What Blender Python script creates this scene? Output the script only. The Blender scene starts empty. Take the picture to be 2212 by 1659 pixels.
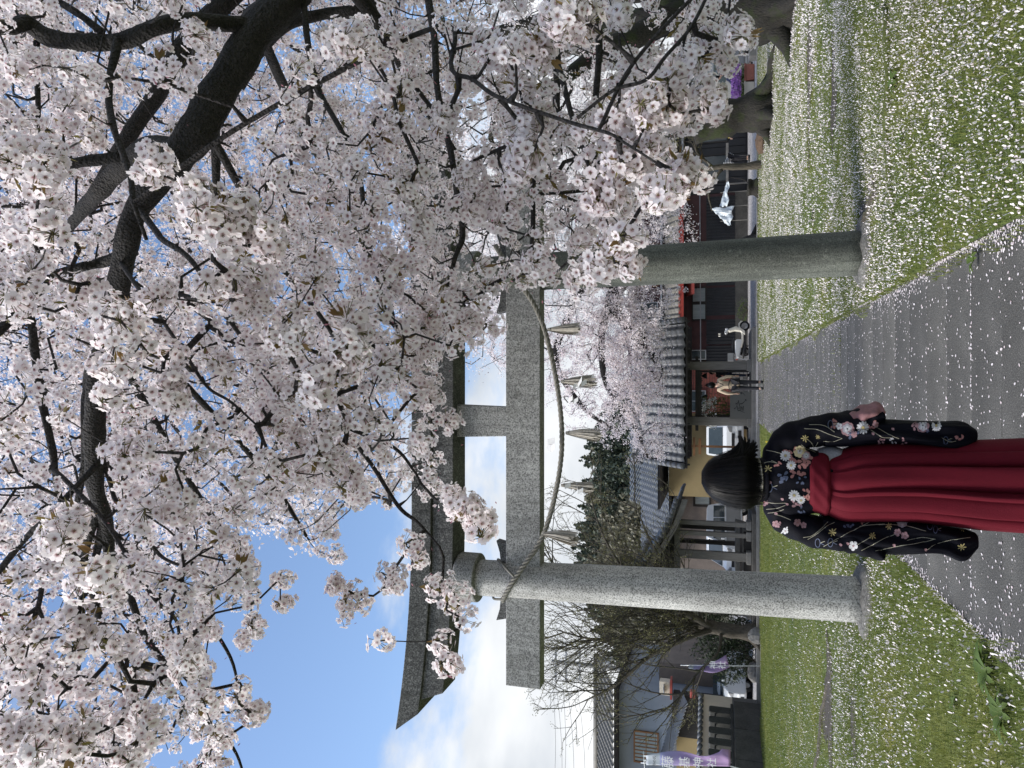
import bpy, bmesh, math, random
import numpy as np
from mathutils import Vector, Matrix, Euler
from mathutils.bvhtree import BVHTree

# ------------------------------------------------------------------ camera, sky, sun, exposure
scene = bpy.context.scene
COL = scene.collection
PIT = math.radians(16.2)          # camera looks up this much
FPX = 710.0                       # focal length in pixels of a 1024 px long side
EYE = 1.4
cam_d = bpy.data.cameras.new('camera')
cam_d.sensor_fit = 'HORIZONTAL'; cam_d.sensor_width = 36.0
cam_d.lens = FPX / 1024 * 36.0
cam_d.clip_start = 0.05; cam_d.clip_end = 3000
cam = bpy.data.objects.new('camera', cam_d); COL.objects.link(cam)
fw = Vector((0, math.cos(PIT), math.sin(PIT))); up = Vector((0, -math.sin(PIT), math.cos(PIT))); rt = Vector((1, 0, 0))
cam.matrix_world = Matrix(((-up.x, rt.x, -fw.x, 0), (-up.y, rt.y, -fw.y, 0), (-up.z, rt.z, -fw.z, EYE), (0, 0, 0, 1)))
scene.camera = cam

SUN_DIR = Vector((-0.75, -0.22, 0.68)).normalized()     # towards the sun: high, from the left
SUN_EL = math.asin(SUN_DIR.z); SUN_AZ = math.atan2(SUN_DIR.x, SUN_DIR.y)
world = bpy.data.worlds.new('World'); scene.world = world; world.use_nodes = True
wn = world.node_tree.nodes; wl = world.node_tree.links
for n in list(wn): wn.remove(n)
def wnode(t, **k):
    n = wn.new(t)
    for a, b in k.items(): setattr(n, a, b)
    return n
w_out = wnode('ShaderNodeOutputWorld'); w_bg = wnode('ShaderNodeBackground')
w_sky = wnode('ShaderNodeTexSky', sky_type='NISHITA', sun_disc=False, sun_elevation=SUN_EL, sun_rotation=SUN_AZ)
w_sky.air_density = 1.0; w_sky.dust_density = 0.6; w_sky.ozone_density = 1.2
w_tc = wnode('ShaderNodeTexCoord'); w_map = wnode('ShaderNodeMapping')
w_map.inputs['Location'].default_value = (2.05, 1.0, 0.55); w_map.inputs['Scale'].default_value = (1.0, 1.0, 2.1)
w_n = wnode('ShaderNodeTexNoise'); w_n.inputs['Scale'].default_value = 1.9; w_n.inputs['Detail'].default_value = 9.0; w_n.inputs['Roughness'].default_value = 0.56
w_sep = wnode('ShaderNodeSeparateXYZ')
w_cov = wnode('ShaderNodeMapRange')                    # more cloud towards the horizon
w_cov.inputs['From Min'].default_value = 0.20; w_cov.inputs['From Max'].default_value = 0.52
w_cov.inputs['To Min'].default_value = 0.17; w_cov.inputs['To Max'].default_value = -0.06
w_add = wnode('ShaderNodeMath', operation='ADD')
w_ramp = wnode('ShaderNodeValToRGB'); w_ramp.color_ramp.elements[0].position = 0.50; w_ramp.color_ramp.elements[1].position = 0.62
w_ramp.color_ramp.interpolation = 'EASE'
w_n2 = wnode('ShaderNodeTexNoise'); w_n2.inputs['Scale'].default_value = 3.2; w_n2.inputs['Detail'].default_value = 5.0
w_cc = wnode('ShaderNodeValToRGB')
w_cc.color_ramp.elements[0].position = 0.3; w_cc.color_ramp.elements[0].color = (3.5, 3.85, 4.3, 1)
w_cc.color_ramp.elements[1].position = 0.62; w_cc.color_ramp.elements[1].color = (6.6, 6.7, 6.8, 1)
w_mix = wnode('ShaderNodeMixRGB')
wl.new(w_tc.outputs['Generated'], w_map.inputs['Vector']); wl.new(w_map.outputs[0], w_n.inputs['Vector']); wl.new(w_map.outputs[0], w_n2.inputs['Vector'])
wl.new(w_tc.outputs['Generated'], w_sep.inputs[0]); wl.new(w_sep.outputs['Z'], w_cov.inputs['Value'])
wl.new(w_n.outputs['Fac'], w_add.inputs[0]); wl.new(w_cov.outputs[0], w_add.inputs[1]); wl.new(w_add.outputs[0], w_ramp.inputs['Fac'])
wl.new(w_n2.outputs['Fac'], w_cc.inputs['Fac'])
w_blue = wnode('ShaderNodeMixRGB', blend_type='MULTIPLY'); w_blue.inputs['Fac'].default_value = 1.0
w_blue.inputs['Color2'].default_value = (1.35, 1.38, 1.42, 1)
wl.new(w_sky.outputs[0], w_blue.inputs['Color1'])
wl.new(w_ramp.outputs['Color'], w_mix.inputs['Fac']); wl.new(w_blue.outputs[0], w_mix.inputs['Color1']); wl.new(w_cc.outputs['Color'], w_mix.inputs['Color2'])
wl.new(w_mix.outputs[0], w_bg.inputs['Color']); wl.new(w_bg.outputs[0], w_out.inputs['Surface'])
w_bg.inputs['Strength'].default_value = 0.10

sun_d = bpy.data.lights.new('sun', 'SUN'); sun_d.energy = 3.0; sun_d.angle = math.radians(24); sun_d.color = (1.0, 0.96, 0.9)
sun = bpy.data.objects.new('sun', sun_d); COL.objects.link(sun)
sun.rotation_euler = (-SUN_DIR).to_track_quat('-Z', 'Y').to_euler(); sun.location = SUN_DIR * 60
vs = scene.view_settings
vs.view_transform = 'Standard'; vs.look = 'None'; vs.gamma = 1.0; vs.exposure = 0.74; vs.use_curve_mapping = False
scene.cycles.max_bounces = 9; scene.cycles.diffuse_bounces = 4; scene.cycles.transmission_bounces = 4; scene.cycles.glossy_bounces = 2

# ------------------------------------------------------------------ measuring helpers (a ray of the photograph met with a real depth)
K = 1024 / 2212.0
def ray(dx, dy):
    v = dx * K; u = 768 - dy * K
    xc = (u - 384) / FPX; zc = -(v - 512) / FPX
    return xc, math.cos(PIT) - math.sin(PIT) * zc, math.sin(PIT) + math.cos(PIT) * zc
def W(dx, dy, Y):
    x, y, z = ray(dx, dy); t = Y / y
    return Vector((x * t, Y, EYE + z * t))
def GP(dx, dy, z=0.0):
    x, y, zz = ray(dx, dy); t = (z - EYE) / zz
    return Vector((x * t, y * t, z))
def rect(dx0, dx1, dy0, dy1, Y):
    """X0, X1, Z0, Z1 of an upright rectangle at depth Y"""
    dm = (dy0 + dy1) / 2; xm = (dx0 + dx1) / 2
    z1 = W(dx0, dm, Y).z; z0 = W(dx1, dm, Y).z
    xr = W(xm, dy0, Y).x; xl = W(xm, dy1, Y).x
    return xl, xr, z0, z1

# ------------------------------------------------------------------ mesh helpers
rng = np.random.default_rng(7); random.seed(7)
def raw_mesh(name, V, F, smooth=False):
    """V: (n,3) array; F: list of (array of quads/tris ...) all one size per array, or list of tuples"""
    me = bpy.data.meshes.new(name)
    V = np.asarray(V, dtype=np.float32)
    if isinstance(F, np.ndarray):
        n, k = F.shape
        me.vertices.add(len(V)); me.vertices.foreach_set('co', V.ravel())
        me.loops.add(n * k); me.loops.foreach_set('vertex_index', F.astype(np.int32).ravel())
        me.polygons.add(n); me.polygons.foreach_set('loop_start', np.arange(0, n * k, k, dtype=np.int32))
        me.polygons.foreach_set('loop_total', np.full(n, k, dtype=np.int32))
        me.polygons.foreach_set('use_smooth', np.full(n, smooth, dtype=bool))
        me.update(calc_edges=True)
    else:
        me.from_pydata([tuple(map(float, v)) for v in V], [], F)
        if smooth: me.polygons.foreach_set('use_smooth', np.ones(len(me.polygons), dtype=bool))
        me.update()
    return me
class MB:
    def __init__(s): s.v = []; s.f = []
    def add(s, vs, fs):
        o = len(s.v); s.v += [tuple(v) for v in vs]; s.f += [tuple(i + o for i in f) for f in fs]; return s
    def box(s, c, size, rz=0.0, rot=None):
        hx, hy, hz = size[0] / 2, size[1] / 2, size[2] / 2
        M = rot if rot is not None else Matrix.Rotation(rz, 3, 'Z')
        c = Vector(c)
        vs = [c + M @ Vector((a * hx, b * hy, d * hz)) for a in (-1, 1) for b in (-1, 1) for d in (-1, 1)]
        return s.add(vs, [(0, 1, 3, 2), (4, 6, 7, 5), (0, 4, 5, 1), (2, 3, 7, 6), (0, 2, 6, 4), (1, 5, 7, 3)])
    def b(s, x0, x1, y0, y1, z0, z1):
        return s.box(((x0 + x1) / 2, (y0 + y1) / 2, (z0 + z1) / 2), (x1 - x0, y1 - y0, z1 - z0))
    def tube(s, pts, rad, n=8, caps=True, flat=1.0):
        pts = [Vector(p) for p in pts]
        if not hasattr(rad, '__len__'): rad = [rad] * len(pts)
        rings = []; prev = None
        for i, p in enumerate(pts):
            t = (pts[min(i + 1, len(pts) - 1)] - pts[max(i - 1, 0)]).normalized()
            if prev is None:
                a = t.orthogonal().normalized()
            else:
                a = prev - t * prev.dot(t)
                a = a.normalized() if a.length > 1e-6 else t.orthogonal().normalized()
            prev = a; b = t.cross(a)
            rings.append([p + (a * math.cos(2 * math.pi * k / n) + b * math.sin(2 * math.pi * k / n) * flat) * rad[i] for k in range(n)])
        return s.loft(rings, caps)
    def loft(s, rings, caps=True, closed=True):
        n = len(rings[0]); vs = [v for r in rings for v in r]; fs = []
        for i in range(len(rings) - 1):
            for k in range(n if closed else n - 1):
                k2 = (k + 1) % n
                fs.append((i * n + k, i * n + k2, (i + 1) * n + k2, (i + 1) * n + k))
        if caps:
            fs.append(tuple(range(n - 1, -1, -1))); fs.append(tuple((len(rings) - 1) * n + k for k in range(n)))
        return s.add(vs, fs)
    def lathe(s, c, prof, n=24, sx=1.0, sy=1.0):
        c = Vector(c)
        return s.loft([[c + Vector((r * sx * math.cos(2 * math.pi * k / n), r * sy * math.sin(2 * math.pi * k / n), z)) for k in range(n)] for r, z in prof])
    def prism(s, poly, y0, y1):
        """poly in (x,z), extruded along y"""
        n = len(poly)
        vs = [(x, y0, z) for x, z in poly] + [(x, y1, z) for x, z in poly]
        fs = [tuple(range(n)), tuple(range(2 * n - 1, n - 1, -1))] + [(k, n + k, n + (k + 1) % n, (k + 1) % n) for k in range(n)]
        return s.add(vs, fs)
    def prism_x(s, poly, x0, x1):
        """poly in (y,z), extruded along x"""
        n = len(poly)
        vs = [(x0, y, z) for y, z in poly] + [(x1, y, z) for y, z in poly]
        fs = [tuple(range(n)), tuple(range(2 * n - 1, n - 1, -1))] + [(k, n + k, n + (k + 1) % n, (k + 1) % n) for k in range(n)]
        return s.add(vs, fs)
    def ball(s, c, r, n=10, m=7, sq=(1, 1, 1)):
        c = Vector(c)
        rings = []
        for j in range(m + 1):
            th = math.pi * (j + 0.02) / (m + 0.04)
            rings.append([c + Vector((math.sin(th) * math.cos(2 * math.pi * k / n) * sq[0], math.sin(th) * math.sin(2 * math.pi * k / n) * sq[1], math.cos(th) * sq[2])) * r for k in range(n)])
        return s.loft(rings)

ORG = {}
def tag(o, label=None, cat=None, group=None, kind=None):
    if label: o['label'] = label
    if cat: o['category'] = cat
    if group: o['group'] = group
    if kind: o['kind'] = kind
    return o
def thing(name, label, cat, loc=(0, 0, 0), group=None):
    o = bpy.data.objects.new(name, None); COL.objects.link(o); o.empty_display_size = 0.1
    o.location = loc; ORG[o] = Vector(loc)
    return tag(o, label, cat, group)
def fix_normals(me):
    bm = bmesh.new(); bm.from_mesh(me); bmesh.ops.recalc_face_normals(bm, faces=bm.faces); bm.to_mesh(me); bm.free()
def part(name, mb, mat, parent=None, smooth=False, bevel=0.0, seg=2, kind=None, label=None, fix=True, solid=0.0):
    """one mesh object, vertices given in world space, under its thing"""
    org = ORG[parent] if parent is not None else Vector((0, 0, 0))
    if isinstance(mb, MB):
        V = np.array([tuple(v) for v in mb.v], dtype=np.float32) - np.array(org, dtype=np.float32)
        me = raw_mesh(name, V, mb.f, smooth)
        if fix: fix_normals(me)
    else:
        V, F = mb
        me = raw_mesh(name, np.asarray(V, dtype=np.float32) - np.array(org, dtype=np.float32), F, smooth)
    o = bpy.data.objects.new(name, me); COL.objects.link(o)
    if mat is not None: me.materials.append(mat)
    if parent is not None: o.parent = parent
    ORG[o] = org
    if bevel:
        m = o.modifiers.new('bevel', 'BEVEL'); m.width = bevel; m.segments = seg; m.limit_method = 'ANGLE'; m.angle_limit = math.radians(40)
    if solid:
        m = o.modifiers.new('solid', 'SOLIDIFY'); m.thickness = solid; m.offset = 0
    if kind: o['kind'] = kind
    if label: o['label'] = label
    return o
def single(name, mb, mat, label, cat, base, group=None, **k):
    """a top-level thing that is one mesh, with its origin at its base"""
    base = Vector(base)
    o = part(name, mb, mat, None, **k)
    me = o.data; me.transform(Matrix.Translation(-base)); o.location = base; ORG[o] = base
    return tag(o, label, cat, group)
def struct(name, mb, mat, parent=None, **k):
    o = part(name, mb, mat, parent, **k)
    if parent is None: o['kind'] = 'structure'
    return o
def piece(name, me, parent, loc, rot=(0, 0, 0), scale=1.0):
    """a repeated piece sharing mesh data; loc in world space"""
    o = bpy.data.objects.new(name, me); COL.objects.link(o); o.parent = parent
    o.location = Vector(loc) - ORG[parent]; o.rotation_euler = rot
    o.scale = (scale,) * 3 if not hasattr(scale, '__len__') else scale
    ORG[o] = Vector(loc)
    return o
def local_mesh(name, mb, mat, smooth=False):
    me = raw_mesh(name, np.array([tuple(v) for v in mb.v]), mb.f, smooth); fix_normals(me); me.materials.append(mat); return me

# ------------------------------------------------------------------ materials
def srgb(r, g, b):
    f = lambda c: (c / 255 / 12.92) if c / 255 <= 0.04045 else ((c / 255 + 0.055) / 1.055) ** 2.4
    return (f(r), f(g), f(b), 1)
class NT:
    def __init__(s, name):
        s.m = bpy.data.materials.new(name); s.m.use_nodes = True; s.t = s.m.node_tree
        for n in list(s.t.nodes): s.t.nodes.remove(n)
        s.out = s.n('ShaderNodeOutputMaterial'); s.p = s.n('ShaderNodeBsdfPrincipled'); s.l(s.p.outputs[0], s.out.inputs[0])
        s.tc = s.n('ShaderNodeTexCoord')
    def n(s, t, **k):
        x = s.t.nodes.new(t)
        for a, b in k.items(): setattr(x, a, b)
        return x
    def l(s, a, b): s.t.links.new(a, b)
    def coord(s, scale=(1, 1, 1), which='Object', rot=(0, 0, 0)):
        m = s.n('ShaderNodeMapping'); m.inputs['Scale'].default_value = scale; m.inputs['Rotation'].default_value = rot
        s.l(s.tc.outputs[which], m.inputs['Vector']); return m.outputs[0]
    def noise(s, scale, vec=None, detail=4, rough=0.55, out='Fac', dist=0.0):
        x = s.n('ShaderNodeTexNoise'); x.inputs['Scale'].default_value = scale; x.inputs['Detail'].default_value = detail
        x.inputs['Roughness'].default_value = rough; x.inputs['Distortion'].default_value = dist
        s.l(vec if vec is not None else s.tc.outputs['Object'], x.inputs['Vector']); return x.outputs[out]
    def voro(s, scale, vec=None, out='Distance', feature='F1'):
        x = s.n('ShaderNodeTexVoronoi', feature=feature); x.inputs['Scale'].default_value = scale
        s.l(vec if vec is not None else s.tc.outputs['Object'], x.inputs['Vector']); return x.outputs[out]
    def ramp(s, fac, stops, interp='LINEAR'):
        r = s.n('ShaderNodeValToRGB'); cr = r.color_ramp; cr.interpolation = interp
        while len(cr.elements) < len(stops): cr.elements.new(0.5)
        for e, (p, c) in zip(cr.elements, stops):
            e.position = p; e.color = c if hasattr(c, '__len__') else (c, c, c, 1)
        s.l(fac, r.inputs['Fac']); return r.outputs['Color']
    def mix(s, fac, a, b, mode='MIX'):
        x = s.n('ShaderNodeMixRGB', blend_type=mode)
        for sock, val in ((x.inputs['Fac'], fac), (x.inputs['Color1'], a), (x.inputs['Color2'], b)):
            if isinstance(val, bpy.types.NodeSocket): s.l(val, sock)
            else: sock.default_value = val
        return x.outputs[0]
    def bump(s, h, strength=0.4, dist=0.01):
        x = s.n('ShaderNodeBump'); x.inputs['Strength'].default_value = strength; x.inputs['Distance'].default_value = dist
        s.l(h, x.inputs['Height']); s.l(x.outputs[0], s.p.inputs['Normal'])
    def col(s, c):
        if isinstance(c, bpy.types.NodeSocket): s.l(c, s.p.inputs['Base Color'])
        else: s.p.inputs['Base Color'].default_value = c
    def set(s, rough=0.8, metal=0.0, spec=None):
        s.p.inputs['Roughness'].default_value = rough; s.p.inputs['Metallic'].default_value = metal
        if spec is not None: s.p.inputs['Specular IOR Level'].default_value = spec
def simple(name, c, rough=0.7, var=0.18, scale=6.0, bump=0.15, metal=0.0, bscale=None, stretch=(1, 1, 1), spec=None):
    """plain painted/woven/mineral stuff: base colour with mottling, dirt and a fine relief"""
    t = NT(name); t.set(rough, metal, spec)
    v = t.coord(stretch)
    n1 = t.noise(scale, v, 5); n2 = t.noise(scale * 7, v, 3)
    d = tuple(x * (1 - var) for x in c[:3]) + (1,); l = tuple(min(1, x * (1 + var)) for x in c[:3]) + (1,)
    c1 = t.ramp(n1, [(0.3, d), (0.7, l)])
    c2 = t.mix(0.35 * min(1, var * 3), c1, t.ramp(n2, [(0.35, d), (0.65, l)]))
    t.col(c2)
    if bump: t.bump(t.noise(bscale or scale * 12, v, 4), bump, 0.01)
    return t.m
def rgb(r, g, b): return (r, g, b, 1)

M = {}
# granite of the torii
def granite(name, base, dark, light, stain=0.0, speck=95):
    t = NT(name); t.set(0.8)
    v = t.coord()
    s1 = t.ramp(t.noise(speck, v, 2, 0.6), [(0.36, dark), (0.5, base), (0.66, light)])
    s2 = t.ramp(t.voro(speck * 0.75, v), [(0.12, 0.42), (0.26, 1.0)])
    c = t.mix(0.75, s1, s2, 'MULTIPLY')
    big = t.ramp(t.noise(2.2, t.coord((1, 1, 0.45)), 6, 0.62), [(0.32, 0.62 - stain * 0.4), (0.62, 1.0)])
    c = t.mix(0.8, c, big, 'MULTIPLY')
    stk = t.ramp(t.noise(3.0, t.coord((5, 5, .35)), 5, .6), [(0.40, 0.55 - stain * .3), (0.60, 1.0)])
    c = t.mix(0.55, c, stk, 'MULTIPLY')
    pale = t.ramp(t.noise(11, v, 5, .75), [(0.60, 0.0), (0.66, 1.0)])
    c = t.mix(t.mix(1.0, pale, (0.18 + stain * .9,) * 3 + (1,), 'MULTIPLY'), c, tuple(min(1, q * 1.25) for q in light[:3]) + (1,))
    lich = t.ramp(t.noise(7, v, 6, 0.7), [(0.56, 0.0), (0.68, 1.0)])
    c = t.mix(t.mix(1.0, lich, (0.30 + stain * .4,) * 3 + (1,), 'MULTIPLY'), c, rgb(0.07, 0.075, 0.055))
    t.col(c); t.bump(t.noise(140, v, 3), 0.35, 0.004)
    return t.m
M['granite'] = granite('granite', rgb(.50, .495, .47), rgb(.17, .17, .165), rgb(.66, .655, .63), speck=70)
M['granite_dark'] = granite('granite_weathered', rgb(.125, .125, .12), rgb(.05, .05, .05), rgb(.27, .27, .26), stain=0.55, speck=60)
M['granite_mid'] = granite('granite_beam', rgb(.37, .37, .355), rgb(.14, .14, .135), rgb(.54, .54, .52), stain=0.12, speck=75)
M['granite_moss_shade'] = granite('granite_mossy_shaded_pillar', rgb(.125, .135, .115), rgb(.055, .062, .05), rgb(.19, .20, .17), stain=0.4)  # mossy tone, with the canopy's shade on the right pillar darkened into it
M['concrete'] = granite('mortar', rgb(.17, .165, .15), rgb(.10, .095, .09), rgb(.24, .235, .22), stain=0.3, speck=50)

def bark(name, c0, c1, moss=None, mossamt=0.5, sc=(6, 6, 1.4)):
    t = NT(name); t.set(0.9)
    v = t.coord(sc)
    n = t.noise(5, v, 6, 0.65)
    c = t.ramp(n, [(0.3, c0), (0.68, c1)])
    if moss:
        mk = t.ramp(t.noise(2.3, None, 5, 0.6), [(0.62 - 0.3 * mossamt, 0.0), (0.75 - 0.3 * mossamt, 1.0)])
        c = t.mix(mk, c, moss)
    t.col(c); t.bump(t.mix(0.5, n, t.voro(9, v)), 0.9, 0.03)
    return t.m
M['bark'] = bark('cherry_bark', rgb(.006, .0055, .005), rgb(.040, .036, .033), sc=(8, 8, 8))
M['bark_twig'] = bark('cherry_twig', rgb(.009, .0075, .007), rgb(.040, .035, .033), sc=(9, 9, 9))
M['bark_moss'] = bark('mossy_cherry_bark', rgb(.007, .0065, .0055), rgb(.032, .028, .022), rgb(.022, .030, .007), 0.36)
M['bark_grey'] = bark('grey_brown_bark', rgb(.035, .029, .022), rgb(.11, .095, .072), rgb(.06, .065, .03), 0.15)

def petal_mat(name, tint, core, trans=0.35):
    t = NT(name); t.set(0.55)
    a = t.n('ShaderNodeAttribute', attribute_name='rad')
    c = t.ramp(a.outputs['Fac'], [(0.10, core), (0.24, tuple(x * .55 + y * .45 for x, y in zip(core, tint))), (0.46, tint), (1.0, tuple(min(1, x * 1.06) for x in tint[:3]) + (1,))])
    g_ = t.n('ShaderNodeNewGeometry')
    c = t.mix(1.0, c, t.mix(0.5, t.ramp(t.noise(6, g_.outputs['Position'], 3), [(0.36, rgb(.98, .925, .94)), (0.60, rgb(1, 1, 1))]), t.ramp(g_.outputs['Random Per Island'], [(0, rgb(.94, .925, .93)), (.6, rgb(1, 1, 1))])), 'MULTIPLY')
    t.col(c)
    tr = t.n('ShaderNodeBsdfTranslucent'); t.l(c, tr.inputs['Color'])
    mx = t.n('ShaderNodeMixShader'); mx.inputs['Fac'].default_value = trans
    t.l(t.p.outputs[0], mx.inputs[1]); t.l(tr.outputs[0], mx.inputs[2]); t.l(mx.outputs[0], t.out.inputs[0])
    return t.m
M['petal'] = petal_mat('cherry_petal', rgb(.945, .895, .895), rgb(.28, .05, .07), 0.45)
M['petal_far'] = petal_mat('cherry_petal_distant', rgb(.92, .87, .875), rgb(.50, .36, .39), 0.42)
M['petal_ground'] = petal_mat('fallen_petal', rgb(.86, .82, .835), rgb(.60, .45, .47), 0.15)
M['stalk'] = simple('flower_stalk', rgb(.14, .13, .045), 0.7, 0.4, 30, 0)
def leaf_mat(name, a, b, trans=0.3, sc=3.0):
    t = NT(name); t.set(0.6)
    oi = t.n('ShaderNodeNewGeometry')
    c = t.ramp(oi.outputs['Random Per Island'], [(0.0, a), (1.0, b)])
    c = t.mix(0.5, c, t.ramp(t.noise(sc, None, 3), [(0.35, a), (0.65, b)]))
    t.col(c)
    tr = t.n('ShaderNodeBsdfTranslucent'); t.l(c, tr.inputs['Color'])
    mx = t.n('ShaderNodeMixShader'); mx.inputs['Fac'].default_value = trans
    t.l(t.p.outputs[0], mx.inputs[1]); t.l(tr.outputs[0], mx.inputs[2]); t.l(mx.outputs[0], t.out.inputs[0])
    return t.m
M['young_leaf'] = leaf_mat('young_cherry_leaf', rgb(.16, .15, .03), rgb(.22, .12, .05))
M['bud_leaf'] = leaf_mat('opening_bud_leaf', rgb(.17, .16, .06), rgb(.26, .25, .10))
M['grass'] = leaf_mat('grass_blade', rgb(.10, .15, .025), rgb(.26, .27, .075), 0.35, 1.2)
M['weed'] = leaf_mat('weed_leaf', rgb(.06, .11, .018), rgb(.12, .17, .03), 0.25)
M['hedge'] = leaf_mat('dark_hedge_leaf', rgb(.012, .022, .010), rgb(.035, .055, .018), 0.15)
M['conifer'] = leaf_mat('conifer_needles', rgb(.040, .058, .042), rgb(.085, .105, .068), 0.1, 0.2)  # greens lightened to put a little distance haze into the colour
M['brownwood'] = leaf_mat('budding_wood', rgb(.13, .12, .085), rgb(.19, .18, .12), 0.2, 0.15)
M['purple'] = leaf_mat('purple_flower', rgb(.28, .08, .42), rgb(.60, .34, .72), 0.3)
M['whiteflower'] = leaf_mat('white_flower', rgb(.6, .62, .60), rgb(.85, .86, .84), 0.3)
M['yellowflower'] = simple('yellow_flower', rgb(.75, .55, .02), 0.6, 0.1)
M['moss'] = simple('moss', rgb(.07, .085, .018), 0.95, 0.5, 9, 0.8, bscale=60)
M['soil'] = simple('bare_soil', rgb(.055, .046, .036), 0.95, 0.45, 7, 0.9, bscale=40)
# ================================================================== THE SETTING: ground, lawn, path, street
def ground_mat():
    t = NT('ground_earth'); t.set(0.95)
    t.col(t.ramp(t.noise(0.25, None, 6), [(0.3, rgb(.10, .095, .08)), (0.7, rgb(.20, .19, .165))])); t.bump(t.noise(9, None, 5), 0.4, 0.05)
    return t.m
def lawn_mat():
    t = NT('lawn_turf'); t.set(0.95)
    a = t.ramp(t.noise(0.55, None, 6, 0.6), [(0.3, rgb(.06, .10, .018)), (0.52, rgb(.115, .155, .028)), (0.70, rgb(.25, .235, .04))])
    b = t.ramp(t.noise(30, None, 4, 0.7), [(0.3, 0.45), (0.7, 1.15)])
    c = t.mix(1.0, a, b, 'MULTIPLY')
    t.col(c); t.bump(t.noise(70, None, 4), 0.8, 0.02)
    return t.m
def gravel_mat():
    t = NT('pale_gravel'); t.set(0.9)
    v = t.voro(22, None, 'Color')
    bw = t.n('ShaderNodeRGBToBW'); t.l(v, bw.inputs[0])
    c = t.ramp(bw.outputs[0], [(0.1, rgb(.17, .165, .16)), (0.5, rgb(.34, .33, .325)), (0.9, rgb(.62, .59, .60))])
    c = t.mix(0.6, c, t.ramp(t.noise(0.8, None, 4), [(0.3, 0.6), (0.7, 1.0)]), 'MULTIPLY')
    t.col(c); t.bump(t.voro(22), 0.6, 0.02)
    return t.m
def slab_mat():
    t = NT('dark_paving'); t.set(0.82)
    oi = t.n('ShaderNodeObjectInfo')
    a = t.ramp(t.noise(1.3, t.coord(which='Object'), 6, 0.62), [(0.28, rgb(.046, .045, .042)), (0.52, rgb(.082, .080, .075)), (0.74, rgb(.125, .122, .114))])
    s = t.ramp(t.noise(130, None, 2, 0.7), [(0.30, 0.25), (0.5, 0.85), (0.70, 2.1)])
    c = t.mix(1.0, a, s, 'MULTIPLY')
    tint = t.ramp(oi.outputs['Random'], [(0, rgb(.86, .86, .86)), (1, rgb(1.12, 1.11, 1.08))])
    c = t.mix(1.0, c, tint, 'MULTIPLY')
    t.col(c); t.bump(t.noise(120, None, 3), 0.5, 0.006)
    return t.m
M['ground'] = ground_mat(); M['lawn'] = lawn_mat(); M['gravel'] = gravel_mat(); M['slab'] = slab_mat()
M['kerb'] = simple('kerb_stone', rgb(.20, .195, .18), 0.9, 0.3, 5, 0.4)

def sheet(x0, x1, y0, y1, z, nx=1, ny=1, fz=None):
    xs = np.linspace(x0, x1, nx + 1); ys = np.linspace(y0, y1, ny + 1)
    X, Y = np.meshgrid(xs, ys, indexing='ij'); Z = np.full_like(X, z)
    if fz is not None: Z = z + fz(X, Y)
    V = np.stack([X, Y, Z], -1).reshape(-1, 3)
    i, j = np.meshgrid(np.arange(nx), np.arange(ny), indexing='ij')
    a = (i * (ny + 1) + j).ravel()
    return V, np.stack([a, a + ny + 1, a + ny + 2, a + 1], 1)
struct('ground', sheet(-900, 900, -300, 1500, -0.03), M['ground'])
# lawn: two strips with soft undulation, either side of the path
PX0, PX1 = -1.40, 0.80
def und(X, Y): return 0.016 * np.sin(X * 1.3 + Y * 0.7) * np.sin(Y * 0.9 - X * 0.4) + 0.012 * np.sin(X * 3.1 + 1) * np.sin(Y * 2.3)
def lawn_z(x, y): return 0.004 + float(und(np.array(x), np.array(y))) + 0.012
lv = lambda X, Y: und(X, Y) + 0.012
lawn_r = struct('lawn', sheet(PX1, 24, -4, 27.0, 0.004, 120, 150, lv), M['lawn'], smooth=True)
lawn_l = struct('lawn', sheet(-26, PX0, -4, 25.6, 0.004, 120, 150, lv), M['lawn'], smooth=True)
struct('street', sheet(-60, 60, 27.2, 36.6, 0.0), M['gravel'])
struct('yard', sheet(-60, 60, 36.6, 70, 0.004), M['gravel'])
kb = MB().b(PX1 + 0.02, 40, 27.02, 27.16, -0.03, 0.075); struct('kerb', kb, M['kerb'], bevel=0.015)
kb = MB().b(-13, PX0 - 0.02, 27.02, 27.16, -0.03, 0.075); struct('kerb', kb, M['kerb'], bevel=0.015)

# path of cross-laid stone strips with open joints
path = struct('path', sheet(PX0 - 0.03, PX1 + 0.03, -3, 27.1, -0.012), M['soil'])
ORG[path] = Vector((0, 0, 0))
slab_meshes = []
for k in range(5):
    r = random.Random(k); m = MB()
    wv = [(-1.10 - r.uniform(0, .03)), 1.10 + r.uniform(0, .03)]
    hw = 0.2245
    nseg = 8
    top = []; n = nseg
    e = lambda: r.uniform(-.004, .004)
    ptsA = [(wv[0] + (wv[1] - wv[0]) * i / n, -hw + e()) for i in range(n + 1)]
    ptsB = [(wv[0] + (wv[1] - wv[0]) * i / n, hw + e()) for i in range(n + 1)]
    tl = r.uniform(-.0015, .0015)
    vs_ = [(x, y, 0.0 + tl) for x, y in ptsA] + [(x, y, 0.0 - tl) for x, y in ptsB] + [(x, y - .004, -.05) for x, y in ptsA] + [(x, y + .004, -.05) for x, y in ptsB]
    q = n + 1
    fs_ = [(i, i + 1, q + i + 1, q + i) for i in range(n)] + [(2 * q + i, 2 * q + i + 1, i + 1, i) for i in range(n)] + [(q + i, q + i + 1, 3 * q + i + 1, 3 * q + i) for i in range(n)]
    fs_ += [(0, q, 3 * q, 2 * q), (n, 2 * q + n, 3 * q + n, q + n)]
    m.add(vs_, fs_); slab_meshes.append(local_mesh('slab', m, M['slab']))
SLABY = []
y = -2.6
i = 0
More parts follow.
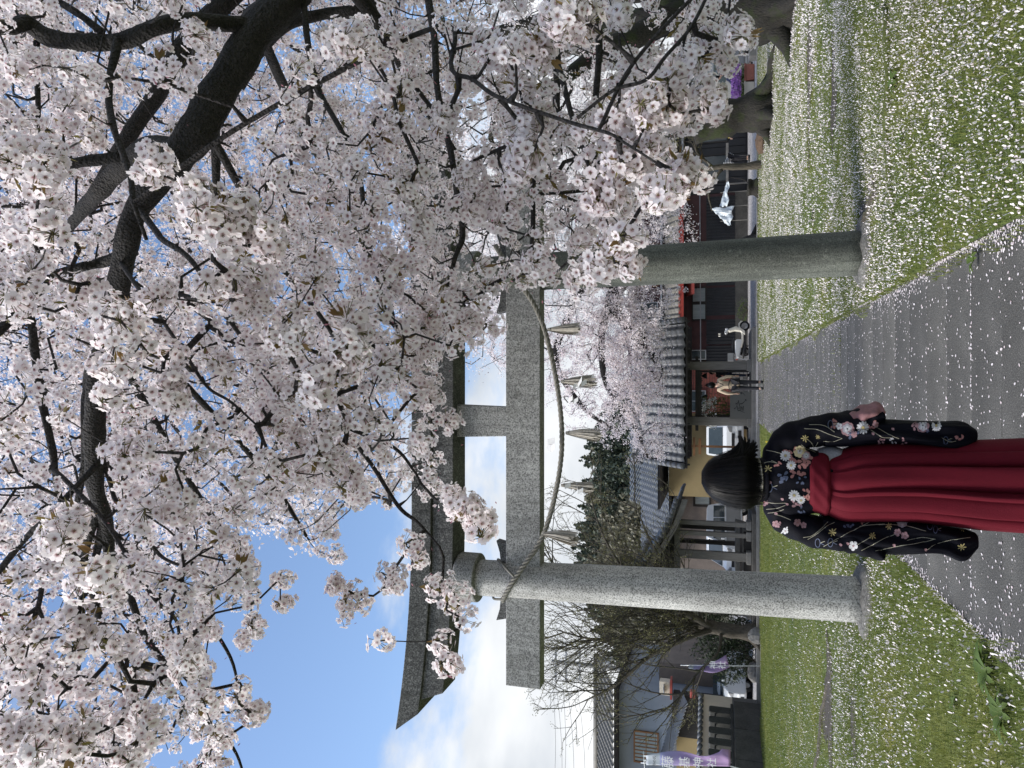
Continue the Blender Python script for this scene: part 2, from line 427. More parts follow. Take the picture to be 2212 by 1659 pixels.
while y < 26.9:
    piece('slab', slab_meshes[i % 5], path, (-0.30, y + .225, 0.010 + random.uniform(-.002, .002)), (0, 0, random.choice((0, math.pi))))
    SLABY.append(y + .45); y += 0.452; i += 1

# ================================================================== fallen petals and grass (nobody could count them)
def in_frustum_xy(X, Y, pad=0.6): return np.abs(X) < (0.56 * Y + pad)
def scatter(n, x0, x1, y0, y1):
    X = rng.uniform(x0, x1, n); Y = rng.uniform(y0, y1, n); k = in_frustum_xy(X, Y); return X[k], Y[k]
def noise2(X, Y, s, seed=0):
    a = np.sin(X * s * 1.7 + seed) * np.cos(Y * s * 1.3 + seed * 2) + np.sin((X + Y) * s * .9 + 3 * seed) + np.cos((X * .6 - Y) * s * 2.1 + seed)
    return a / 3
PATCH = [GP(1752, 170), GP(1802, 205), GP(1790, 1525), GP(1850, 1560), GP(1875, 460)]
PATCH_R = [(1.0, .34), (.6, .2), (.7, .40), (.4, .14), (.30, .28)]
def off_patch(X, Y):
    k = np.ones(len(X), bool)
    for p, (a, b) in zip(PATCH, PATCH_R): k &= (((X - p.x) / a) ** 2 + ((Y - p.y) / b) ** 2) > rng.random(len(X)) * 1.25
    return k
def petals(X, Y, Z, size, tilt=0.5, far=False):
    n = len(X); s = size * rng.uniform(.5, 1.3, n); a = rng.uniform(0, 2 * np.pi, n)
    T = np.array([[-.5, 0, 0], [-.1, .40, .05], [.42, .30, .12], [.5, 0, .06], [.42, -.30, .12], [-.1, -.40, .05]])
    if far: T = np.array([[-.5, 0, 0], [.1, .40, .08], [.5, 0, .1], [.1, -.40, .08]])
    m_ = len(T)
    tx = rng.normal(0, tilt, n); ty = rng.normal(0, tilt, n)
    x = T[None, :, 0] * s[:, None]; y = T[None, :, 1] * s[:, None]; z = T[None, :, 2] * s[:, None] * rng.uniform(.3, 1.6, n)[:, None]
    z2 = z + x * np.tan(np.clip(tx, -1, 1))[:, None] + y * np.tan(np.clip(ty, -1, 1))[:, None]
    z2 -= z2.min(1, keepdims=True)
    ca = np.cos(a)[:, None]; sa = np.sin(a)[:, None]
    P = np.stack([x * ca - y * sa + X[:, None], x * sa + y * ca + Y[:, None], z2 + Z[:, None]], -1).reshape(-1, 3)
    b = (np.arange(n) * m_)[:, None]
    F = b + np.array([[0, 1, 2, 3]]) if far else np.concatenate([b + np.array([[0, 1, 2, 3]]), b + np.array([[0, 3, 4, 5]])], 0)
    return P, F
def rad_attr(o, vals):
    at = o.data.attributes.new('rad', 'FLOAT', 'POINT'); at.data.foreach_set('value', np.asarray(vals, dtype=np.float32))
def petal_field(name, X, Y, zf, size, tilt, label, far=False):
    P, F = petals(X, Y, zf(X, Y), size, tilt, far)
    o = part(name, (P, F), M['petal_ground'], None, kind='stuff'); rad_attr(o, np.clip(np.tile([.3, .8, 1, .8] if far else [.25, .7, 1, 1, 1, .7], len(X)) * np.repeat(rng.uniform(.35, 1.1, len(X)), 4 if far else 6), 0, 1))
    tag(o, label, 'petals'); return o
lz = lambda X, Y: 0.004 + und(X, Y) + 0.012
# right-hand lawn, thickest
X, Y = scatter(350000, PX1, 18, 3.2, 9.5); k = (rng.random(len(X)) < .55 + .36 * noise2(X, Y, 1.1, 2) + .38 * noise2(X, Y, 4.3, 3) * noise2(X, Y, 2.1, 8) * 2) & off_patch(X, Y); Xa, Ya = X[k], Y[k]
X, Y = scatter(400000, PX1, 18, 9.5, 26.8); k = (rng.random(len(X)) < (.52 + .22 * noise2(X, Y, .7, 5) + .34 * noise2(X, Y, 3.1, 4)) * np.clip((28 - Y) / 6, .15, 1) * np.clip(1.0 - (4.5 - X) * .05, .45, 1)) & off_patch(X, Y)
Xb, Yb = X[k], Y[k]
zl = lambda X, Y: lz(X, Y) + rng.uniform(0.004, .035, len(X))
petal_field('fallen_petals', Xa, Ya, zl, .0116, .65, 'white cherry petals strewn over the lawn right of the paving')
petal_field('fallen_petals', Xb, Yb, zl, .0175, .65, 'white cherry petals carpeting the far lawn around the mossy trunks', True)
# left-hand lawn, thinner towards the back
X, Y = scatter(150000, -18, PX0, 3.2, 9.5); k = (rng.random(len(X)) < .46 + .36 * noise2(X, Y, 1.2, 7) + .30 * noise2(X, Y, 4.1, 2)) & off_patch(X, Y); Xc, Yc = X[k], Y[k]
X, Y = scatter(120000, -18, PX0, 9.5, 25.4); k = (rng.random(len(X)) < (.36 + .3 * noise2(X, Y, .8, 1)) * np.clip((21 - Y) / 9, .04, 1)) & off_patch(X, Y); Xd, Yd = X[k], Y[k]
petal_field('fallen_petals', np.r_[Xc, Xd], np.r_[Yc, Yd], zl, .0125, .65, 'white cherry petals sprinkled over the lawn left of the paving')
# on the paving: loose ones, and rows caught in the joints and along the edges
X, Y = scatter(3000, PX0, PX1, 3.0, 12); X2, Y2 = scatter(4500, PX0, PX1, 12, 26.8)
jx, jy = [], []
for s in SLABY:
    if s > 2.8:
        n = int(rng.integers(30, 170) if s < 7 and rng.random() < .7 else rng.integers(15, 60)); c = rng.uniform(PX0, PX1, 3)
        x = rng.uniform(PX0, PX1, n); jx.append(x); jy.append(s + rng.normal(0, .006, n))
ex = []
for sgn, e in ((-1, PX0), (1, PX1)):
    n = 5200; yy = 3 + 23.5 * rng.random(n) ** 1.5; ex.append((e - sgn * np.abs(rng.gamma(1.2, .06, n)) * np.clip(.6 + .5 * np.sin(yy * 2.2), .1, 2), yy))
Xp = np.r_[X, X2, np.concatenate(jx), ex[0][0], ex[1][0]]; Yp = np.r_[Y, Y2, np.concatenate(jy), ex[0][1], ex[1][1]]
k = off_patch(Xp, Yp)
petal_field('fallen_petals', Xp[k], Yp[k], lambda X, Y: np.full(len(X), .0125), .0150, .10, 'scattered white petals lying on the dark paving and in its joints')

def blades(X, Y, Z, h, w):
    n = len(X); a = rng.uniform(0, 2 * np.pi, n); hh = h * rng.uniform(.5, 1.3, n); ww = w * rng.uniform(.7, 1.3, n)
    lx = rng.normal(0, .35, n) * hh; ly = rng.normal(0, .35, n) * hh
    c, s = np.cos(a) * ww / 2, np.sin(a) * ww / 2
    V = np.stack([np.stack([X - c, Y - s, Z], -1), np.stack([X + c, Y + s, Z], -1), np.stack([X + lx, Y + ly, Z + hh], -1)], 1).reshape(-1, 3)
    return V, np.arange(n * 3).reshape(-1, 3)
def grass_field(n1, n2, n3, x0, x1, y1, label):
    vs_, fs_, o = [], [], 0
    for (n, a, b, h, w) in ((n1, 3.0, 9, .048, .0072), (n2, 9, 16, .035, .010), (n3, 16, y1, .05, .016)):
        X, Y = scatter(n, x0, x1, a, b); k = off_patch(X, Y); X, Y = X[k], Y[k]
        V, F = blades(X, Y, lz(X, Y) - .004, h * 1.0, w); vs_.append(V); fs_.append(F + o); o += len(V)
    ob = part('grass', (np.concatenate(vs_), np.concatenate(fs_)), M['grass'], None, kind='stuff'); tag(ob, label, 'grass')
grass_field(230000, 130000, 100000, PX1 + .01, 16, 27, 'short green grass and moss right of the paving')
grass_field(230000, 130000, 100000, -16, PX0 - .01, 25.5, 'short green grass left of the paving towards the stone fence')

# tufts creeping over the paving edges, moss in the far joints
ex2, ey2 = [], []
for e, sg in ((PX0, 1), (PX1, -1)):
    n = 5200; yy = rng.uniform(3.2, 26, n); w = .03 + .09 * np.clip(np.sin(yy * 1.9 + sg) + np.sin(yy * 5.1) * .6, 0, 2); ex2.append(e + sg * w * rng.uniform(-.6, 1, n)); ey2.append(yy)
for s_ in SLABY:
    if s_ > 9: n = int(rng.integers(0, 60)); c_ = rng.uniform(PX0, PX1); ex2.append(np.clip(c_ + rng.normal(0, .35, n), PX0, PX1)); ey2.append(s_ + rng.normal(0, .012, n))
V, F = blades(np.concatenate(ex2), np.concatenate(ey2), np.full(sum(map(len, ex2)), .008), .045, .008)
tag(part('edge_grass', (V, F), M['grass'], None, kind='stuff'), 'grass creeping over the edges of the paving', 'grass')
# bare soil, low roots, weeds
for i, (p, (a, b)) in enumerate(zip(PATCH, PATCH_R)):
    m = MB(); n = 40; r = random.Random(i)
    ring = []
    for k in range(n):
        q = 1 + .28 * math.sin(3 * 2 * math.pi * k / n + i) + .15 * math.sin(7 * 2 * math.pi * k / n) + .18 * r.uniform(-1, 1)
        x, y = p.x + a * q * math.cos(2 * math.pi * k / n), p.y + b * q * math.sin(2 * math.pi * k / n); ring.append((x, y, lawn_z(x, y) + .006))
    m.add(ring + [(p.x, p.y, lawn_z(p.x, p.y) + .014)], [(k, (k + 1) % n, n) for k in range(n)])
    struct('soil_patch', m, M['soil'], smooth=True)
def root(pts, rads, label, mat):
    P = [GP(*p) for p in pts]
    m = MB(); PP, RR = [], []
    for i in range(len(P) - 1):
        for k in range(6):
            t = k / 6; q = P[i].lerp(P[i + 1], t); q.x += random.uniform(-.02, .02); q.y += random.uniform(-.05, .05) + .05 * math.sin(q.x * 4)
            r_ = rads[i] * (1 - t) + rads[i + 1] * t; q.z = lawn_z(q.x, q.y) + r_ * .12; PP.append(q); RR.append(r_ * random.uniform(.85, 1.15))
    m.tube(PP, RR, 9)
    single('surface_root', m, M[mat], label, 'root', P[0], smooth=True)
root([(1918, 15), (1922, 200), (1926, 330), (1932, 450), (1936, 540)], [.035, .042, .034, .026, .012], 'long moss covered root breaking the lawn beside the paving', 'moss')
root([(1893, 345), (1897, 420), (1878, 475), (1868, 500)], [.02, .035, .05, .03], 'pale bare root stub beside the right pillar foot', 'bark_grey')
root([(1766, 1660), (1776, 1560), (1790, 1480), (1800, 1440)], [.03, .04, .03, .015], 'dark root running through bare soil on the left lawn', 'bark_grey')
def weed(dx, dy, n, L, label, flower=False):
    p = GP(dx, dy); p.z = lawn_z(p.x, p.y)
    t = thing('weed_plant', label, 'weed', p)
    for k in range(n):
        a = 2 * math.pi * k / n + random.uniform(-.3, .3); l = L * random.uniform(.6, 1.1); w = l * .17
        d = Vector((math.cos(a), math.sin(a), 0)); s = Vector((-d.y, d.x, 0)); m = MB(); rows = []
        for q in range(6):
            f = q / 5; c = p + d * l * f + Vector((0, 0, .01 + l * (.75 * f - .62 * f * f))); ww = w * (math.sin(math.pi * min(1, .12 + f * .88)) ** .7) * (1 + .25 * (-1) ** q)
            rows.append([c - s * ww + Vector((0, 0, ww * .3)), c, c + s * ww + Vector((0, 0, ww * .3))])
        m.loft(rows, caps=False, closed=False); part('leaf', m, M['weed'], t, smooth=True)
weed(2140, 1452, 11, .17, 'broad leafed weed rosette at the left edge of the paving')
weed(2178, 1540, 9, .15, 'jagged leafed weed in the petals left of the paving, beside a rosette')
weed(2065, 1520, 7, .09, 'small weed among thick petals on the left lawn')
weed(1940, 170, 9, .14, 'leafy weed sprouting along the mossy root')
weed(1955, 300, 7, .10, 'small weed below the mossy root end')
weed(2120, 560, 7, .08, 'low weed at the right edge of the paving')
weed(1760, 470, 9, .16, 'green weed tuft on the petal strewn lawn near a soil patch')
for i, (dx, dy) in enumerate([(1668, 955), (1690, 975)]):
    p = GP(dx, dy); m = MB(); m.tube([p, p + Vector((.01, 0, .14))], .006, 5); m.ball(p + Vector((.01, 0, .15)), .03, 10, 6, (1, 1, .55))
    single('dandelion', m, M['yellowflower'], 'yellow dandelion flower in grass beside the path', 'flower', p, 'dandelions by the path', smooth=True)

# ================================================================== TORII
TY = 7.70
LX0, LX1, RX0, RX1 = -2.13, -2.215, 1.295, 1.245      # pillar axes at foot and top
tor = thing('torii_gate', 'tall grey granite torii gate spanning the stone paved path', 'torii', (-0.42, TY, 0))
def pillar(xb, xt):
    m = MB(); rings = []
    for k in range(25):
        f = k / 24; z = 0.02 + f * 4.1; r = .222 - .022 * f; x = xb + (xt - xb) * f
        rings.append([Vector((x + r * math.cos(2 * math.pi * j / 40), TY + r * math.sin(2 * math.pi * j / 40), z)) for j in range(40)])
    m.loft(rings); return part('pillar', m, M['granite'] if xb < 0 else M['granite_moss_shade'], tor, smooth=True)
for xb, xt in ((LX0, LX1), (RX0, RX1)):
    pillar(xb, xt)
    m = MB(); m.lathe((xt, TY, 0), [(.20, 4.02), (.268, 4.02), (.275, 4.035), (.275, 4.24), (.26, 4.27), (.2, 4.27)], 40); part('pillar_collar', m, M['granite_mid'], tor, smooth=False, bevel=.006)
    # kamebara: rounded mortar foot, slightly uneven
    m = MB(); rings = []
    for r, z in ((.40, -.02), (.385, .02), (.34, .05), (.29, .072), (.25, .08), (.21, .082)):
        rings.append([Vector((xb + r * (1 + .06 * math.sin(3 * a + xb) + .03 * math.sin(7 * a)) * math.cos(a), TY + r * (1 + .04 * math.cos(4 * a + xb)) * math.sin(a), z + .012 * math.sin(5 * a + r * 9))) for a in [2 * math.pi * j / 48 for j in range(48)]])
    m.loft(rings); part('pillar_foot', m, M['concrete'], tor, smooth=True)
# nuki (tie beam) with wedges
CX = -0.42
NZ0, NZ1 = 3.285, 3.68
for x0, x1 in ((-3.37, LX1 - .12), (LX1 + .12, RX1 - .12), (RX1 + .12, 2.53)):
    part('tie_beam', MB().b(x0, x1, TY - .10, TY + .10, NZ0, NZ1), M['granite_mid'], tor, bevel=.008)
for xc in (LX1, RX1):
    for s in (-1, 1):
        a, b_ = xc + s * .18, xc + s * .42
        poly = [(a, NZ1), (b_, NZ1), (b_ + s * .03, NZ1 + .125), (xc + s * .32, NZ1 + .085), (a, NZ1 + .07)]
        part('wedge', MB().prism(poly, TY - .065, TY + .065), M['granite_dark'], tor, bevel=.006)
part('centre_strut', MB().prism([(CX - .165, NZ1), (CX + .165, NZ1), (CX + .185, 4.27), (CX - .185, 4.27)], TY - .09, TY + .09), M['granite_mid'], tor, bevel=.006)
# shimaki + kasagi: curved up at the ends, in two halves that meet over the strut
def rise(x): 
    d = max(0.0, abs(x - CX) - 1.0) / 2.6
    return .20 * d ** 2.1
def lintel(name, mat, z0, z1, hy0, hy1, half, cut, side, lean):
    """a beam half, section widening upwards, end cut slanting"""
    m = MB(); n = 26; rings = []
    for k in range(n + 1):
        f = k / n
        x = CX + side * (0.004 + f * half)
        zb = z0 + rise(x); zt = z1 + rise(x) * 1.05
        xb_ = CX + side * (0.004 + f * (half - cut))
        pts = [Vector((xb_, TY - hy0, z0 + rise(xb_))), Vector((xb_, TY + hy0, z0 + rise(xb_))), Vector((x, TY + hy1, zt)), Vector((x, TY - hy1, zt))]
        if lean: pts = pts[:2] + [Vector((x, TY + hy1, zt - .06)), Vector((x, TY, zt)), Vector((x, TY - hy1, zt - .06))]
        rings.append(pts)
    m.loft(rings); return part(name, m, mat, tor, bevel=.007)
for s in (-1, 1):
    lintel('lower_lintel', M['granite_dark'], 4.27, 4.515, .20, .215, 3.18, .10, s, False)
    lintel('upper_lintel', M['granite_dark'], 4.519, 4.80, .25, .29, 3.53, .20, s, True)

# ------------------------------------------------------------------ shimenawa rope with straw tassels and paper streamers
M['straw_rope'] = simple('straw_rope', rgb(.20, .19, .165), 0.9, 0.35, 25, 0.5, bscale=120)
M['straw'] = simple('straw', rgb(.42, .39, .34), 0.9, 0.35, 40, 0.2)
M['paper'] = simple('white_paper', rgb(.78, .78, .78), 0.7, 0.06, 10, 0.05)
RY = TY - .30
rope = thing('straw_rope', 'twisted grey straw rope with tassels slung between the torii pillars', 'rope', (CX, RY, NZ0))
def catmull(P, n=10):
    P = [Vector(p) for p in P]; P = [P[0] * 2 - P[1]] + P + [P[-1] * 2 - P[-2]]; out = []
    for i in range(1, len(P) - 2):
        for k in range(n):
            t = k / n; a, b, c, d = P[i - 1:i + 3]
            out.append(.5 * ((2 * b) + (c - a) * t + (2 * a - 5 * b + 4 * c - d) * t * t + (3 * b - a - 3 * c + d) * t ** 3))
    out.append(P[-2]); return out
rp = [W(1085, 1298, TY - .12), W(1094, 1280, TY - .20), W(1110, 1253, TY - .245), W(1140, 1210, TY - .235), W(1166, 1172, TY - .20), W(1186, 1120, TY - .19), W(1201, 1060, TY - .2), W(1211, 1000, TY - .2),
      W(1214, 945, TY - .2), W(1211, 890, TY - .2), W(1203, 830, TY - .2), W(1190, 765, TY - .2), W(1174, 705, TY - .2), W(1152, 655, TY - .20), W(1130, 622, TY - .235), W(1108, 590, TY - .265), W(1088, 560, TY - .26), W(1070, 530, TY - .18)]
rc = catmull(rp, 14)
for s in range(3):
    m = MB(); pts = []; acc = 0
    for i, p in enumerate(rc):
        t = (rc[min(i + 1, len(rc) - 1)] - rc[max(i - 1, 0)]).normalized(); a = t.cross(Vector((0, 1, 0))).normalized(); b_ = t.cross(a)
        if i: acc += (p - rc[i - 1]).length
        th = acc / .11 * 2 * math.pi / 1.55 + s * 2 * math.pi / 3
        pts.append(p + (a * math.cos(th) + b_ * math.sin(th)) * .0145)
    m.tube(pts, .015, 7); part('rope_strand', m, M['straw_rope'], rope, smooth=True)
# tail of the rope round the back of the pillar
m = MB(); m.tube(catmull([W(1083, 1295, TY - .10), Vector((LX1 - .215, TY, 3.86)), Vector((LX1 - .12, TY + .19, 3.85)), Vector((LX1 + .14, TY + .17, 3.83)), Vector((LX1 + .214, TY, 3.80)), W(1100, 1235, TY - .22), W(1114, 1250, TY - .26)], 8), .014, 7); part('rope_tail', m, M['straw_rope'], rope, smooth=True)
def tassel(dx, dy, L, tip_shift, fat=1.0):
    p = W(dx, dy, TY - .2); m = MB(); r = random.Random(int(dx))
    for k in range(150):
        a = r.uniform(0, 2 * math.pi); q = math.sqrt(r.random()) * fat * r.uniform(.8, 1.15); l = L * r.uniform(.80, 1.08)
        e = Vector((math.cos(a) * q * .085 + tip_shift * .5, math.sin(a) * q * .07, -l)); mid = Vector((math.cos(a) * q * .058 + tip_shift * .12, math.sin(a) * q * .05, -l * .5))
        top = Vector((math.cos(a) * q * .016, math.sin(a) * q * .016, 0)); wv = Vector((math.cos(a + 1.2), math.sin(a + 1.2), 0)) * .0042
        m.add([p + top - wv * .7, p + top + wv * .7, p + mid + wv, p + mid - wv, p + e + wv, p + e - wv], [(0, 1, 2, 3), (3, 2, 4, 5)])
    o = part('tassel', m, M['straw'], rope, fix=False)
    m = MB(); m.lathe(p + Vector((0, 0, -.035)), [(.012, -.012), (.022, -.008), (.022, .008), (.012, .012)], 12); part('binding', m, M['straw_rope'], o, smooth=True)
for dx, dy, L, ts, ft in ((1183, 712, .34, .01, .85), (1212, 824, .36, .0, .95), (1222, 935, .37, -.035, .9), (1212, 1048, .335, -.03, .8), (1172, 1153, .38, -.06, 1.05)): tassel(dx, dy, L, ts, ft)
def streamer(dx, dy, pts, w):
    p = W(dx, dy, TY - .25); m = MB(); v = []
    for i, (x, z, dyy) in enumerate(pts): v += [p + Vector((x - w / 2, dyy, z)), p + Vector((x + w / 2, dyy, z))]
    m.add(v, [(2 * i, 2 * i + 1, 2 * i + 3, 2 * i + 2) for i in range(len(pts) - 1)])
    part('paper_streamer', m, M['paper'], rope, fix=False, solid=.002)
streamer(1238, 838, [(0, 0, 0), (.06, -.05, .02), (.02, -.05, .0), (.10, -.10, -.02), (.04, -.10, -.04), (.07, -.15, -.02)], .05)
streamer(1196, 952, [(0, -.01, 0), (-.02, .07, .02), (-.06, .09, .03), (-.09, .02, .0), (-.05, -.02, -.03)], .07)
streamer(1216, 1052, [(0, -.02, 0), (.03, -.08, .02), (-.03, -.08, .04), (.02, -.15, .02), (-.05, -.16, .0), (-.02, -.22, .0)], .045)
streamer(1226, 868, [(0, -.01, 0), (.05, -.06, -.03), (0, -.07, -.02), (.03, -.12, -.03)], .045)
# ================================================================== CHERRY TREES
class Skel:
    """branch skeleton: every new tip is joined to the nearest branch already there"""
    def __init__(s): s.P = np.zeros((0, 3)); s.par = []; s.paths = []
    def add(s, pts, parent):
        idx = []
        for p in pts:
            s.P = np.vstack([s.P, np.array(p)[None]]); s.par.append(parent); parent = len(s.par) - 1; idx.append(parent)
        return idx
    def near(s, p, lo=0): 
        d = s.P[lo:] - np.array(p); return lo + int(np.argmin((d * d).sum(1)))
    def grow_all(s, A, step=.16, droop=.06, wob=.02, max_nodes=30000, up=0.0):
        A = np.asarray(A); n0 = len(s.par)
        buf = np.zeros((max_nodes, 3)); buf[:n0] = s.P; cnt = n0
        par = list(s.par)
        dmin = np.array([((buf[:n0] - a) ** 2).sum(1).min() for a in A]); order = np.argsort(dmin)
        for ai in order:
            a = A[ai]
            d2 = ((buf[:cnt] - a) ** 2).sum(1); j = int(np.argmin(d2)); dist = math.sqrt(d2[j])
            if dist < .015: s.paths.append([j]); continue
            st = buf[j].copy(); n = max(2, int(dist / step) + 1); path = [j]
            if par[j] >= 0: pd = st - buf[par[j]]; pd = pd / (np.linalg.norm(pd) + 1e-9)
            else: pd = np.array([0, 0, 1.0])
            ctrl = st + pd * dist * (.33 if up == 0 else .18) + np.array([0, 0, droop * dist * (1 if up == 0 else 0) + up * dist * .3])
            prev = j
            for k in range(1, n + 1):
                t = k / n; p = (1 - t) ** 2 * st + 2 * t * (1 - t) * ctrl + t * t * a
                if k < n: p = p + rng.normal(0, wob, 3) * dist ** .5
                if cnt >= max_nodes: break
                buf[cnt] = p; par.append(prev); prev = cnt; path.append(cnt); cnt += 1
            s.paths.append(path)
        s.P = buf[:cnt].copy(); s.par = par; s.n0 = n0
        c = np.zeros(cnt)
        for p in s.paths: c[p[-1]] += 1
        for i in range(cnt - 1, -1, -1):
            if par[i] >= 0: c[par[i]] += c[i]
        s.count = c
def tubes_np(paths, P, R, n):
    """many tapered tubes as one vertex/face array"""
    Vs, Fs, o = [], [], 0
    ang = 2 * np.pi * np.arange(n) / n; ca, sa = np.cos(ang), np.sin(ang)
    for path in paths:
        p = P[path]
        if len(p) < 2: continue
        t = np.gradient(p, axis=0); t /= np.linalg.norm(t, axis=1, keepdims=True) + 1e-9
        ref = np.array([0.31, 0.17, 0.93]) if abs(t[0, 2]) < .9 else np.array([1, 0, 0.])
        a = np.cross(t, ref); a /= np.linalg.norm(a, axis=1, keepdims=True) + 1e-9; b = np.cross(t, a)
        r = R[path][:, None, None] if not isinstance(R, list) else np.array(R)[:, None, None]
        V = p[:, None, :] + r * (a[:, None, :] * ca[None, :, None] + b[:, None, :] * sa[None, :, None])
        m = len(p); i = np.arange(m - 1)[:, None] * n; k = np.arange(n)[None]; k2 = (np.arange(n) + 1)[None] % n
        F = np.stack([i + k, i + k2, i + n + k2, i + n + k], -1).reshape(-1, 4)
        Vs.append(V.reshape(-1, 3)); Fs.append(F + o); o += m * n
    return np.concatenate(Vs), np.concatenate(Fs)
def wood_mesh(pts, rad, n=14, rough=.10, seed=0):
    """a single limb with a lumpy cross-section"""
    pts = catmull(pts, 6); m = len(pts); rs = np.interp(np.linspace(0, 1, m), np.linspace(0, 1, len(rad)), rad)
    g = np.random.default_rng(seed); mb = MB(); rings = []; prev = None
    ph = g.uniform(0, 6.28, 4)
    for i, p in enumerate(pts):
        t = (pts[min(i + 1, m - 1)] - pts[max(i - 1, 0)]).normalized()
        a = t.orthogonal().normalized() if prev is None else (prev - t * prev.dot(t)).normalized()
        prev = a; b = t.cross(a); ring = []
        for k in range(n):
            th = 2 * math.pi * k / n
            q = 1 + rough * (math.sin(2 * th + ph[0] + i * .15) * .5 + math.sin(3 * th + ph[1] - i * .22) * .4 + math.sin(5 * th + ph[2] + i * .5) * .25) + rough * .5 * math.sin(i * .9 + ph[3]) + g.normal(0, rough * .18)
            ring.append(p + (a * math.cos(th) + b * math.sin(th)) * rs[i] * q)
        rings.append(ring)
    mb.loft(rings); return mb

# ---- flowers ------------------------------------------------------
PET5 = np.array([[.07, 0, 0], [.56, .45, .14], [1.0, .27, .20], [1.0, -.27, .20], [.56, -.45, .14]])
RAD5 = np.array([0.05, .62, 1, 1, .62])
def rand_basis(N):
    N = N / (np.linalg.norm(N, axis=1, keepdims=True) + 1e-9)
    r = rng.normal(size=N.shape); a = np.cross(N, r); a /= np.linalg.norm(a, axis=1, keepdims=True) + 1e-9
    return N, a, np.cross(N, a)
def flowers_np(C, N, size, tmpl=PET5, rad=RAD5, cup=(0.2, 1.6)):
    n = len(C); Nn, A, B = rand_basis(N); k = len(tmpl); s = size * rng.uniform(.85, 1.12, n)
    cupf = rng.uniform(cup[0], cup[1], n)
    V = np.zeros((n, 5, k, 3))
    for j in range(5):
        c, q = math.cos(2 * math.pi * j / 5), math.sin(2 * math.pi * j / 5)
        x = tmpl[:, 0] * c - tmpl[:, 1] * q; y = tmpl[:, 0] * q + tmpl[:, 1] * c; z = tmpl[:, 2]
        pert = rng.normal(0, .07, (n, 1))
        V[:, j] = C[:, None] + s[:, None, None] * (x[None, :, None] * A[:, None] + y[None, :, None] * B[:, None] + (z[None, :] * cupf[:, None] + pert * tmpl[None, :, 0])[:, :, None] * Nn[:, None])
    F = np.arange(n * 5 * k).reshape(-1, k)
    return V.reshape(-1, 3), F, np.tile(rad, n * 5)
def cluster_flowers(centers, R, nf):
    """flower centres and facings around each spur"""
    C, N = [], []
    for c, r in zip(centers, R):
        n = max(4, int(nf * rng.uniform(.7, 1.25) * (r / .05) ** 1.5))
        i = np.arange(n) + .5; ph = np.arccos(1 - 2 * i / n); th = np.pi * (1 + 5 ** .5) * i + rng.uniform(0, 6.28)
        d = np.stack([np.cos(th) * np.sin(ph), np.sin(th) * np.sin(ph), np.cos(ph)], 1) + rng.normal(0, .22, (n, 3))
        d /= np.linalg.norm(d, axis=1, keepdims=True)
        sq = rng.uniform(.75, 1.25, 3)
        C.append(c + d * r * sq * rng.uniform(.72, 1.1, (n, 1)) - np.array([0, 0, r * .3])); N.append(d + rng.normal(0, .3, (n, 3)))
    return C, N
# detailed cluster pieces for the sprays that hang closest
PET8 = np.array([[.06, 0, 0], [.30, .23, .05], [.66, .45, .14], [.94, .31, .20], [.91, 0.03, .15], [.98, -.27, .21], [.68, -.46, .16], [.32, -.24, .05]])
RAD8 = np.array([.04, .36, .72, 1, .92, 1, .72, .36])
def cluster_mesh(seed, R, nf):
    global rng
    keep = rng; rng = np.random.default_rng(100 + seed)
    C, N = cluster_flowers([np.zeros(3)], [R], nf); C, N = C[0], N[0]
    V, F, ra = flowers_np(C, N, .0185, PET8, RAD8)
    polys = [tuple(f) for f in F]; vs_ = list(map(tuple, V)); mi = [0] * len(polys); rr = list(ra)
    for c in C:                                          # stalks
        p0 = Vector((0, 0, .01)); p1 = Vector(c); d = (p1 - p0); s = d.orthogonal().normalized() * .0010; b = d.cross(s).normalized() * .0010
        o = len(vs_); vs_ += [tuple(p0 + s), tuple(p0 - s), tuple(p1 - s), tuple(p1 + s), tuple(p0 + b), tuple(p0 - b), tuple(p1 - b), tuple(p1 + b)]
        polys += [(o, o + 1, o + 2, o + 3), (o + 4, o + 5, o + 6, o + 7)]; mi += [1, 1]; rr += [.5] * 8
    for c, nrm in zip(C, N):                             # stamens: a few fine threads in the mouth of the flower
        nrm = Vector(nrm).normalized(); a = nrm.orthogonal().normalized(); b = nrm.cross(a)
        for k in range(5):
            t = 2 * math.pi * k / 5 + .4; d = (nrm + (a * math.cos(t) + b * math.sin(t)) * .55).normalized(); s = d.orthogonal().normalized() * .0006
            o = len(vs_); p = Vector(c); e = p + d * .0085
            vs_ += [tuple(p + s), tuple(p - s), tuple(e - s * 1.6), tuple(e + s * 1.6)]; polys.append((o, o + 1, o + 2, o + 3)); mi.append(2); rr += [.2] * 4
    if seed % 2 == 0:                                    # a few bronze-green young leaves
        for k in range(4):
            d = Vector(rng.normal(size=3)).normalized(); d.z = abs(d.z); s = d.orthogonal().normalized() * .006
            p = d * .02; o = len(vs_); vs_ += [tuple(p), tuple(p + d * .022 + s), tuple(p + d * .045), tuple(p + d * .022 - s)]; polys.append((o, o + 1, o + 2, o + 3)); mi.append(3); rr += [.5] * 4
    me = bpy.data.meshes.new('blossom_cluster'); me.from_pydata(vs_, [], polys)
    for mm in ('petal', 'stalk', 'stalk', 'young_leaf'): me.materials.append(M[mm])
    me.polygons.foreach_set('material_index', np.array(mi, dtype=np.int32))
    at = me.attributes.new('rad', 'FLOAT', 'POINT'); at.data.foreach_set('value', np.array(rr, dtype=np.float32)); me.update()
    rng = keep
    return me

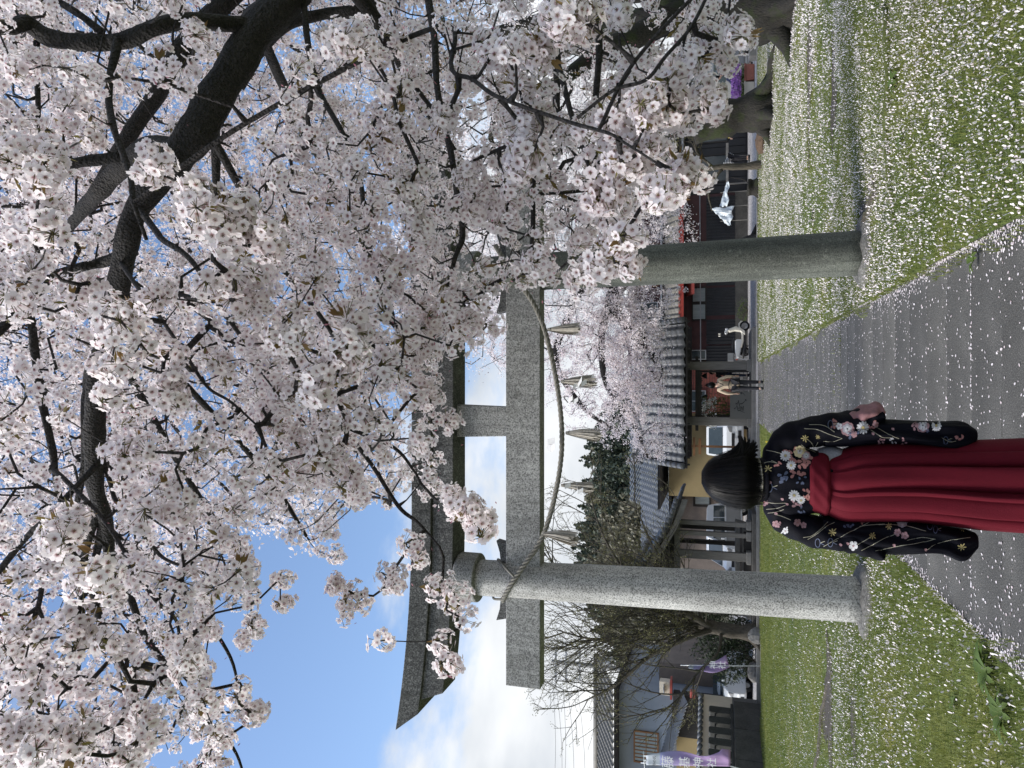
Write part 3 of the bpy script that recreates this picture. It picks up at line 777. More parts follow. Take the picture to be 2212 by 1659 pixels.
def quads_np(C, size):
    n = len(C); N, A, B = rand_basis(rng.normal(size=(n, 3))); s = (size * rng.uniform(.6, 1.2, n))[:, None]
    V = np.stack([C - A * s * .5, C + B * s * .45 + N * s * .1, C + A * s * .5, C - B * s * .45 + N * s * .1], 1).reshape(-1, 3)
    return V, np.arange(n * 4).reshape(-1, 4)
# ---- the near tree: trunk beyond the right edge, limbs reaching over the path -------------------
near = thing('cherry_tree', 'old cherry tree in full blossom arching over path in front of torii', 'tree', (3.45, 4.7, 0))
sk = Skel()
trunk_pts = [Vector((3.45, 4.7, -.1)), Vector((3.40, 4.66, .5)), Vector((3.30, 4.55, 1.3)), Vector((3.12, 4.40, 2.1)), Vector((2.92, 4.25, 2.8))]
part('trunk', wood_mesh(trunk_pts, [.40, .30, .25, .22, .20], 20, .12, 1), M['bark'], near, smooth=True)
sk.add([p for p in catmull(trunk_pts, 5)], -1)
LIMBS = [
 [(700,-120,3.95,95),(620,0,3.55,84),(560,62,3.4,78),(515,135,3.3,72),(465,210,3.2,72),(425,285,3.1,76),(385,332,3.05,70),(340,390,3.0,55),(300,450,3.0,52),(272,530,3.0,50),(255,630,3.05,46),(232,720,3.1,43),(215,800,3.1,44),(205,900,3.15,42),(198,990,3.2,40),(205,1060,3.3,36),(222,1130,3.4,30),(235,1230,3.5,20)],
 [(385,332,3.05,55),(340,318,3.1,48),(293,337,3.15,44),(249,375,3.25,40),(215,412,3.3,38),(182,448,3.4,32),(140,500,3.5,22)],
 [(580,-90,4.6,46),(490,0,4.4,42),(430,60,4.3,40),(381,126,4.2,38),(337,205,4.2,36),(293,278,4.15,34),(258,322,4.1,32),(223,390,4.1,28),(190,440,4.1,24)],
 [(536,53,3.35,34),(480,48,3.2,32),(430,48,3.05,34),(381,50,2.95,36),(330,62,2.85,36),(264,85,2.8,36),(180,88,2.7,33),(103,85,2.65,36),(59,53,2.6,36),(20,60,2.5,33),(-60,66,2.4,30)],
 [(223,72,2.75,18),(180,38,2.7,16),(126,0,2.65,15),(70,-50,2.6,13)],
 [(79,91,2.65,13),(78,160,2.6,11),(78,240,2.55,11),(79,350,2.5,9),(84,430,2.5,6)],
 [(249,97,2.75,20),(238,170,2.65,17),(234,230,2.6,15),(252,290,2.5,14),(275,370,2.45,13),(293,440,2.4,12),(312,520,2.4,8)],
 [(262,340,3.15,26),(210,348,3.1,24),(170,355,3.05,22),(120,362,3.0,20),(85,367,2.95,16)],
 [(250,556,3.02,26),(215,567,3.0,22),(180,575,2.95,20),(126,588,2.9,17),(90,622,2.8,16),(62,655,2.75,17),(66,710,2.7,17),(73,765,2.7,17),(94,867,2.7,17),(114,970,2.7,16),(125,1050,2.7,12),(150,1150,2.7,8)],
 [(62,655,2.75,18),(44,662,2.7,20),(20,690,2.65,21),(0,715,2.6,20),(-50,760,2.5,18)],
 [(228,735,3.1,26),(200,790,3.2,22),(188,850,3.3,22),(182,940,3.35,20),(180,1010,3.4,16),(170,1100,3.5,10)],
 [(212,1100,3.36,20),(185,1200,3.4,18),(176,1288,3.5,16),(175,1360,3.5,13),(165,1450,3.5,8)],
 [(222,1130,3.4,18),(205,1220,3.5,17),(205,1294,3.5,16),(228,1365,3.5,13),(255,1450,3.5,9)],
 [(235,1230,3.5,16),(278,1288,3.5,15),(310,1367,3.5,14),(357,1432,3.5,13),(430,1530,3.5,10),(500,1620,3.5,7),(530,1700,3.5,5)],
 [(132,1022,2.5,11),(220,1118,2.4,9),(293,1221,2.35,9),(345,1290,2.3,8),(375,1338,2.3,7),(384,1417,2.3,5)],
 [(215,1000,3.25,16),(164,1048,3.0,13),(103,1118,2.9,14),(59,1162,2.9,13),(0,1235,2.85,12),(-40,1290,2.8,10)],
 [(103,1118,2.9,11),(111,1174,2.7,11),(98,1230,2.65,11),(79,1309,2.6,11),(44,1403,2.6,10),(20,1490,2.6,7)],
 [(215,972,3.22,11),(240,1040,3.3,10),(249,1075,3.3,10),(278,1104,3.3,9),(322,1177,3.3,9),(363,1210,3.25,7),(425,1240,3.2,6),(480,1253,3.2,5)],
 [(480,195,3.25,24),(466,230,3.7,22),(466,300,4.3,20),(466,390,4.5,18),(470,480,4.6,12)],
 [(940,60,2.5,11),(975,150,2.3,10),(1012,173,2.25,9),(1060,200,2.2,9),(1118,231,2.15,9),(1236,262,2.1,9),(1312,279,2.05,8),(1360,300,2.05,6),(1420,350,2.0,5)],
 [(1520,-30,2.2,8),(1499,63,2.15,8),(1440,120,2.1,8),(1393,169,2.1,8),(1330,190,2.1,8),(1245,254,2.1,7)],
 [(1180,-60,3.6,20),(1190,0,3.5,19),(1198,72,3.5,18),(1202,150,3.5,17),(1203,237,3.5,15),(1210,330,3.4,9)],
 [(1200,130,3.5,14),(1211,169,3.4,13),(1240,254,3.3,11),(1262,330,3.2,8),(1290,420,3.1,6)],
 [(1268,-70,4.1,18),(1283,0,4.0,17),(1296,106,4.0,16),(1287,237,3.9,14),(1291,296,3.9,11),(1310,400,3.8,7)],
 [(1210,330,3.4,11),(1160,340,3.1,12),(1156,400,3.05,12),(1154,480,3.0,11),(1152,563,3.0,9),(1165,610,3.0,5)],
 [(915,-60,3.6,18),(925,0,3.5,17),(935,90,3.4,16),(945,180,3.3,15),(958,260,3.25,14),(970,326,3.2,14),(987,423,3.2,14),(999,508,3.2,13),(985,560,3.2,10),(960,640,3.2,6)],
 [(640,-40,3.7,15),(655,0,3.6,14),(665,90,3.5,13),(690,190,3.4,13),(745,290,3.35,12),(780,400,3.3,11),(790,500,3.3,8),(800,600,3.3,5)],
 [(855,-30,5.2,26),(780,20,5.0,25),(700,32,4.9,24),(620,55,4.7,24),(560,110,4.6,20),(520,190,4.6,14)],
 [(300,450,2.98,16),(340,500,2.85,14),(352,524,2.8,13),(390,550,2.75,12),(422,574,2.7,11),(475,650,2.7,10),(527,741,2.7,10),(595,832,2.7,9),(660,876,2.65,9),(750,920,2.6,9),(850,970,2.6,8),(900,1020,2.6,5)],
 [(262,570,2.98,10),(310,630,2.6,9),(360,697,2.3,8),(404,770,2.2,8),(457,837,2.2,7),(498,873,2.2,6),(560,920,2.2,4)],
 [(700,880,3.0,10),(735,915,3.0,10),(800,1000,3.0,9),(860,1090,3.0,9),(900,1130,3.0,7),(950,1180,3.0,4)],
 [(790,500,3.3,11),(815,600,3.3,10),(836,665,3.3,10),(858,720,3.3,10),(880,773,3.3,9),(905,830,3.3,5)],
 [(255,640,3.05,18),(340,760,3.4,15),(420,850,3.8,14),(520,960,4.2,12),(600,1060,4.4,10),(660,1160,4.5,7)],
 [(232,720,3.1,18),(330,900,3.7,15),(420,1050,4.2,13),(500,1180,4.5,10),(560,1280,4.6,6)],
 [(560,62,3.4,24),(620,200,4.2,22),(680,320,4.8,19),(740,450,5.2,15),(800,560,5.5,11),(850,680,5.7,7)],
 [(700,-100,3.95,40),(820,60,4.6,28),(900,200,5.2,22),(980,330,5.7,17),(1060,450,6.0,12),(1120,540,6.1,7)],
 [(222,1130,3.4,14),(330,1230,3.9,12),(430,1330,4.2,10),(500,1420,4.3,7),(520,1520,4.3,4)],
 [(450,280,3.15,18),(520,420,3.6,15),(600,560,4.0,13),(690,680,4.3,10),(770,800,4.5,7),(850,920,4.6,4)],
]
def limb_r(p, w): 
    d = (p - Vector((0, 0, EYE))).dot(fw); return w * .5 * K * d / FPX
for li, L in enumerate(LIMBS):
    pts = [W(a, b, c) for a, b, c, w in L]; rs = [limb_r(p, w[3]) for p, w in zip(pts, L)]
    j = sk.near(pts[0]); q = Vector(sk.P[j]); gap = (q - pts[0]).length
    if gap > .05:
        mid = q.lerp(pts[0], .5) + Vector((0, 0, .10 * gap)); pts = [q, mid] + pts; rs = [rs[0] * 1.15, rs[0] * 1.08] + rs
    pts_j = [pts[0]] + [p + Vector(rng.normal(0, .006, 3)) for p in pts[1:]]
    part('limb' if rs[0] > .022 else 'branch', wood_mesh(pts_j, rs, 14 if rs[0] > .03 else 9, .10 if rs[0] > .02 else .05, li), M['bark'] if rs[0] > .015 else M['bark_twig'], near, smooth=True)
    sk.add(catmull(pts_j, 3)[1:], j)

CANOPY = [(-80, -90), (-80, 1720), (430, 1720), (490, 1540), (455, 1480), (420, 1400), (480, 1345), (545, 1320), (545, 1230), (520, 1170), (600, 1150), (650, 1180), (700, 1210), (740, 1190), (720, 1110),
          (800, 1080), (880, 1080), (950, 1090), (940, 1020), (930, 960), (935, 860), (960, 770), (1030, 720), (1060, 640), (1150, 590), (1210, 560), (1290, 590), (1370, 560), (1370, 490), (1420, 440), (1500, 410), (1505, 360),
          (1440, 300), (1460, 240), (1550, 180), (1620, 70), (1610, -60)]
poly = np.array(CANOPY, float)
def WD(dx, dy, d):
    x, y, z = ray(dx, dy); return Vector((x * d, y * d, EYE + z * d))
def in_poly(x, y):
    c = np.zeros(len(x), bool); j = len(poly) - 1
    for i in range(len(poly)):
        xi, yi = poly[i]; xj, yj = poly[j]
        c ^= ((yi > y) != (yj > y)) & (x < (xj - xi) * (y - yi) / (yj - yi + 1e-12) + xi); j = i
    return c
sites = []
# sprays that hang close, several spurs each: (dx, dy, depth, count, spread in disp px)
SPRAYS = [(415,75,2.2,3,28),(335,345,2.0,4,32),(372,165,2.4,4,45),(60,350,2.0,6,60),(40,600,2.0,6,55),(110,470,2.1,5,50),(240,770,1.95,6,60),(250,690,2.0,5,45),(420,440,1.95,6,55),(490,480,1.9,6,50),(565,515,1.9,6,50),
 (470,610,2.2,5,55),(540,640,2.4,4,50),(620,735,2.1,5,50),(730,745,2.0,6,55),(700,800,2.1,5,45),(345,840,2.2,5,55),(560,760,2.6,4,60),(600,870,2.5,5,55),(670,1000,2.7,5,50),(560,900,2.7,4,50),(150,1140,2.0,6,55),(215,1235,2.0,6,55),(180,1390,2.1,6,65),
 (60,1400,2.2,6,65),(50,1590,1.95,7,60),(150,1630,2.1,5,50),(380,1240,2.6,4,40),(395,1420,2.2,4,35),(280,1560,2.5,5,55),(420,1500,2.9,3,35),
 (985,1095,2.3,5,38),(1012,1130,2.3,4,32),(945,1385,2.6,1,14),(962,1440,2.6,2,20),(830,1385,2.8,1,10),(760,1290,3.2,3,24),(725,1262,3.2,3,24),(612,1302,3.2,2,14),(600,1250,3.0,2,12),(545,1358,3.2,3,26),(520,1385,3.2,2,18),(525,1525,3.1,4,32),(545,1545,3.1,2,16),(510,1485,3.1,2,22),(740,1320,3.0,2,14),(850,1265,3.1,3,28),(835,1230,3.1,2,22),(975,1290,2.9,3,24),(935,1260,3.0,2,22),(900,1190,3.0,3,30),(1000,1340,2.7,1,10),(490,1590,3.1,3,25),(470,1640,3.1,4,35),
 (1150,95,2.1,5,45),(1215,55,2.0,5,42),(1245,45,2.0,4,36),(1150,250,2.3,4,42),(960,265,2.4,5,48),(1130,330,2.2,6,46),(1385,235,1.95,6,52),(1440,195,1.95,5,45),(1350,310,2.1,6,50),(1470,385,1.9,6,42),(1440,425,1.95,5,36),(1310,430,2.2,6,50),(1400,350,2.1,4,40),
 (1545,225,2.0,4,24),(1590,65,2.0,3,26),(1500,125,2.05,4,30),(1555,95,2.1,2,18),(1480,250,2.3,2,20),(1000,420,2.5,5,48),(870,400,2.3,6,52),(900,480,2.4,5,50),(930,690,2.7,5,44),(960,640,2.7,5,44),(1000,715,2.7,4,34),(1020,690,2.7,3,30),(830,570,2.6,5,50),(1085,470,2.5,5,46),
 (1165,590,2.6,3,26),(1130,600,2.7,3,26),(1260,590,2.4,2,18),(1235,600,2.5,2,14),(1345,515,2.2,4,36),(1370,590,2.2,3,20),(1320,560,2.3,2,20),(905,765,2.9,5,46),(925,850,3.1,4,34),(950,920,3.1,4,30),(880,830,3.0,4,40),(1250,500,2.6,4,44),(1060,90,2.3,4,40),(820,250,2.6,5,50),(780,120,2.5,5,50),(690,420,2.6,5,52),(640,300,2.8,5,55)]
for a, b, Yd, n, sp in SPRAYS:
    for k in range(n):
        g = rng.normal(0, .42, 2) * sp
        sites.append(WD(a + g[0], b + g[1], Yd * 1.06 + rng.normal(0, .08)))
nfill = 0
THICK = [(a, b, (a[3] + b[3]) / 2, (a[2] + b[2]) / 2 / ray((a[0] + b[0]) / 2, (a[1] + b[1]) / 2)[1]) for L in LIMBS[:-6] for a, b in zip(L[:-1], L[1:]) if (a[3] + b[3]) / 2 > 12]
while nfill < 3000:
    x = rng.uniform(-80, 1620); y = rng.uniform(-90, 1720)
    if not in_poly(np.array([x]), np.array([y]))[0]: continue
    if rng.random() > (.62 + .45 * math.sin(x * .021 + 1.3 * math.sin(y * .013)) * math.sin(y * .017 + x * .006)): continue
    hi = 6.6 if x > 300 else 5.2
    Yd = 2.3 + (hi - 2.3) * rng.random() ** 1.2
    if y > 1150 and x > 420: Yd = min(Yd, 4.6) if rng.random() < .8 else Yd
    Yd = Yd / ray(x, y)[1] if x > 900 else Yd * 1.04      # from here on: distance along the view
    for pa, pb_, wa_, ya_ in THICK:                       # leave the great limbs open to view
        ex_, ey_ = pb_[0] - pa[0], pb_[1] - pa[1]; tt = max(0, min(1, ((x - pa[0]) * ex_ + (y - pa[1]) * ey_) / (ex_ * ex_ + ey_ * ey_)))
        if math.hypot(x - pa[0] - tt * ex_, y - pa[1] - tt * ey_) < wa_ * .5 + (34 if wa_ > 26 else 20) and Yd < ya_ + .2 and rng.random() < .93: Yd = ya_ + .35 + 1.6 * rng.random()
    sites.append(WD(x, y, Yd)); nfill += 1
sites = np.array([tuple(s) for s in sites])
sk.grow_all(sites, step=.13, droop=.10, wob=.020, max_nodes=60000)
R = .0024 * np.clip(sk.count, 1, None) ** .42; R = np.minimum(R, .014)
V, F = tubes_np([p for p in sk.paths if len(p) > 1], sk.P, R, 5)
part('twigs', (V, F), M['bark_twig'], near, smooth=True, kind='stuff')
# flowers: the nearest 300 spur clusters are pieces of their own, the rest one mass
depth = (sites - np.array([0, 0, EYE])) @ np.array(fw)
px_u = 384 + FPX * sites[:, 0] / depth; inview = (px_u > -10) & (px_u < 778)
order = np.argsort(np.where(inview, depth, 99)); near_i = order[:300]; rest = order[300:]
cms = [cluster_mesh(k, .040 + .004 * (k % 3), 19 + 2 * (k % 4)) for k in range(8)]
for q, i in enumerate(near_i):
    piece('blossom_cluster', cms[q % 8], near, sites[i], tuple(rng.uniform(0, 6.28, 3)), float(rng.uniform(.82, 1.28)))
extra = []                                              # spurs along the outer twigs as well
for p in sk.paths:
    if len(p) > 3 and rng.random() < .45: extra.append(sk.P[p[-2]] + rng.normal(0, .02, 3))
cc = np.concatenate([sites[rest], np.array(extra)])
dcc = (cc - np.array([0, 0, EYE])) @ np.array(fw)
Cs, Ns = cluster_flowers(cc, rng.uniform(.036, .058, len(cc)), 17)
Cf = np.concatenate(Cs); Nf = np.concatenate(Ns)
V, F, ra = flowers_np(Cf, Nf, .0185)
o = part('blossom', (V, F), M['petal'], near, kind='stuff'); rad_attr(o, ra)
cen = np.concatenate([np.tile(c, (len(x), 1)) for c, x in zip(cc, Cs)]); cen = cen + np.array([0, 0, .012])
sdir = np.cross(Cf - cen, rng.normal(size=Cf.shape)); sdir /= np.linalg.norm(sdir, axis=1, keepdims=True) + 1e-9
Vst = np.stack([cen - sdir * .0010, cen + sdir * .0010, Cf + sdir * .0012, Cf - sdir * .0012], 1).reshape(-1, 3)
part('flower_stalks', (Vst, np.arange(len(Vst)).reshape(-1, 4)), M['stalk'], near, kind='stuff')
lc = cc[rng.random(len(cc)) < .30]; lc = np.repeat(lc, 4, 0)
def leaf_quads(C, size, up=.3):
    n = len(C); D = rng.normal(size=(n, 3)); D[:, 2] += up; D /= np.linalg.norm(D, axis=1, keepdims=True); S = np.cross(D, rng.normal(size=(n, 3))); S /= np.linalg.norm(S, axis=1, keepdims=True) + 1e-9
    s = (size * rng.uniform(.6, 1.3, n))[:, None]
    return np.stack([C, C + D * s * .5 + S * s * .16, C + D * s, C + D * s * .5 - S * s * .16], 1).reshape(-1, 3), np.arange(n * 4).reshape(-1, 4)
bc = cc[rng.random(len(cc)) < .4]; bc = np.repeat(bc, 4, 0); bc = bc + rng.normal(0, 1, bc.shape) * .045
M['bud'] = simple('pink_bud', rgb(.50, .20, .26), .6, .2, 30, 0)
part('buds', leaf_quads(bc, .017, -.4), M['bud'], near, kind='stuff')
part('young_leaves', leaf_quads(lc, .05), M['young_leaf'], near, kind='stuff')
hs = []                                                 # the high, far side of the crown
while len(hs) < 2300:
    x = rng.uniform(-80, 1000); y = rng.uniform(-90, 1250)
    if not in_poly(np.array([x + 40]), np.array([y + 30]))[0]: continue
    p = W(x, y, rng.uniform(5.2, 9.5))
    if p.y > 6.9 and p.z < 5.6: continue
    hs.append(tuple(p))
hs = np.array(hs)
sk2 = Skel(); sk2.P = sk.P[::3].copy(); sk2.par = [-1] * len(sk2.P); sk2.grow_all(hs, step=.3, droop=.1, wob=.03, max_nodes=60000)
V, F = tubes_np([p for p in sk2.paths if len(p) > 1], sk2.P, np.minimum(.0028 * np.clip(sk2.count, 1, None) ** .42, .02), 4)
part('high_twigs', (V, F), M['bark_twig'], near, kind='stuff')
C = np.repeat(hs, 34, 0) + rng.normal(0, 1, (len(hs) * 34, 3)) * np.repeat(rng.uniform(.05, .12, len(hs)), 34)[:, None]
V, F = quads_np(C, .046); o = part('high_blossom', (V, F), M['petal_far'], near, kind='stuff'); rad_attr(o, np.repeat(rng.uniform(.2, 1, len(C)), 4))

# ---- trees further off -------------------------------------------------------------------------
def ell_points(n, ells, shell=.55):
    out = []; wts = np.array([e[1][0] * e[1][1] * e[1][2] * (e[2] if len(e) > 2 else 1) for e in ells]); wts = wts / wts.sum()
    while len(out) < n:
        c, r = ells[rng.choice(len(ells), p=wts)][:2]
        d = rng.normal(size=3); d /= np.linalg.norm(d); q = (shell + (1 - shell) * rng.random()) if rng.random() < .7 else rng.random() ** .5
        out.append(np.array(c) + d * np.array(r) * q)
    return np.array(out)
def branch_out(s, ells, n_first):
    """long whippy shoots fanning out from the limbs, three orders of them"""
    n0 = len(s.par); P = [tuple(p) for p in s.P]; par = list(s.par); count = [0.0] * n0; tips = []
    def inside(q): return any((((q - np.array(c)) / (np.array(r) * 1.12)) ** 2).sum() < 1 for c, r in ells)
    def shoot(j, d, L, lev):
        n = 7; p = np.array(P[j]); d = d / np.linalg.norm(d); bend = rng.normal(0, .10, 3) + np.array([0, 0, .10]); path = [j]; prev = j
        for k in range(n):
            d = d + bend * .45 + rng.normal(0, .05, 3); d /= np.linalg.norm(d); p = p + d * L / n
            if not inside(p) and k > 1: break
            P.append(tuple(p)); par.append(prev); prev = len(P) - 1; count.append(0.0); path.append(prev)
            if lev < 3 and k >= 1 and rng.random() < (.80 if lev == 1 else .62):
                a = rng.normal(size=3); a -= d * a.dot(d); a /= np.linalg.norm(a); shoot(prev, d * math.cos(.75) + a * math.sin(.75) + np.array([0, 0, .12]), L * rng.uniform(.38, .62), lev + 1)
        s.paths.append(path); tips.append(P[prev])
    cand = [i for i in range(n0) if par[i] >= 0 and P[i][2] > 1.8]
    for _ in range(n_first):
        j = int(rng.choice(cand)); t = np.array(P[j]) - np.array(P[par[j]]); t /= np.linalg.norm(t) + 1e-9
        a = rng.normal(size=3) * np.array([1, .6, 1]); a -= t * a.dot(t); a /= np.linalg.norm(a); shoot(j, t * .75 + a * .8 + np.array([0, 0, .25]), rng.uniform(1.4, 3.2), 1)
    s.P = np.array(P); s.par = par; c = np.zeros(len(P))
    for p in s.paths: c[p[-1]] += 1
    for i in range(len(P) - 1, -1, -1):
        if par[i] >= 0: c[par[i]] += c[i]
    s.count = c; return np.array(tips)
def far_tree(name, label, base, trunk, trad, limbs, ells, n_tip, mat, twig_mat, leaf, rmin=.006, seed=0, flare=True, up=0.0):
    t = thing(name, label, 'tree', base); s = Skel()
    tp = [Vector(p) for p in trunk]
    part('trunk', wood_mesh(tp, trad, 18, .16, seed), mat, t, smooth=True)
    s.add(catmull(tp, 5), -1)
    if flare:
        for k in range(6):
            a = 2 * math.pi * k / 6 + rng.uniform(-.3, .3); d = Vector((math.cos(a), math.sin(a), 0)); r0 = trad[0]
            part('root', wood_mesh([Vector(base) + d * r0 * .3 + Vector((0, 0, r0 * 1.0)), Vector(base) + d * r0 * 1.0 + Vector((0, 0, r0 * .3)), Vector(base) + d * r0 * rng.uniform(1.6, 2.3) + Vector((0, 0, -.04))], [r0 * .4, r0 * .28, r0 * .06], 9, .12, k), mat, t, smooth=True)
    for k, (pts, rr) in enumerate(limbs):
        pts = [Vector(p) for p in pts]; j = s.near(pts[0]); pts[0] = Vector(s.P[j])
        part('limb', wood_mesh(pts, rr, 12, .10, seed + k), mat, t, smooth=True); s.add(catmull(pts, 4)[1:], j)
    if n_tip < 0: A = branch_out(s, ells, -n_tip)
    else: A = ell_points(n_tip, ells); s.grow_all(A, step=.45, droop=.12, wob=.05 if up == 0 else .03, max_nodes=40000, up=up)
    R = np.minimum(rmin * np.clip(s.count, 1, None) ** .45, .09)
    V, F = tubes_np([p for p in s.paths if len(p) > 1], s.P, R, 5)
    part('twigs', (V, F), twig_mat, t, smooth=True, kind='stuff')
    leaf(t, s, A)
    return t
def blossom_leaf(per, spread, size, keep=1.0):
    def f(t, s, A):
        tips = [A]
        for p in s.paths:
            if len(p) > 2: tips.append(s.P[p[1:-1]][rng.random(len(p) - 2) < .75])
        A2 = np.concatenate(tips); n = len(A2)
        C = np.repeat(A2, per, 0) + rng.normal(0, 1, (n * per, 3)) * np.repeat(spread * rng.uniform(.5, 1.3, n), per)[:, None] * np.array([1, 1, .85])
        V, F = quads_np(C, size); o = part('blossom', (V, F), M['petal_far'], t, kind='stuff'); rad_attr(o, np.repeat(rng.uniform(.3, 1, n * per), 4))
    return f
ta = GP(1712, 14)
far_tree('cherry_tree', 'mossy cherry tree with thick trunk at the right edge of the lawn', ta, [ta + Vector((0, 0, -.1)), ta + Vector((.02, 0, .7)), ta + Vector((.1, 0, 1.5)), ta + Vector((.25, .1, 2.3))], [.62, .50, .46, .42],
  [([ta + Vector((.2, 0, 2.0)), W(1440, 45, 14.5), W(1363, 85, 14.2), W(1308, 105, 14), W(1230, 160, 13.6), W(1150, 215, 13.2)], [.30, .26, .22, .20, .15, .08]),
   ([ta + Vector((.2, 0, 2.2)), W(1430, -20, 14.8), W(1330, -10, 14.8), W(1180, 40, 14.8), W(1000, 90, 14.6)], [.30, .24, .2, .16, .08]),
   ([ta + Vector((.2, 0, 2.2)), W(1400, -120, 15.5), W(1250, -160, 16), W(1000, -150, 16.5)], [.3, .25, .2, .1]),
   ([ta + Vector((.25, .1, 2.3)), W(1330, 60, 16), W(1150, 130, 16.5), W(1090, 190, 17), W(1060, 300, 17)], [.28, .24, .2, .18, .08])],
  [((6.3, 15, 6.9), (6.2, 4.5, 4.3)), ((4.2, 13.5, 5.5), (3.2, 2.5, 2.6))], 700, M['bark_moss'], M['bark'], blossom_leaf(36, .13, .052), seed=20)
tb = GP(1668, 232)
tree_b = far_tree('cherry_tree', 'cherry tree with moss green forked trunk and spreading root in petals', tb, [tb + Vector((0, 0, -.1)), tb + Vector((-.05, 0, .6)), tb + Vector((-.2, 0, 1.4)), tb + Vector((-.35, 0, 2.1))], [.60, .48, .46, .42],
  [([tb + Vector((-.3, 0, 1.9)), W(1440, 275, 20.8), W(1380, 300, 20.6), W(1300, 360, 20.3), W(1230, 420, 20)], [.3, .26, .2, .14, .07]),
   ([tb + Vector((-.2, 0, 1.8)), W(1450, 215, 21.2), W(1390, 170, 21.4), W(1300, 120, 21.6), W(1150, 90, 22)], [.34, .3, .26, .2, .09]),
   ([tb + Vector((-.3, 0, 2.0)), W(1420, 250, 21.5), W(1300, 250, 22), W(1150, 260, 22.5)], [.26, .22, .18, .08])],
  [((8.0, 22, 7.2), (6.4, 4.2, 4.6)), ((5.2, 20.5, 5.4), (2.6, 2.2, 2.2))], 640, M['bark_moss'], M['bark'], blossom_leaf(34, .14, .058), seed=30)
part('root', wood_mesh([tb + Vector((.2, -.2, .25)), W(1665, 180, 20.3), W(1668, 130, 19.6), W(1672, 100, 19)], [.22, .16, .10, .03], 10, .12, 3), M['bark_moss'], tree_b, smooth=True)
tc = Vector((5.2, 28.6, 0))
far_tree('cherry_tree', 'cherry tree drooping its blossom over the tiled gate roof', tc, [tc + Vector((0, 0, -.1)), tc + Vector((-.1, 0, 1.2)), tc + Vector((-.4, 0, 2.6)), tc + Vector((-.8, 0, 3.6))], [.45, .34, .3, .27],
  [([tc + Vector((-.8, 0, 3.5)), W(1360, 600, 28.0), W(1322, 645, 27.6), W(1345, 690, 27.4), W(1390, 740, 27.2), W(1430, 800, 27)], [.30, .30, .27, .22, .17, .08]),
   ([tc + Vector((-.8, 0, 3.6)), W(1280, 600, 28), W(1230, 680, 28), W(1200, 780, 27.6), W(1260, 880, 27.2), W(1330, 930, 27)], [.26, .22, .17, .12, .09, .05]),
   ([W(1322, 645, 27.6), W(1300, 720, 27.4), W(1310, 830, 27.2), W(1370, 920, 26.9), W(1400, 990, 26.6)], [.2, .14, .11, .08, .03]),
   ([tc + Vector((-.8, 0, 3.6)), W(1200, 560, 28.4), W(1080, 640, 28.4), W(1020, 720, 28.2)], [.24, .2, .13, .06])],
  [((4.0, 28, 7.0), (5.0, 3.6, 4.4)), ((.6, 27.4, 5.6), (2.9, 1.8, 2.5)), ((-1.0, 27.0, 4.5), (2.0, 1.0, 1.6), 3), ((.9, 27.2, 4.3), (2.2, .9, 1.3), 6), ((-2.2, 26.9, 3.6), (.9, .6, 1.0), 5), ((2.4, 27.2, 5.2), (2.0, .9, 1.6), 4), ((2.2, 28, 9.2), (2.0, 2.0, 2.2)), ((6.5, 27, 3.6), (3.2, 2.2, 1.5))], 1900, M['bark'], M['bark'], blossom_leaf(32, .105, .064), seed=40)
# budding tree left of the paving, hardly any leaf yet
def bud_leaf(per, size):
    def f(t, s, A):
        tips = [A] + [s.P[p[1:]][rng.random(len(p) - 1) < .5] for p in s.paths if len(p) > 2]
        A2 = np.concatenate(tips); A2 = A2[rng.random(len(A2)) < .75]
        C = np.repeat(A2, per, 0) + rng.normal(0, .045, (len(A2) * per, 3))
        part('opening_buds', leaf_quads(C, size, .6), M['bud_leaf'], t, kind='stuff')
    return f
td = GP(1638, 1368)
far_tree('budding_tree', 'bare spreading tree with yellow green buds behind the left torii pillar', td, [td + Vector((0, 0, -.1)), td + Vector((-.02, 0, .7)), td + Vector((.02, 0, 1.4)), td + Vector((.1, 0, 1.9))], [.36, .27, .25, .23],
  [([td + Vector((0, 0, 1.6)), W(1500, 1335, 26.5), W(1420, 1300, 26.3), W(1360, 1250, 26.2), W(1300, 1150, 26), W(1270, 1050, 26)], [.13, .10, .075, .055, .04, .018]),
   ([td + Vector((0, 0, 1.5)), W(1480, 1380, 26.6), W(1400, 1420, 26.6), W(1330, 1480, 26.6), W(1250, 1520, 26.6)], [.13, .09, .065, .045, .018]),
   ([td + Vector((.05, 0, 1.8)), W(1460, 1350, 27), W(1380, 1370, 27), W(1280, 1380, 27), W(1200, 1360, 27)], [.13, .09, .07, .045, .018]),
   ([td + Vector((0, 0, 1.3)), W(1550, 1410, 26.2), W(1510, 1450, 26), W(1470, 1500, 25.8), W(1440, 1550, 25.6)], [.06, .045, .035, .028, .012]),
   ([td + Vector((.05, 0, 1.7)), W(1470, 1310, 26.8), W(1440, 1230, 26.4), W(1400, 1160, 26.2), W(1370, 1080, 26)], [.10, .075, .055, .04, .018]),
   ([td + Vector((.05, 0, 1.8)), W(1450, 1330, 26.3), W(1350, 1310, 26), W(1240, 1270, 26), W(1180, 1200, 26)], [.10, .075, .055, .04, .018])],
  [((-8.6, 26.6, 5.2), (5.6, 2.6, 3.1)), ((-10.5, 26.2, 5.0), (3.2, 2.0, 3.2)), ((-5.6, 26.2, 4.9), (2.8, 1.6, 2.6))], -125, M['bark_grey'], M['bark_grey'], bud_leaf(3, .065), rmin=.0062, seed=50, up=.22)
te = GP(1648, 355)
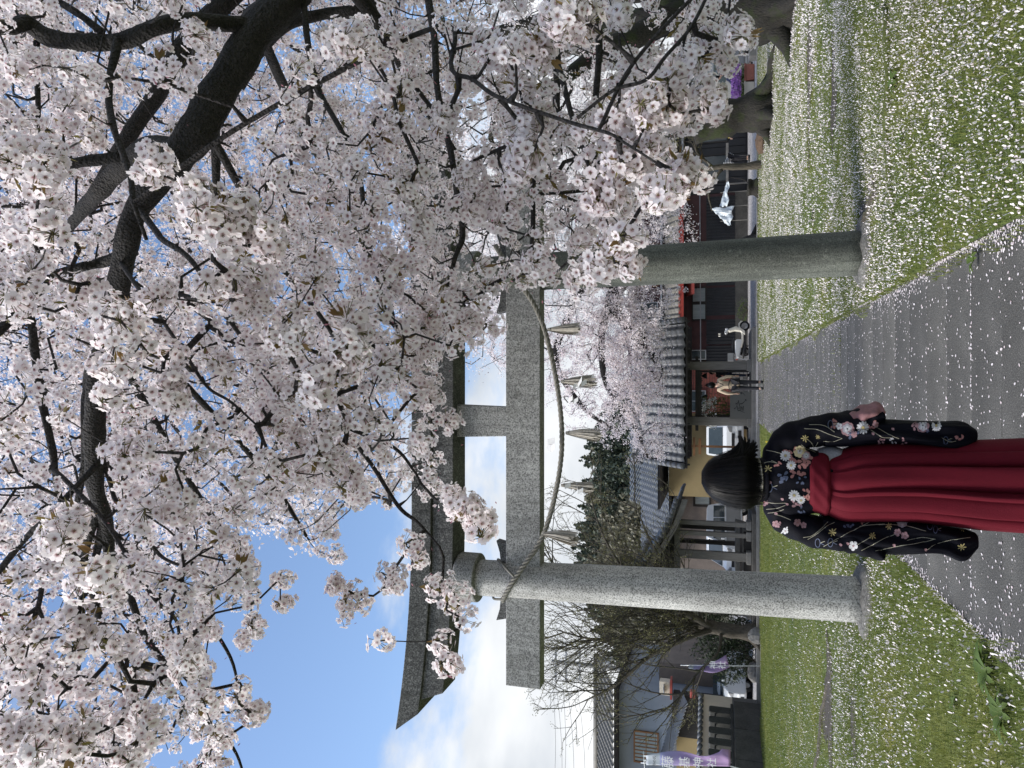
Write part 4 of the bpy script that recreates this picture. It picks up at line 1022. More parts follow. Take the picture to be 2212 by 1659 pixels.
far_tree('young_tree', 'thin young tree with sparse yellowish leaves in front of the dark house', te, [te + Vector((0, 0, -.05)), te + Vector((-.02, 0, .7)), te + Vector((.03, 0, 1.4)), te + Vector((-.05, 0, 2.2))], [.13, .10, .085, .06],
  [([te + Vector((0, 0, 1.3)), te + Vector((-.7, 0, 1.7)), te + Vector((-1.4, .1, 1.6))], [.05, .035, .015]), ([te + Vector((0, 0, 1.6)), te + Vector((.6, 0, 2.1)), te + Vector((1.2, .1, 2.2))], [.05, .03, .015])],
  [((te.x - .3, te.y, 1.9), (1.9, .9, 1.0))], -22, M['bark_grey'], M['bark_grey'], bud_leaf(3, .07), rmin=.006, seed=60, flare=False)
# ================================================================== BUILDINGS AND THINGS BEHIND THE LAWN
M['tile'] = simple('smoked_roof_tile', rgb(.105, .112, .122), 0.5, 0.35, 3, 0.2, bscale=20)
M['tile_brown'] = simple('weathered_roof_tile', rgb(.15, .14, .12), 0.6, 0.35, 3, 0.2)
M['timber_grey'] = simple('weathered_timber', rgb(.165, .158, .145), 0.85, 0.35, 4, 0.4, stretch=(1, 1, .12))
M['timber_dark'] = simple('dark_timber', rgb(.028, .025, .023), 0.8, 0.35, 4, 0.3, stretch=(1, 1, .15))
M['timber_orange'] = simple('orange_timber', rgb(.25, .12, .05), 0.7, 0.25, 4, 0.2, stretch=(1, 1, .15))
M['black_clad'] = simple('black_cladding', rgb(.012, .013, .016), 0.55, 0.35, 3, 0.15)
M['maroon'] = simple('maroon_boards', rgb(.055, .016, .017), 0.6, 0.35, 3, 0.2)
M['plaster_ochre'] = simple('ochre_plaster', rgb(.34, .26, .13), 0.9, 0.12, 1.5, 0.2)
M['plaster_beige'] = simple('beige_plaster', rgb(.72, .63, .50), 0.9, 0.14, 1.3, 0.2, stretch=(1, 1, .4))
M['plaster_blue'] = simple('blue_grey_wall', rgb(.25, .28, .325), 0.8, 0.10, 1.5, 0.1)
M['tile_wall'] = simple('brown_tile_wall', rgb(.20, .165, .14), 0.7, 0.2, 2.5, 0.1)
M['white_paint'] = simple('white_car_paint', rgb(.70, .72, .73), 0.25, 0.05, 1.5, 0.0)
M['silver_paint'] = simple('grey_car_paint', rgb(.20, .205, .205), 0.35, 0.1, 1.5, 0.0)
M['glass'] = simple('dark_glass', rgb(.05, .065, .07), 0.08, 0.25, 1.0, 0.0)
M['curtain'] = simple('pale_curtain_behind_glass', rgb(.26, .30, .31), 0.35, 0.25, 5, 0.1, stretch=(6, 1, .2))
M['rubber'] = simple('black_rubber', rgb(.012, .012, .013), 0.8, 0.2, 5, 0.1)
M['rim'] = simple('wheel_rim', rgb(.35, .35, .35), 0.4, 0.15, 5, 0.0, metal=0.6)
M['black_plastic'] = simple('black_plastic', rgb(.016, .016, .018), 0.5, 0.2, 5, 0.1)
M['cream_paint'] = simple('cream_scooter_paint', rgb(.72, .69, .60), 0.28, 0.05, 2, 0.0)
M['stone_dark'] = simple('dark_stone', rgb(.075, .072, .066), 0.9, 0.4, 2.5, 0.5)
M['stone_post'] = simple('dark_stone_post', rgb(.052, .052, .047), 0.9, 0.4, 3, 0.5)
M['stone_grey'] = simple('grey_stone', rgb(.17, .165, .155), 0.9, 0.3, 3, 0.5)
M['brown_rock'] = simple('brown_rock', rgb(.10, .065, .042), 0.95, 0.5, 4, 0.7)
M['board_grey'] = simple('grey_sign_board', rgb(.10, .10, .092), 0.75, 0.08, 2, 0.1)
M['ink'] = simple('black_ink', rgb(.006, .006, .006), 0.6, 0.1, 5, 0)
M['red_metal'] = simple('red_painted_metal', rgb(.33, .045, .03), 0.5, 0.2, 3, 0.1)
M['red_awning'] = simple('red_awning', rgb(.40, .075, .055), 0.6, 0.15, 3, 0.1)
M['terracotta'] = simple('red_brown_planter', rgb(.23, .075, .052), 0.6, 0.15, 3, 0.1)
M['beige_planter'] = simple('beige_planter', rgb(.40, .37, .31), 0.7, 0.15, 3, 0.1)
M['metal_grey'] = simple('galvanised_metal', rgb(.32, .33, .34), 0.45, 0.2, 3, 0.1, metal=0.4)
M['pole_conc'] = simple('pole_concrete', rgb(.20, .20, .195), 0.85, 0.15, 3, 0.2)
M['wire'] = simple('black_wire', rgb(.03, .03, .03), 0.6, 0.2, 3, 0)
M['plastic_sheet'] = simple('crumpled_white_plastic', rgb(.58, .64, .68), 0.35, 0.25, 6, 0.9, bscale=9)
M['blue_sheet'] = simple('pale_blue_plastic', rgb(.12, .42, .48), 0.4, 0.3, 6, 0.6, bscale=9)
M['cardboard'] = simple('cardboard', rgb(.20, .135, .08), 0.9, 0.12, 4, 0.1)
def brick_mat():
    t = NT('red_brick_tiles'); t.set(0.75)
    b = t.n('ShaderNodeTexBrick'); b.inputs['Scale'].default_value = 1.0
    v = t.coord((1, 1, 1), rot=(math.radians(90), 0, 0)); t.l(v, b.inputs['Vector'])
    b.inputs['Color1'].default_value = rgb(.165, .042, .030); b.inputs['Color2'].default_value = rgb(.215, .060, .040); b.inputs['Mortar'].default_value = rgb(.055, .022, .02)
    b.inputs['Brick Width'].default_value = .52; b.inputs['Row Height'].default_value = .13; b.inputs['Mortar Size'].default_value = .012
    t.col(b.outputs['Color']); t.bump(b.outputs['Fac'], -0.4, 0.01); return t.m
M['brick'] = brick_mat()

def tile_mesh(w, l, amp, mat, n=12, name='roof_tile'):
    """S-profiled pan tile, lying along +Y, in its own space"""
    m = MB(); rows = []
    for y in (0, l):
        rows.append([(w * (k / n - .5), y, amp * (math.sin(2 * math.pi * (k / n) - .6) * .75 + .25 * math.cos(4 * math.pi * k / n))) for k in range(n + 1)])
    th = .022
    top = rows[0] + rows[1]; bot = [(x, y, z - th) for x, y, z in top]; q = n + 1
    f = [(k, k + 1, q + k + 1, q + k) for k in range(n)] + [(2 * q + k, 2 * q + q + k, 2 * q + q + k + 1, 2 * q + k + 1) for k in range(n)] + [(k, 2 * q + k, 2 * q + k + 1, k + 1) for k in range(n)]
    m.add(top + bot, f); return local_mesh(name, m, mat, True)
def pan_roof(parent, x0, x1, ye, ze, yr, zr, mat, tw, tl, amp, joined=False, name='roof_tile'):
    """one slope, eave (ye,ze) to ridge (yr,zr)"""
    L = math.hypot(yr - ye, zr - ze); ang = math.atan2(zr - ze, yr - ye); nc = max(1, round((x1 - x0) / tw)); nr = max(1, round(L / tl)); w = (x1 - x0) / nc; l = L / nr
    if not joined:
        me = tile_mesh(w * 1.02, l * 1.16, amp, mat)
        for r in range(nr):
            for c in range(nc):
                y = ye + (yr - ye) * r / nr; z = ze + (zr - ze) * r / nr
                piece(name, me, parent, (x0 + (c + .5) * w, y, z + amp + random.uniform(-.006, .006)), (ang + .10, 0, random.uniform(-.015, .015)))
    else:
        m = MB(); n = 6
        for r in range(nr):
            rows = []
            for e in (0, 1.1):
                y = ye + (yr - ye) * (r + e) / nr; z = ze + (zr - ze) * (r + e) / nr + (.0 if e else .05)
                rows.append([Vector((x0 + (x1 - x0) * k / (nc * n), y, z + amp + amp * math.sin(2 * math.pi * k / n))) for k in range(nc * n + 1)])
            m.loft(rows, caps=False, closed=False)
        part('roof_tiles', m, mat, parent, kind='stuff', smooth=True)

# ------------------------------------------------------------------ roofed gate at the end of the path
GY = 30.0
gate = thing('roofed_gate', 'timber gate with silver tiled roof at the end of the path', 'gate', (-.38, GY, 0))
part('plinth', MB().b(-3.0, 2.2, GY - .9, GY + 2.6, -.03, .14), M['stone_grey'], gate, bevel=.02)
gx0, gx1 = W(1560, 910, GY).x, W(1560, 790, GY).x
for gx in (gx0, gx1):
    part('post', MB().b(gx - .17, gx + .17, GY - .17, GY + .17, .30, 2.62), M['timber_grey'], gate, bevel=.015)
    part('post_base', MB().prism([(gx - .26, .14), (gx + .26, .14), (gx + .21, .30), (gx - .21, .30)], GY - .24, GY + .24), M['stone_grey'], gate, bevel=.02)
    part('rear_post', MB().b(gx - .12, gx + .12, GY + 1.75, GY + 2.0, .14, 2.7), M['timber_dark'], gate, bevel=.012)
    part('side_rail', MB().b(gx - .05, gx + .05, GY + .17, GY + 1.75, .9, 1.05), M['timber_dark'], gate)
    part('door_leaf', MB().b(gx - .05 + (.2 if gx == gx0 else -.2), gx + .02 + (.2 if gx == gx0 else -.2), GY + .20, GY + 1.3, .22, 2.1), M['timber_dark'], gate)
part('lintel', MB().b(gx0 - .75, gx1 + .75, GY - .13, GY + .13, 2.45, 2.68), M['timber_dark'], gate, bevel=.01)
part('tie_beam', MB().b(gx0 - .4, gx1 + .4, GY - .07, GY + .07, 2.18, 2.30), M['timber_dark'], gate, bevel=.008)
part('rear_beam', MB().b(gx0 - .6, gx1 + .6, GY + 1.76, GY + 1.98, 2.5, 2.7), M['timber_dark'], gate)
n = 40; car = [(gx0 + .17, 2.18)] + [(gx0 + .17 + (gx1 - gx0 - .34) * k / n, 2.10 - .05 * abs(math.sin(k * .55)) - .05 * (k % 2)) for k in range(n + 1)] + [(gx1 - .17, 2.18)]
part('carved_transom', MB().prism(car, GY - .03, GY + .03), M['timber_dark'], gate)
for gx, nm in ((gx0, 0), (gx1, 0)):
    part('bracket_beam', MB().b(gx - .1, gx + .1, GY - 1.2, GY + 2.4, 2.68, 2.84), M['timber_dark'], gate)
RX0_, RX1_ = -3.35, 2.65
ye, ze, yr, zr = GY - 1.55, 2.62, GY + .85, 4.55
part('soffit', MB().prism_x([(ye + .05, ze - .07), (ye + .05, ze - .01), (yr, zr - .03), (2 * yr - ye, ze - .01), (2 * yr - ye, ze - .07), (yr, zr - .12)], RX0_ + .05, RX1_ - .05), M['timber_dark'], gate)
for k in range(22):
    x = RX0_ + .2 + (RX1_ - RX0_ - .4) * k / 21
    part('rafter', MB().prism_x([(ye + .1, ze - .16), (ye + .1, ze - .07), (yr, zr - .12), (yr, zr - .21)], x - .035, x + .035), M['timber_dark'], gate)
pan_roof(gate, RX0_ + .30, RX1_ - .30, ye, ze, yr, zr, M['tile'], .385, .33, .055)
pan_roof(gate, RX0_, RX1_, 2 * yr - ye, ze, yr, zr, M['tile'], .385, .33, .055, joined=True)
for x in (RX0_ + .14, RX1_ - .14):
    for k in range(9):
        f0, f1 = k / 9, (k + 1) / 9
        p0 = Vector((x, ye + (yr - ye) * f0 - .03, ze + (zr - ze) * f0 + .09)); p1 = Vector((x, ye + (yr - ye) * f1, ze + (zr - ze) * f1 + .075))
        part('verge_tile', MB().tube([p0, p1], [.12, .115], 12), M['tile'], gate, smooth=True)
for k in range(15):
    x = RX0_ + (RX1_ - RX0_) * k / 15
    part('ridge_tile', MB().tube([(x, yr, zr + .30), (x + (RX1_ - RX0_) / 15 * .97, yr, zr + .30)], .13, 12), M['tile'], gate, smooth=True)
part('ridge', MB().b(RX0_ + .02, RX1_ - .02, yr - .11, yr + .11, zr - .02, zr + .24), M['tile'], gate, bevel=.02)
for x in (RX0_ - .04, RX1_ + .04):
    part('ridge_end_tile', MB().prism_x([(yr - .22, zr - .02), (yr + .22, zr - .02), (yr + .2, zr + .35), (yr, zr + .56), (yr - .2, zr + .35)], x - .06, x + .06), M['tile'], gate, bevel=.03)

# ------------------------------------------------------------------ yard behind the gate: brick house, ochre wall
def win(parent, x0, x1, z0, z1, y, frame, pane, mull=1, th=.05, transom=False):
    f = MB(); f.b(x0 - th, x0, y - .06, y + .02, z0 - th, z1 + th).b(x1, x1 + th, y - .06, y + .02, z0 - th, z1 + th).b(x0, x1, y - .06, y + .02, z1, z1 + th).b(x0, x1, y - .06, y + .02, z0 - th, z0)
    for k in range(1, mull + 1):
        x = x0 + (x1 - x0) * k / (mull + 1); f.b(x - .02, x + .02, y - .045, y + .02, z0, z1)
    if transom: f.b(x0, x1, y - .047, y + .02, (z0 + z1) / 2 - .015, (z0 + z1) / 2 + .015)
    w = part('window', f, frame, parent)
    for k in range(mull + 1):
        xa = x0 + (x1 - x0) * k / (mull + 1) + .022; xb = x0 + (x1 - x0) * (k + 1) / (mull + 1) - .022
        part('pane', MB().b(xa, xb, y - .02, y + .015, z0 + .002, z1 - .002), pane, w)
    return w
x0, x1, z0, z1 = rect(1490, 1612, 785, 893, 37)
bh = thing('brick_house', 'house with red brick tiled wall and ochre plaster side seen through the gate', 'house', ((x0 + x1) / 2, 38, 0))
part('wall', MB().b(x0, x1 + .6, 37, 42, 0, 4.2), M['brick'], bh)
xo0 = W(1530, 1080, 37.4).x
part('side_wall', MB().b(xo0, x0 - .002, 38.3, 42, 0, 3.9), M['plaster_ochre'], bh)
win(bh, x0 + .12, x0 + 1.1, 2.05, 2.75, 36.98, M['metal_grey'], M['glass'], 1, transom=True)
part('eave', MB().b(xo0 - .4, x1 + .9, 36.2, 42.4, 4.2, 4.32), M['timber_dark'], bh)
pan_roof(bh, xo0 - .5, x1 + .9, 36.1, 4.32, 39.3, 6.0, M['tile'], .3, .3, .04, joined=True)
part('stone_footing', MB().b(x0 + .02, x1 + .5, 36.88, 36.995, 0, .75), M['stone_grey'], bh)
for r in range(4):
    for c in range(7): part('footing_stone', MB().b(x0 + .10 + c * .34 + (r % 2) * .12, x0 + .40 + c * .34 + (r % 2) * .12, 36.82, 36.9, .02 + r * .18, .18 + r * .18), M['stone_grey'], bh, bevel=.02)
# wall lamp pots hung under the gate beam
for k, dy in enumerate((812, 832, 858)):
    p = W(1522 + (k % 2) * 8, dy, 31); m = MB(); m.tube([(p.x, 31, 2.6), (p.x, 31, p.z + .12)], .008, 6); m.lathe((p.x, 31, p.z), [(.02, .12), (.05, .09), (.12, -.05), (.13, -.09), (.02, -.09)], 14)
    single('hanging_bell', m, M['black_plastic'], ['dark bell hung under the gate roof above the backpacker', 'dark bell under the gate roof over the shrub side', 'dark hanging ornament nearest the brick house window'][k], 'bell', (p.x, 31, p.z - .09), smooth=True)
# grey calligraphy board with flowering shrub behind
x0, x1, z0, z1 = rect(1577, 1622, 846, 905, 29.6)
sb = thing('sign_board', 'grey board with black brush calligraphy leaning in the gate opening', 'sign', ((x0 + x1) / 2, 29.6, .14))
part('board', MB().b(x0, x1, 29.57, 29.63, .14, z1), M['board_grey'], sb, bevel=.01)
def stroke(parent, pts, w, y, mat, name='brush_stroke'):
    m = MB(); pts = [Vector((x, y, z)) for x, z in pts]; pts = catmull(pts, 5) if len(pts) > 2 else pts; rows = []
    for i, p in enumerate(pts):
        t = (pts[min(i + 1, len(pts) - 1)] - pts[max(i - 1, 0)]).normalized(); s = Vector((-t.z, 0, t.x)); f = i / (len(pts) - 1); ww = w * (1.15 - .75 * f); rows.append([p - s * ww / 2, p + s * ww / 2])
    m.loft(rows, caps=False, closed=False); part(name, m, mat, parent, fix=False, solid=.004)
bw, bhh = x1 - x0, z1 - .14
def BP(cx, cy): return (x1 - (cy - 100) / 1260 * bw, z1 - (cx - 160) / 1080 * bhh)
for pts, w in (([(440, 650), (560, 680)], .05), ([(580, 500), (600, 600), (640, 740), (690, 970)], .035), ([(530, 590), (560, 650)], .03), ([(660, 660), (760, 650), (880, 560), (950, 460)], .035), ([(940, 450), (980, 530)], .05), ([(500, 740), (530, 880), (560, 980)], .035), ([(380, 900), (450, 830)], .04),
               ([(560, 980), (650, 975), (760, 1010), (900, 1080)], .03), ([(600, 830), (620, 950)], .028), ([(710, 780), (730, 950)], .028), ([(760, 800), (780, 900), (790, 980)], .028), ([(840, 760), (830, 900), (850, 980)], .025), ([(720, 130), (730, 220)], .05), ([(740, 150), (850, 200), (930, 300)], .025)):
    stroke(sb, [BP(*p) for p in pts], w, 29.563, M['ink'])
def bush(name, label, cat, c, r, n, leaf, size, mat, flower=None, stems=6, floor=0.0):
    t = thing(name, label, cat, (c[0], c[1], floor)); c = np.array(c); r = np.array(r)
    m = MB()
    for k in range(stems):
        a = 2 * math.pi * k / stems; m.tube([(c[0], c[1], floor - .02), (c[0] + math.cos(a) * r[0] * .3, c[1] + math.sin(a) * r[1] * .3, (floor + c[2]) / 2), (c[0] + math.cos(a) * r[0] * .6, c[1] + math.sin(a) * r[1] * .6, c[2] + r[2] * .3)], [.03, .02, .008], 6)
    part('stem', m, M['bark_grey'], t)
    P = rng.normal(size=(n, 3)); P /= np.linalg.norm(P, axis=1, keepdims=True); P *= (.35 + .65 * rng.random((n, 1)) ** .5); lump = 1 + .22 * np.sin(P[:, :1] * 7 + P[:, 2:] * 5) 
    C = c + P * r * lump; C = C[C[:, 2] > floor + .02]
    part('foliage', leaf_quads(C, size), mat, t, kind='stuff')
    if flower:
        fm, fn, fs, side = flower; Q = rng.normal(size=(fn, 3)); Q /= np.linalg.norm(Q, axis=1, keepdims=True); Q[:, 2] = np.abs(Q[:, 2]) * .9 + .05; Q[:, 0] -= side; Q[:, 1] -= .5
        part('flowers', quads_np(c + Q * r * rng.uniform(.85, 1.12, (fn, 1)), fs), fm, t, kind='stuff')
    return t
xx0, xx1, zz0, zz1 = rect(1530, 1600, 848, 918, 30.6)
bush('flowering_shrub', 'green shrub crowned with arching white flowers behind the calligraphy board', 'shrub', ((xx0 + xx1) / 2, 30.7, (zz1 + .9) / 2 + .1), (.62, .5, .62), 1500, None, .09, M['weed'], (M['whiteflower'], 700, .07, .25), floor=.14)
# orange sign post with cross pieces
pp = W(1560, 965, 33); zt = W(1494, 965, 33).z
po = thing('timber_post', 'orange brown timber post with cross arms beside the white van', 'post', (pp.x, 33, 0))
part('shaft', MB().b(pp.x - .045, pp.x + .045, 32.95, 33.05, -.02, zt), M['timber_orange'], po)
part('arm', MB().b(pp.x - .42, pp.x + .40, 32.93, 32.948, zt - .16, zt - .06), M['timber_orange'], po)
part('arm', MB().b(pp.x - .36, pp.x + .36, 32.93, 32.948, zt - .42, zt - .30), M['timber_orange'], po)

# ------------------------------------------------------------------ vans and cars
def wheel(t, c, r, w, axis):
    m = MB(); n = 24; rings = []
    for rr, o in ((r * .62, -w / 2), (r * .93, -w / 2), (r, -w * .32), (r, w * .32), (r * .93, w / 2), (r * .62, w / 2)):
        rings.append([Vector(c) + ((Vector((math.cos(a) * rr, o, math.sin(a) * rr))) if axis == 'y' else Vector((o, math.cos(a) * rr, math.sin(a) * rr))) for a in [2 * math.pi * k / n for k in range(n)]])
    m.loft(rings, caps=False)
    wh = part('wheel', m, M['rubber'], t, smooth=True)
    m = MB(); sgn = -1
    for s in (-1, 1):
        ring = [Vector(c) + (Vector((math.cos(a) * r * .62, s * w * .40, math.sin(a) * r * .62)) if axis == 'y' else Vector((s * w * .40, math.cos(a) * r * .62, math.sin(a) * r * .62))) for a in [2 * math.pi * k / n for k in range(n)]]
        ring2 = [Vector(c) + (p - Vector(c)) * .25 + (Vector((0, s * w * .06, 0)) if axis == 'y' else Vector((s * w * .06, 0, 0))) for p in ring]
        m.loft([ring, ring2], caps=False); m.add(ring2, [tuple(range(n))])
    part('rim', m, M['rim'], wh)
def van(label, loc, heading, L=3.4, Wd=1.48, Hh=1.9, paint='white_paint', lower=None, group=None):
    """a small boxy van; built along +Y forward in its own space, then turned"""
    t = thing('van', label, 'van', (0, 0, 0), group)
    hw = Wd / 2
    side = [(-L / 2, .32), (-L / 2 - .02, .9), (-L / 2 + .06, 1.35), (-L / 2 + .22, Hh - .06), (-L / 2 + .45, Hh), (L / 2 - 1.05, Hh), (L / 2 - .80, Hh - .06), (L / 2 - .28, 1.16), (L / 2 - .08, 1.02), (L / 2, .78), (L / 2, .34), (L / 2 - .08, .26), (-L / 2 + .06, .26)]
    m = MB(); rings = []
    for x, ins, in ((-hw, .10), (-hw + .03, .03), (-hw + .10, 0), (hw - .10, 0), (hw - .03, .03), (hw, .10)):
        ring = []
        for y, z in side:
            q = max(0, (z - 1.0)) / (Hh - 1.0); ring.append(Vector((x * (1 - .10 * q), y * (1 - ins * .12), z - ins * .25 * (1 if z > 1.0 else -.6))))
        rings.append(ring)
    m.loft(rings); part('body', m, M[paint], t, smooth=False, bevel=.025, seg=2)
    e = .012
    def gl(name, pts, mat):
        c = sum((Vector(p) for p in pts), Vector()) / len(pts); part(name, MB().add(pts, [tuple(range(len(pts)))]), mat, t, fix=False, solid=.012)
    xw = hw * .80; yb, zb, yt, zt_ = L / 2 - .315, 1.20, L / 2 - .745, Hh - .13
    nx = Vector((0, zt_ - zb, yb - yt)).normalized() * .022
    gl('windscreen', [(-hw * .86 , yb + nx.y, zb + nx.z), (hw * .86, yb + nx.y, zb + nx.z), (xw, yt + nx.y, zt_ + nx.z), (-xw, yt + nx.y, zt_ + nx.z)], M['glass'])
    for s in (-1, 1):
        q0, q1 = .02 + e, 0
        X = lambda z: s * (hw * (1 - .10 * max(0, z - 1.0) / (Hh - 1.0)) + .004)
        for y0, y1, ins in ((L / 2 - 1.45, L / 2 - .62, .34), (-.45, L / 2 - 1.53, 0), (-L / 2 + .3, -.53, 0)):
            gl('side_window', [(X(1.10), y0, 1.10), (X(1.10), y1 + (.22 if ins else 0), 1.10), (X(1.6), y1 - (.10 if ins else 0), 1.62), (X(1.6), y0, 1.62)], M['glass'])
        part('headlight', MB().prism([(s * hw * .93, .78), (s * hw * .55, .80), (s * hw * .60, .90), (s * hw * .94, 1.0)], L / 2 - .10, L / 2 + .015), M['rim'], t, bevel=.01)
        part('mirror', MB().box((s * (hw + .09), L / 2 - .55, 1.18), (.09, .06, .16)), M[paint], t, bevel=.02)
        if lower: part('lower_panel', MB().b(min(s * (hw + .001), s * (hw + .012)), max(s * (hw + .001), s * (hw + .012)), -L / 2 + .12, L / 2 - .3, .34, 1.02), M[lower], t)
    part('grille', MB().b(-hw * .52, hw * .52, L / 2 - .02, L / 2 + .02, .66, .80), M['black_plastic'], t, bevel=.01)
    part('bumper_vent', MB().b(-hw * .7, hw * .7, L / 2 - .02, L / 2 + .022, .36, .50), M['black_plastic'], t, bevel=.01)
    part('bumper', MB().b(-hw * .97, hw * .97, L / 2 - .12, L / 2 + .012, .50, .62), M[paint], t, bevel=.03)
    part('number_plate', MB().b(-.17, .17, L / 2 + .023, L / 2 + .035, .50, .66), M['paper'], t)
    part('wiper', MB().tube([(-.3, yb + .02, zb - .02), (.25, yb - .12, zb + .12)], .012, 5), M['black_plastic'], t)
    for s in (-1, 1):
        for y in (L / 2 - .55, -L / 2 + .6): wheel(t, (s * (hw - .09), y, .27), .27, .16, 'x')
    t.location = loc; t.rotation_euler = (0, 0, heading); ORG[t] = Vector(loc)
    return t
pv = W(1560, 957, 34.6); van('white boxy van facing the path, parked by the ochre wall', (pv.x, 36.3, .004), math.pi + .04, 3.4, 1.52, 1.95)
pv = W(1560, 1150, 35.5); van('white and grey van parked side on behind the timber pavilion posts', (pv.x - .3, 36.2, .004), math.radians(150), 3.4, 1.5, 1.95, lower='silver_paint')
pv = W(1560, 1490, 31.5); van('white car partly hidden behind the end of the beige wall', (pv.x, 32.6, .0), math.pi - .35, 2.6, 1.05, 1.45)

# ------------------------------------------------------------------ black house to the right of the gate
HY = 37.0
hx0 = W(1550, 788, HY).x; hx1 = W(1550, 470, HY).x + 1.2
zc1 = W(1526, 650, HY).z; zc0 = W(1588, 650, HY).z; zw1 = W(1496, 650, HY).z; ze1 = W(1478, 650, HY).z
bk = thing('black_house', 'dark house with black ribbed cladding, maroon boards and tiled eaves beside the gate', 'house', ((hx0 + hx1) / 2, HY + 3, 0))
part('wall', MB().b(hx0, hx1, HY, HY + 6, 0, 5.9), M['maroon'], bk)
part('footing', MB().b(hx0 - .02, hx1, HY - .06, HY - .002, 0, zc0), M['stone_dark'], bk)
def ribs(parent, x0, x1, z0, z1, y, pitch, mat, name='cladding'):
    n = int((x1 - x0) / pitch); prof = []
    for k in range(n):
        x = x0 + k * pitch; prof += [(x, y), (x + pitch * .6, y), (x + pitch * .66, y - .03), (x + pitch * .94, y - .03)]
    prof.append((x0 + n * pitch, y)); m = MB(); m.loft([[Vector((a, b_, z0)) for a, b_ in prof], [Vector((a, b_, z1)) for a, b_ in prof]], caps=False, closed=False)
    part(name, m, mat, parent)
seam = [hx0, W(1550, 745, HY).x, W(1550, 683, HY).x, W(1550, 618, HY).x, W(1550, 540, HY).x, hx1]
for a, b_ in zip(seam[:-1], seam[1:]): ribs(bk, a + .03, b_ - .03, zc0, zc1, HY - .05, .155, M['black_clad'])
part('gutter_pipe', MB().tube([(hx0 - .2, HY - .25, W(1514, 700, HY).z), (hx1, HY - .25, W(1512, 600, HY).z)], .025, 8), M['metal_grey'], bk)
for d0, d1 in ((622, 652), (657, 690), (560, 590), (525, 555)):
    xa, xb = W(1515, d1, HY).x, W(1515, d0, HY).x; win(bk, xa, xb, zc1 + .06, zw1 - .02, HY - .03, M['timber_dark'], M['curtain'], 0, .05)
win(bk, W(1515, 775, HY).x, W(1515, 758, HY).x, zc1 + .06, zc1 + .95, HY - .03, M['metal_grey'], M['glass'], 0, .05)
part('eave_board', MB().b(hx0 - .3, hx1, HY - 1.05, HY, ze1 - .02, ze1 + .10), M['timber_dark'], bk)
part('fascia', MB().b(hx0 - .3, hx1, HY - 1.10, HY - 1.06, ze1 - .02, ze1 + .22), M['red_metal'], bk)
pan_roof(bk, hx0 - .35, hx1, HY - 1.12, ze1 + .12, HY + .1, ze1 + 1.02, M['tile_brown'], .33, .28, .045, joined=False)
part('gutter', MB().tube([(hx0 - .3, HY - .08, ze1 + 1.12), (hx1, HY - .08, ze1 + 1.12)], .07, 10), M['metal_grey'], bk)
part('awning', MB().prism_x([(HY - .9, zw1 + .02), (HY, zw1 + .34), (HY, zw1 + .26), (HY - .9, zw1 - .12)], W(1500, 640, HY).x, W(1500, 560, HY).x), M['red_awning'], bk)
win(bk, W(1400, 690, HY).x, W(1400, 655, HY).x, ze1 + 1.35, ze1 + 2.2, HY - .03, M['metal_grey'], M['glass'], 1)
win(bk, W(1400, 618, HY).x, W(1400, 590, HY).x, ze1 + 1.35, ze1 + 2.2, HY - .03, M['timber_orange'], M['curtain'], 1, transom=True)
pan_roof(bk, hx0 - .8, hx1 + .3, HY - .9, 5.9, HY + 3, 7.6, M['tile'], .33, .33, .045, joined=True)
# low plants, leaning boards and a blue sheet at its foot
bush('foot_plant', 'low green plants at the foot of the black ribbed wall', 'plant', (W(1595, 672, 36.6).x, 36.6, .25), (.7, .18, .28), 500, None, .08, M['weed'])
for k, dy in enumerate((768, 774)):
    p = W(1600, dy, 36.4); single('leaning_board', MB().box((p.x, 36.5, .45), (.09, .05, .9), rot=Matrix.Rotation(.12, 3, 'Y')), M['metal_grey'], 'pale narrow board leaning on black wall behind scooter', 'board', (p.x, 36.5, 0), 'boards leaning by the scooter')
def crumple(name, label, cat, c, size, mat, seed, floor):
    g = np.random.default_rng(seed); m = MB(); rings = []; n = 22
    for j in range(12):
        f = j / 11; r = (math.sin(math.pi * min(1, f * .93 + .07)) ** .6) * (1 - .35 * f)
        rings.append([Vector((c[0] + size[0] * r * math.cos(a) * (1 + g.normal(0, .10)), c[1] + size[1] * r * math.sin(a) * (1 + g.normal(0, .10)), floor + size[2] * f + g.normal(0, .02))) for a in [2 * math.pi * k / n for k in range(n)]])
    m.loft(rings); return single(name, m, mat, label, cat, (c[0], c[1], floor))
p = W(1600, 590, 36.2); crumple('plastic_bundle', 'pale blue plastic bundle on the street behind the right pillar', 'bundle', (p.x + .2, 36.2), (.35, .3, .55), M['blue_sheet'], 3, 0)

# house further right: black timber, gutters, terrace rail, plastic sheet
KX0 = hx1 + .05; KX1 = W(1550, 250, HY).x
kh = thing('dark_timber_house', 'black timber house with slatted lower wall behind the thin tree', 'house', ((KX0 + KX1) / 2, HY + 3, 0))
part('wall', MB().b(KX0, KX1, HY + .2, HY + 6, 0, 4.6), M['black_clad'], kh)
for k in range(10):
    x = KX0 + (KX1 - KX0) * (k + .5) / 10
    part('board_panel', MB().b(x - (KX1 - KX0) / 20 + .02, x + (KX1 - KX0) / 20 - .02, HY + .15, HY + .199, .1, 2.9), M['black_clad'], kh)
for k in range(3): win(kh, KX0 + .6 + k * 2.0, KX0 + 1.9 + k * 2.0, 1.0, 2.3, HY + .14, M['timber_dark'], M['glass'], 1)
part('rail', MB().b(KX0, KX1 - 1.6, HY - .6, HY - .52, .92, 1.04), M['timber_grey'], kh)
for k in range(5): part('rail_post', MB().b(KX0 + .2 + k * 1.3, KX0 + .27 + k * 1.3, HY - .59, HY - .53, 0, .92), M['timber_grey'], kh)
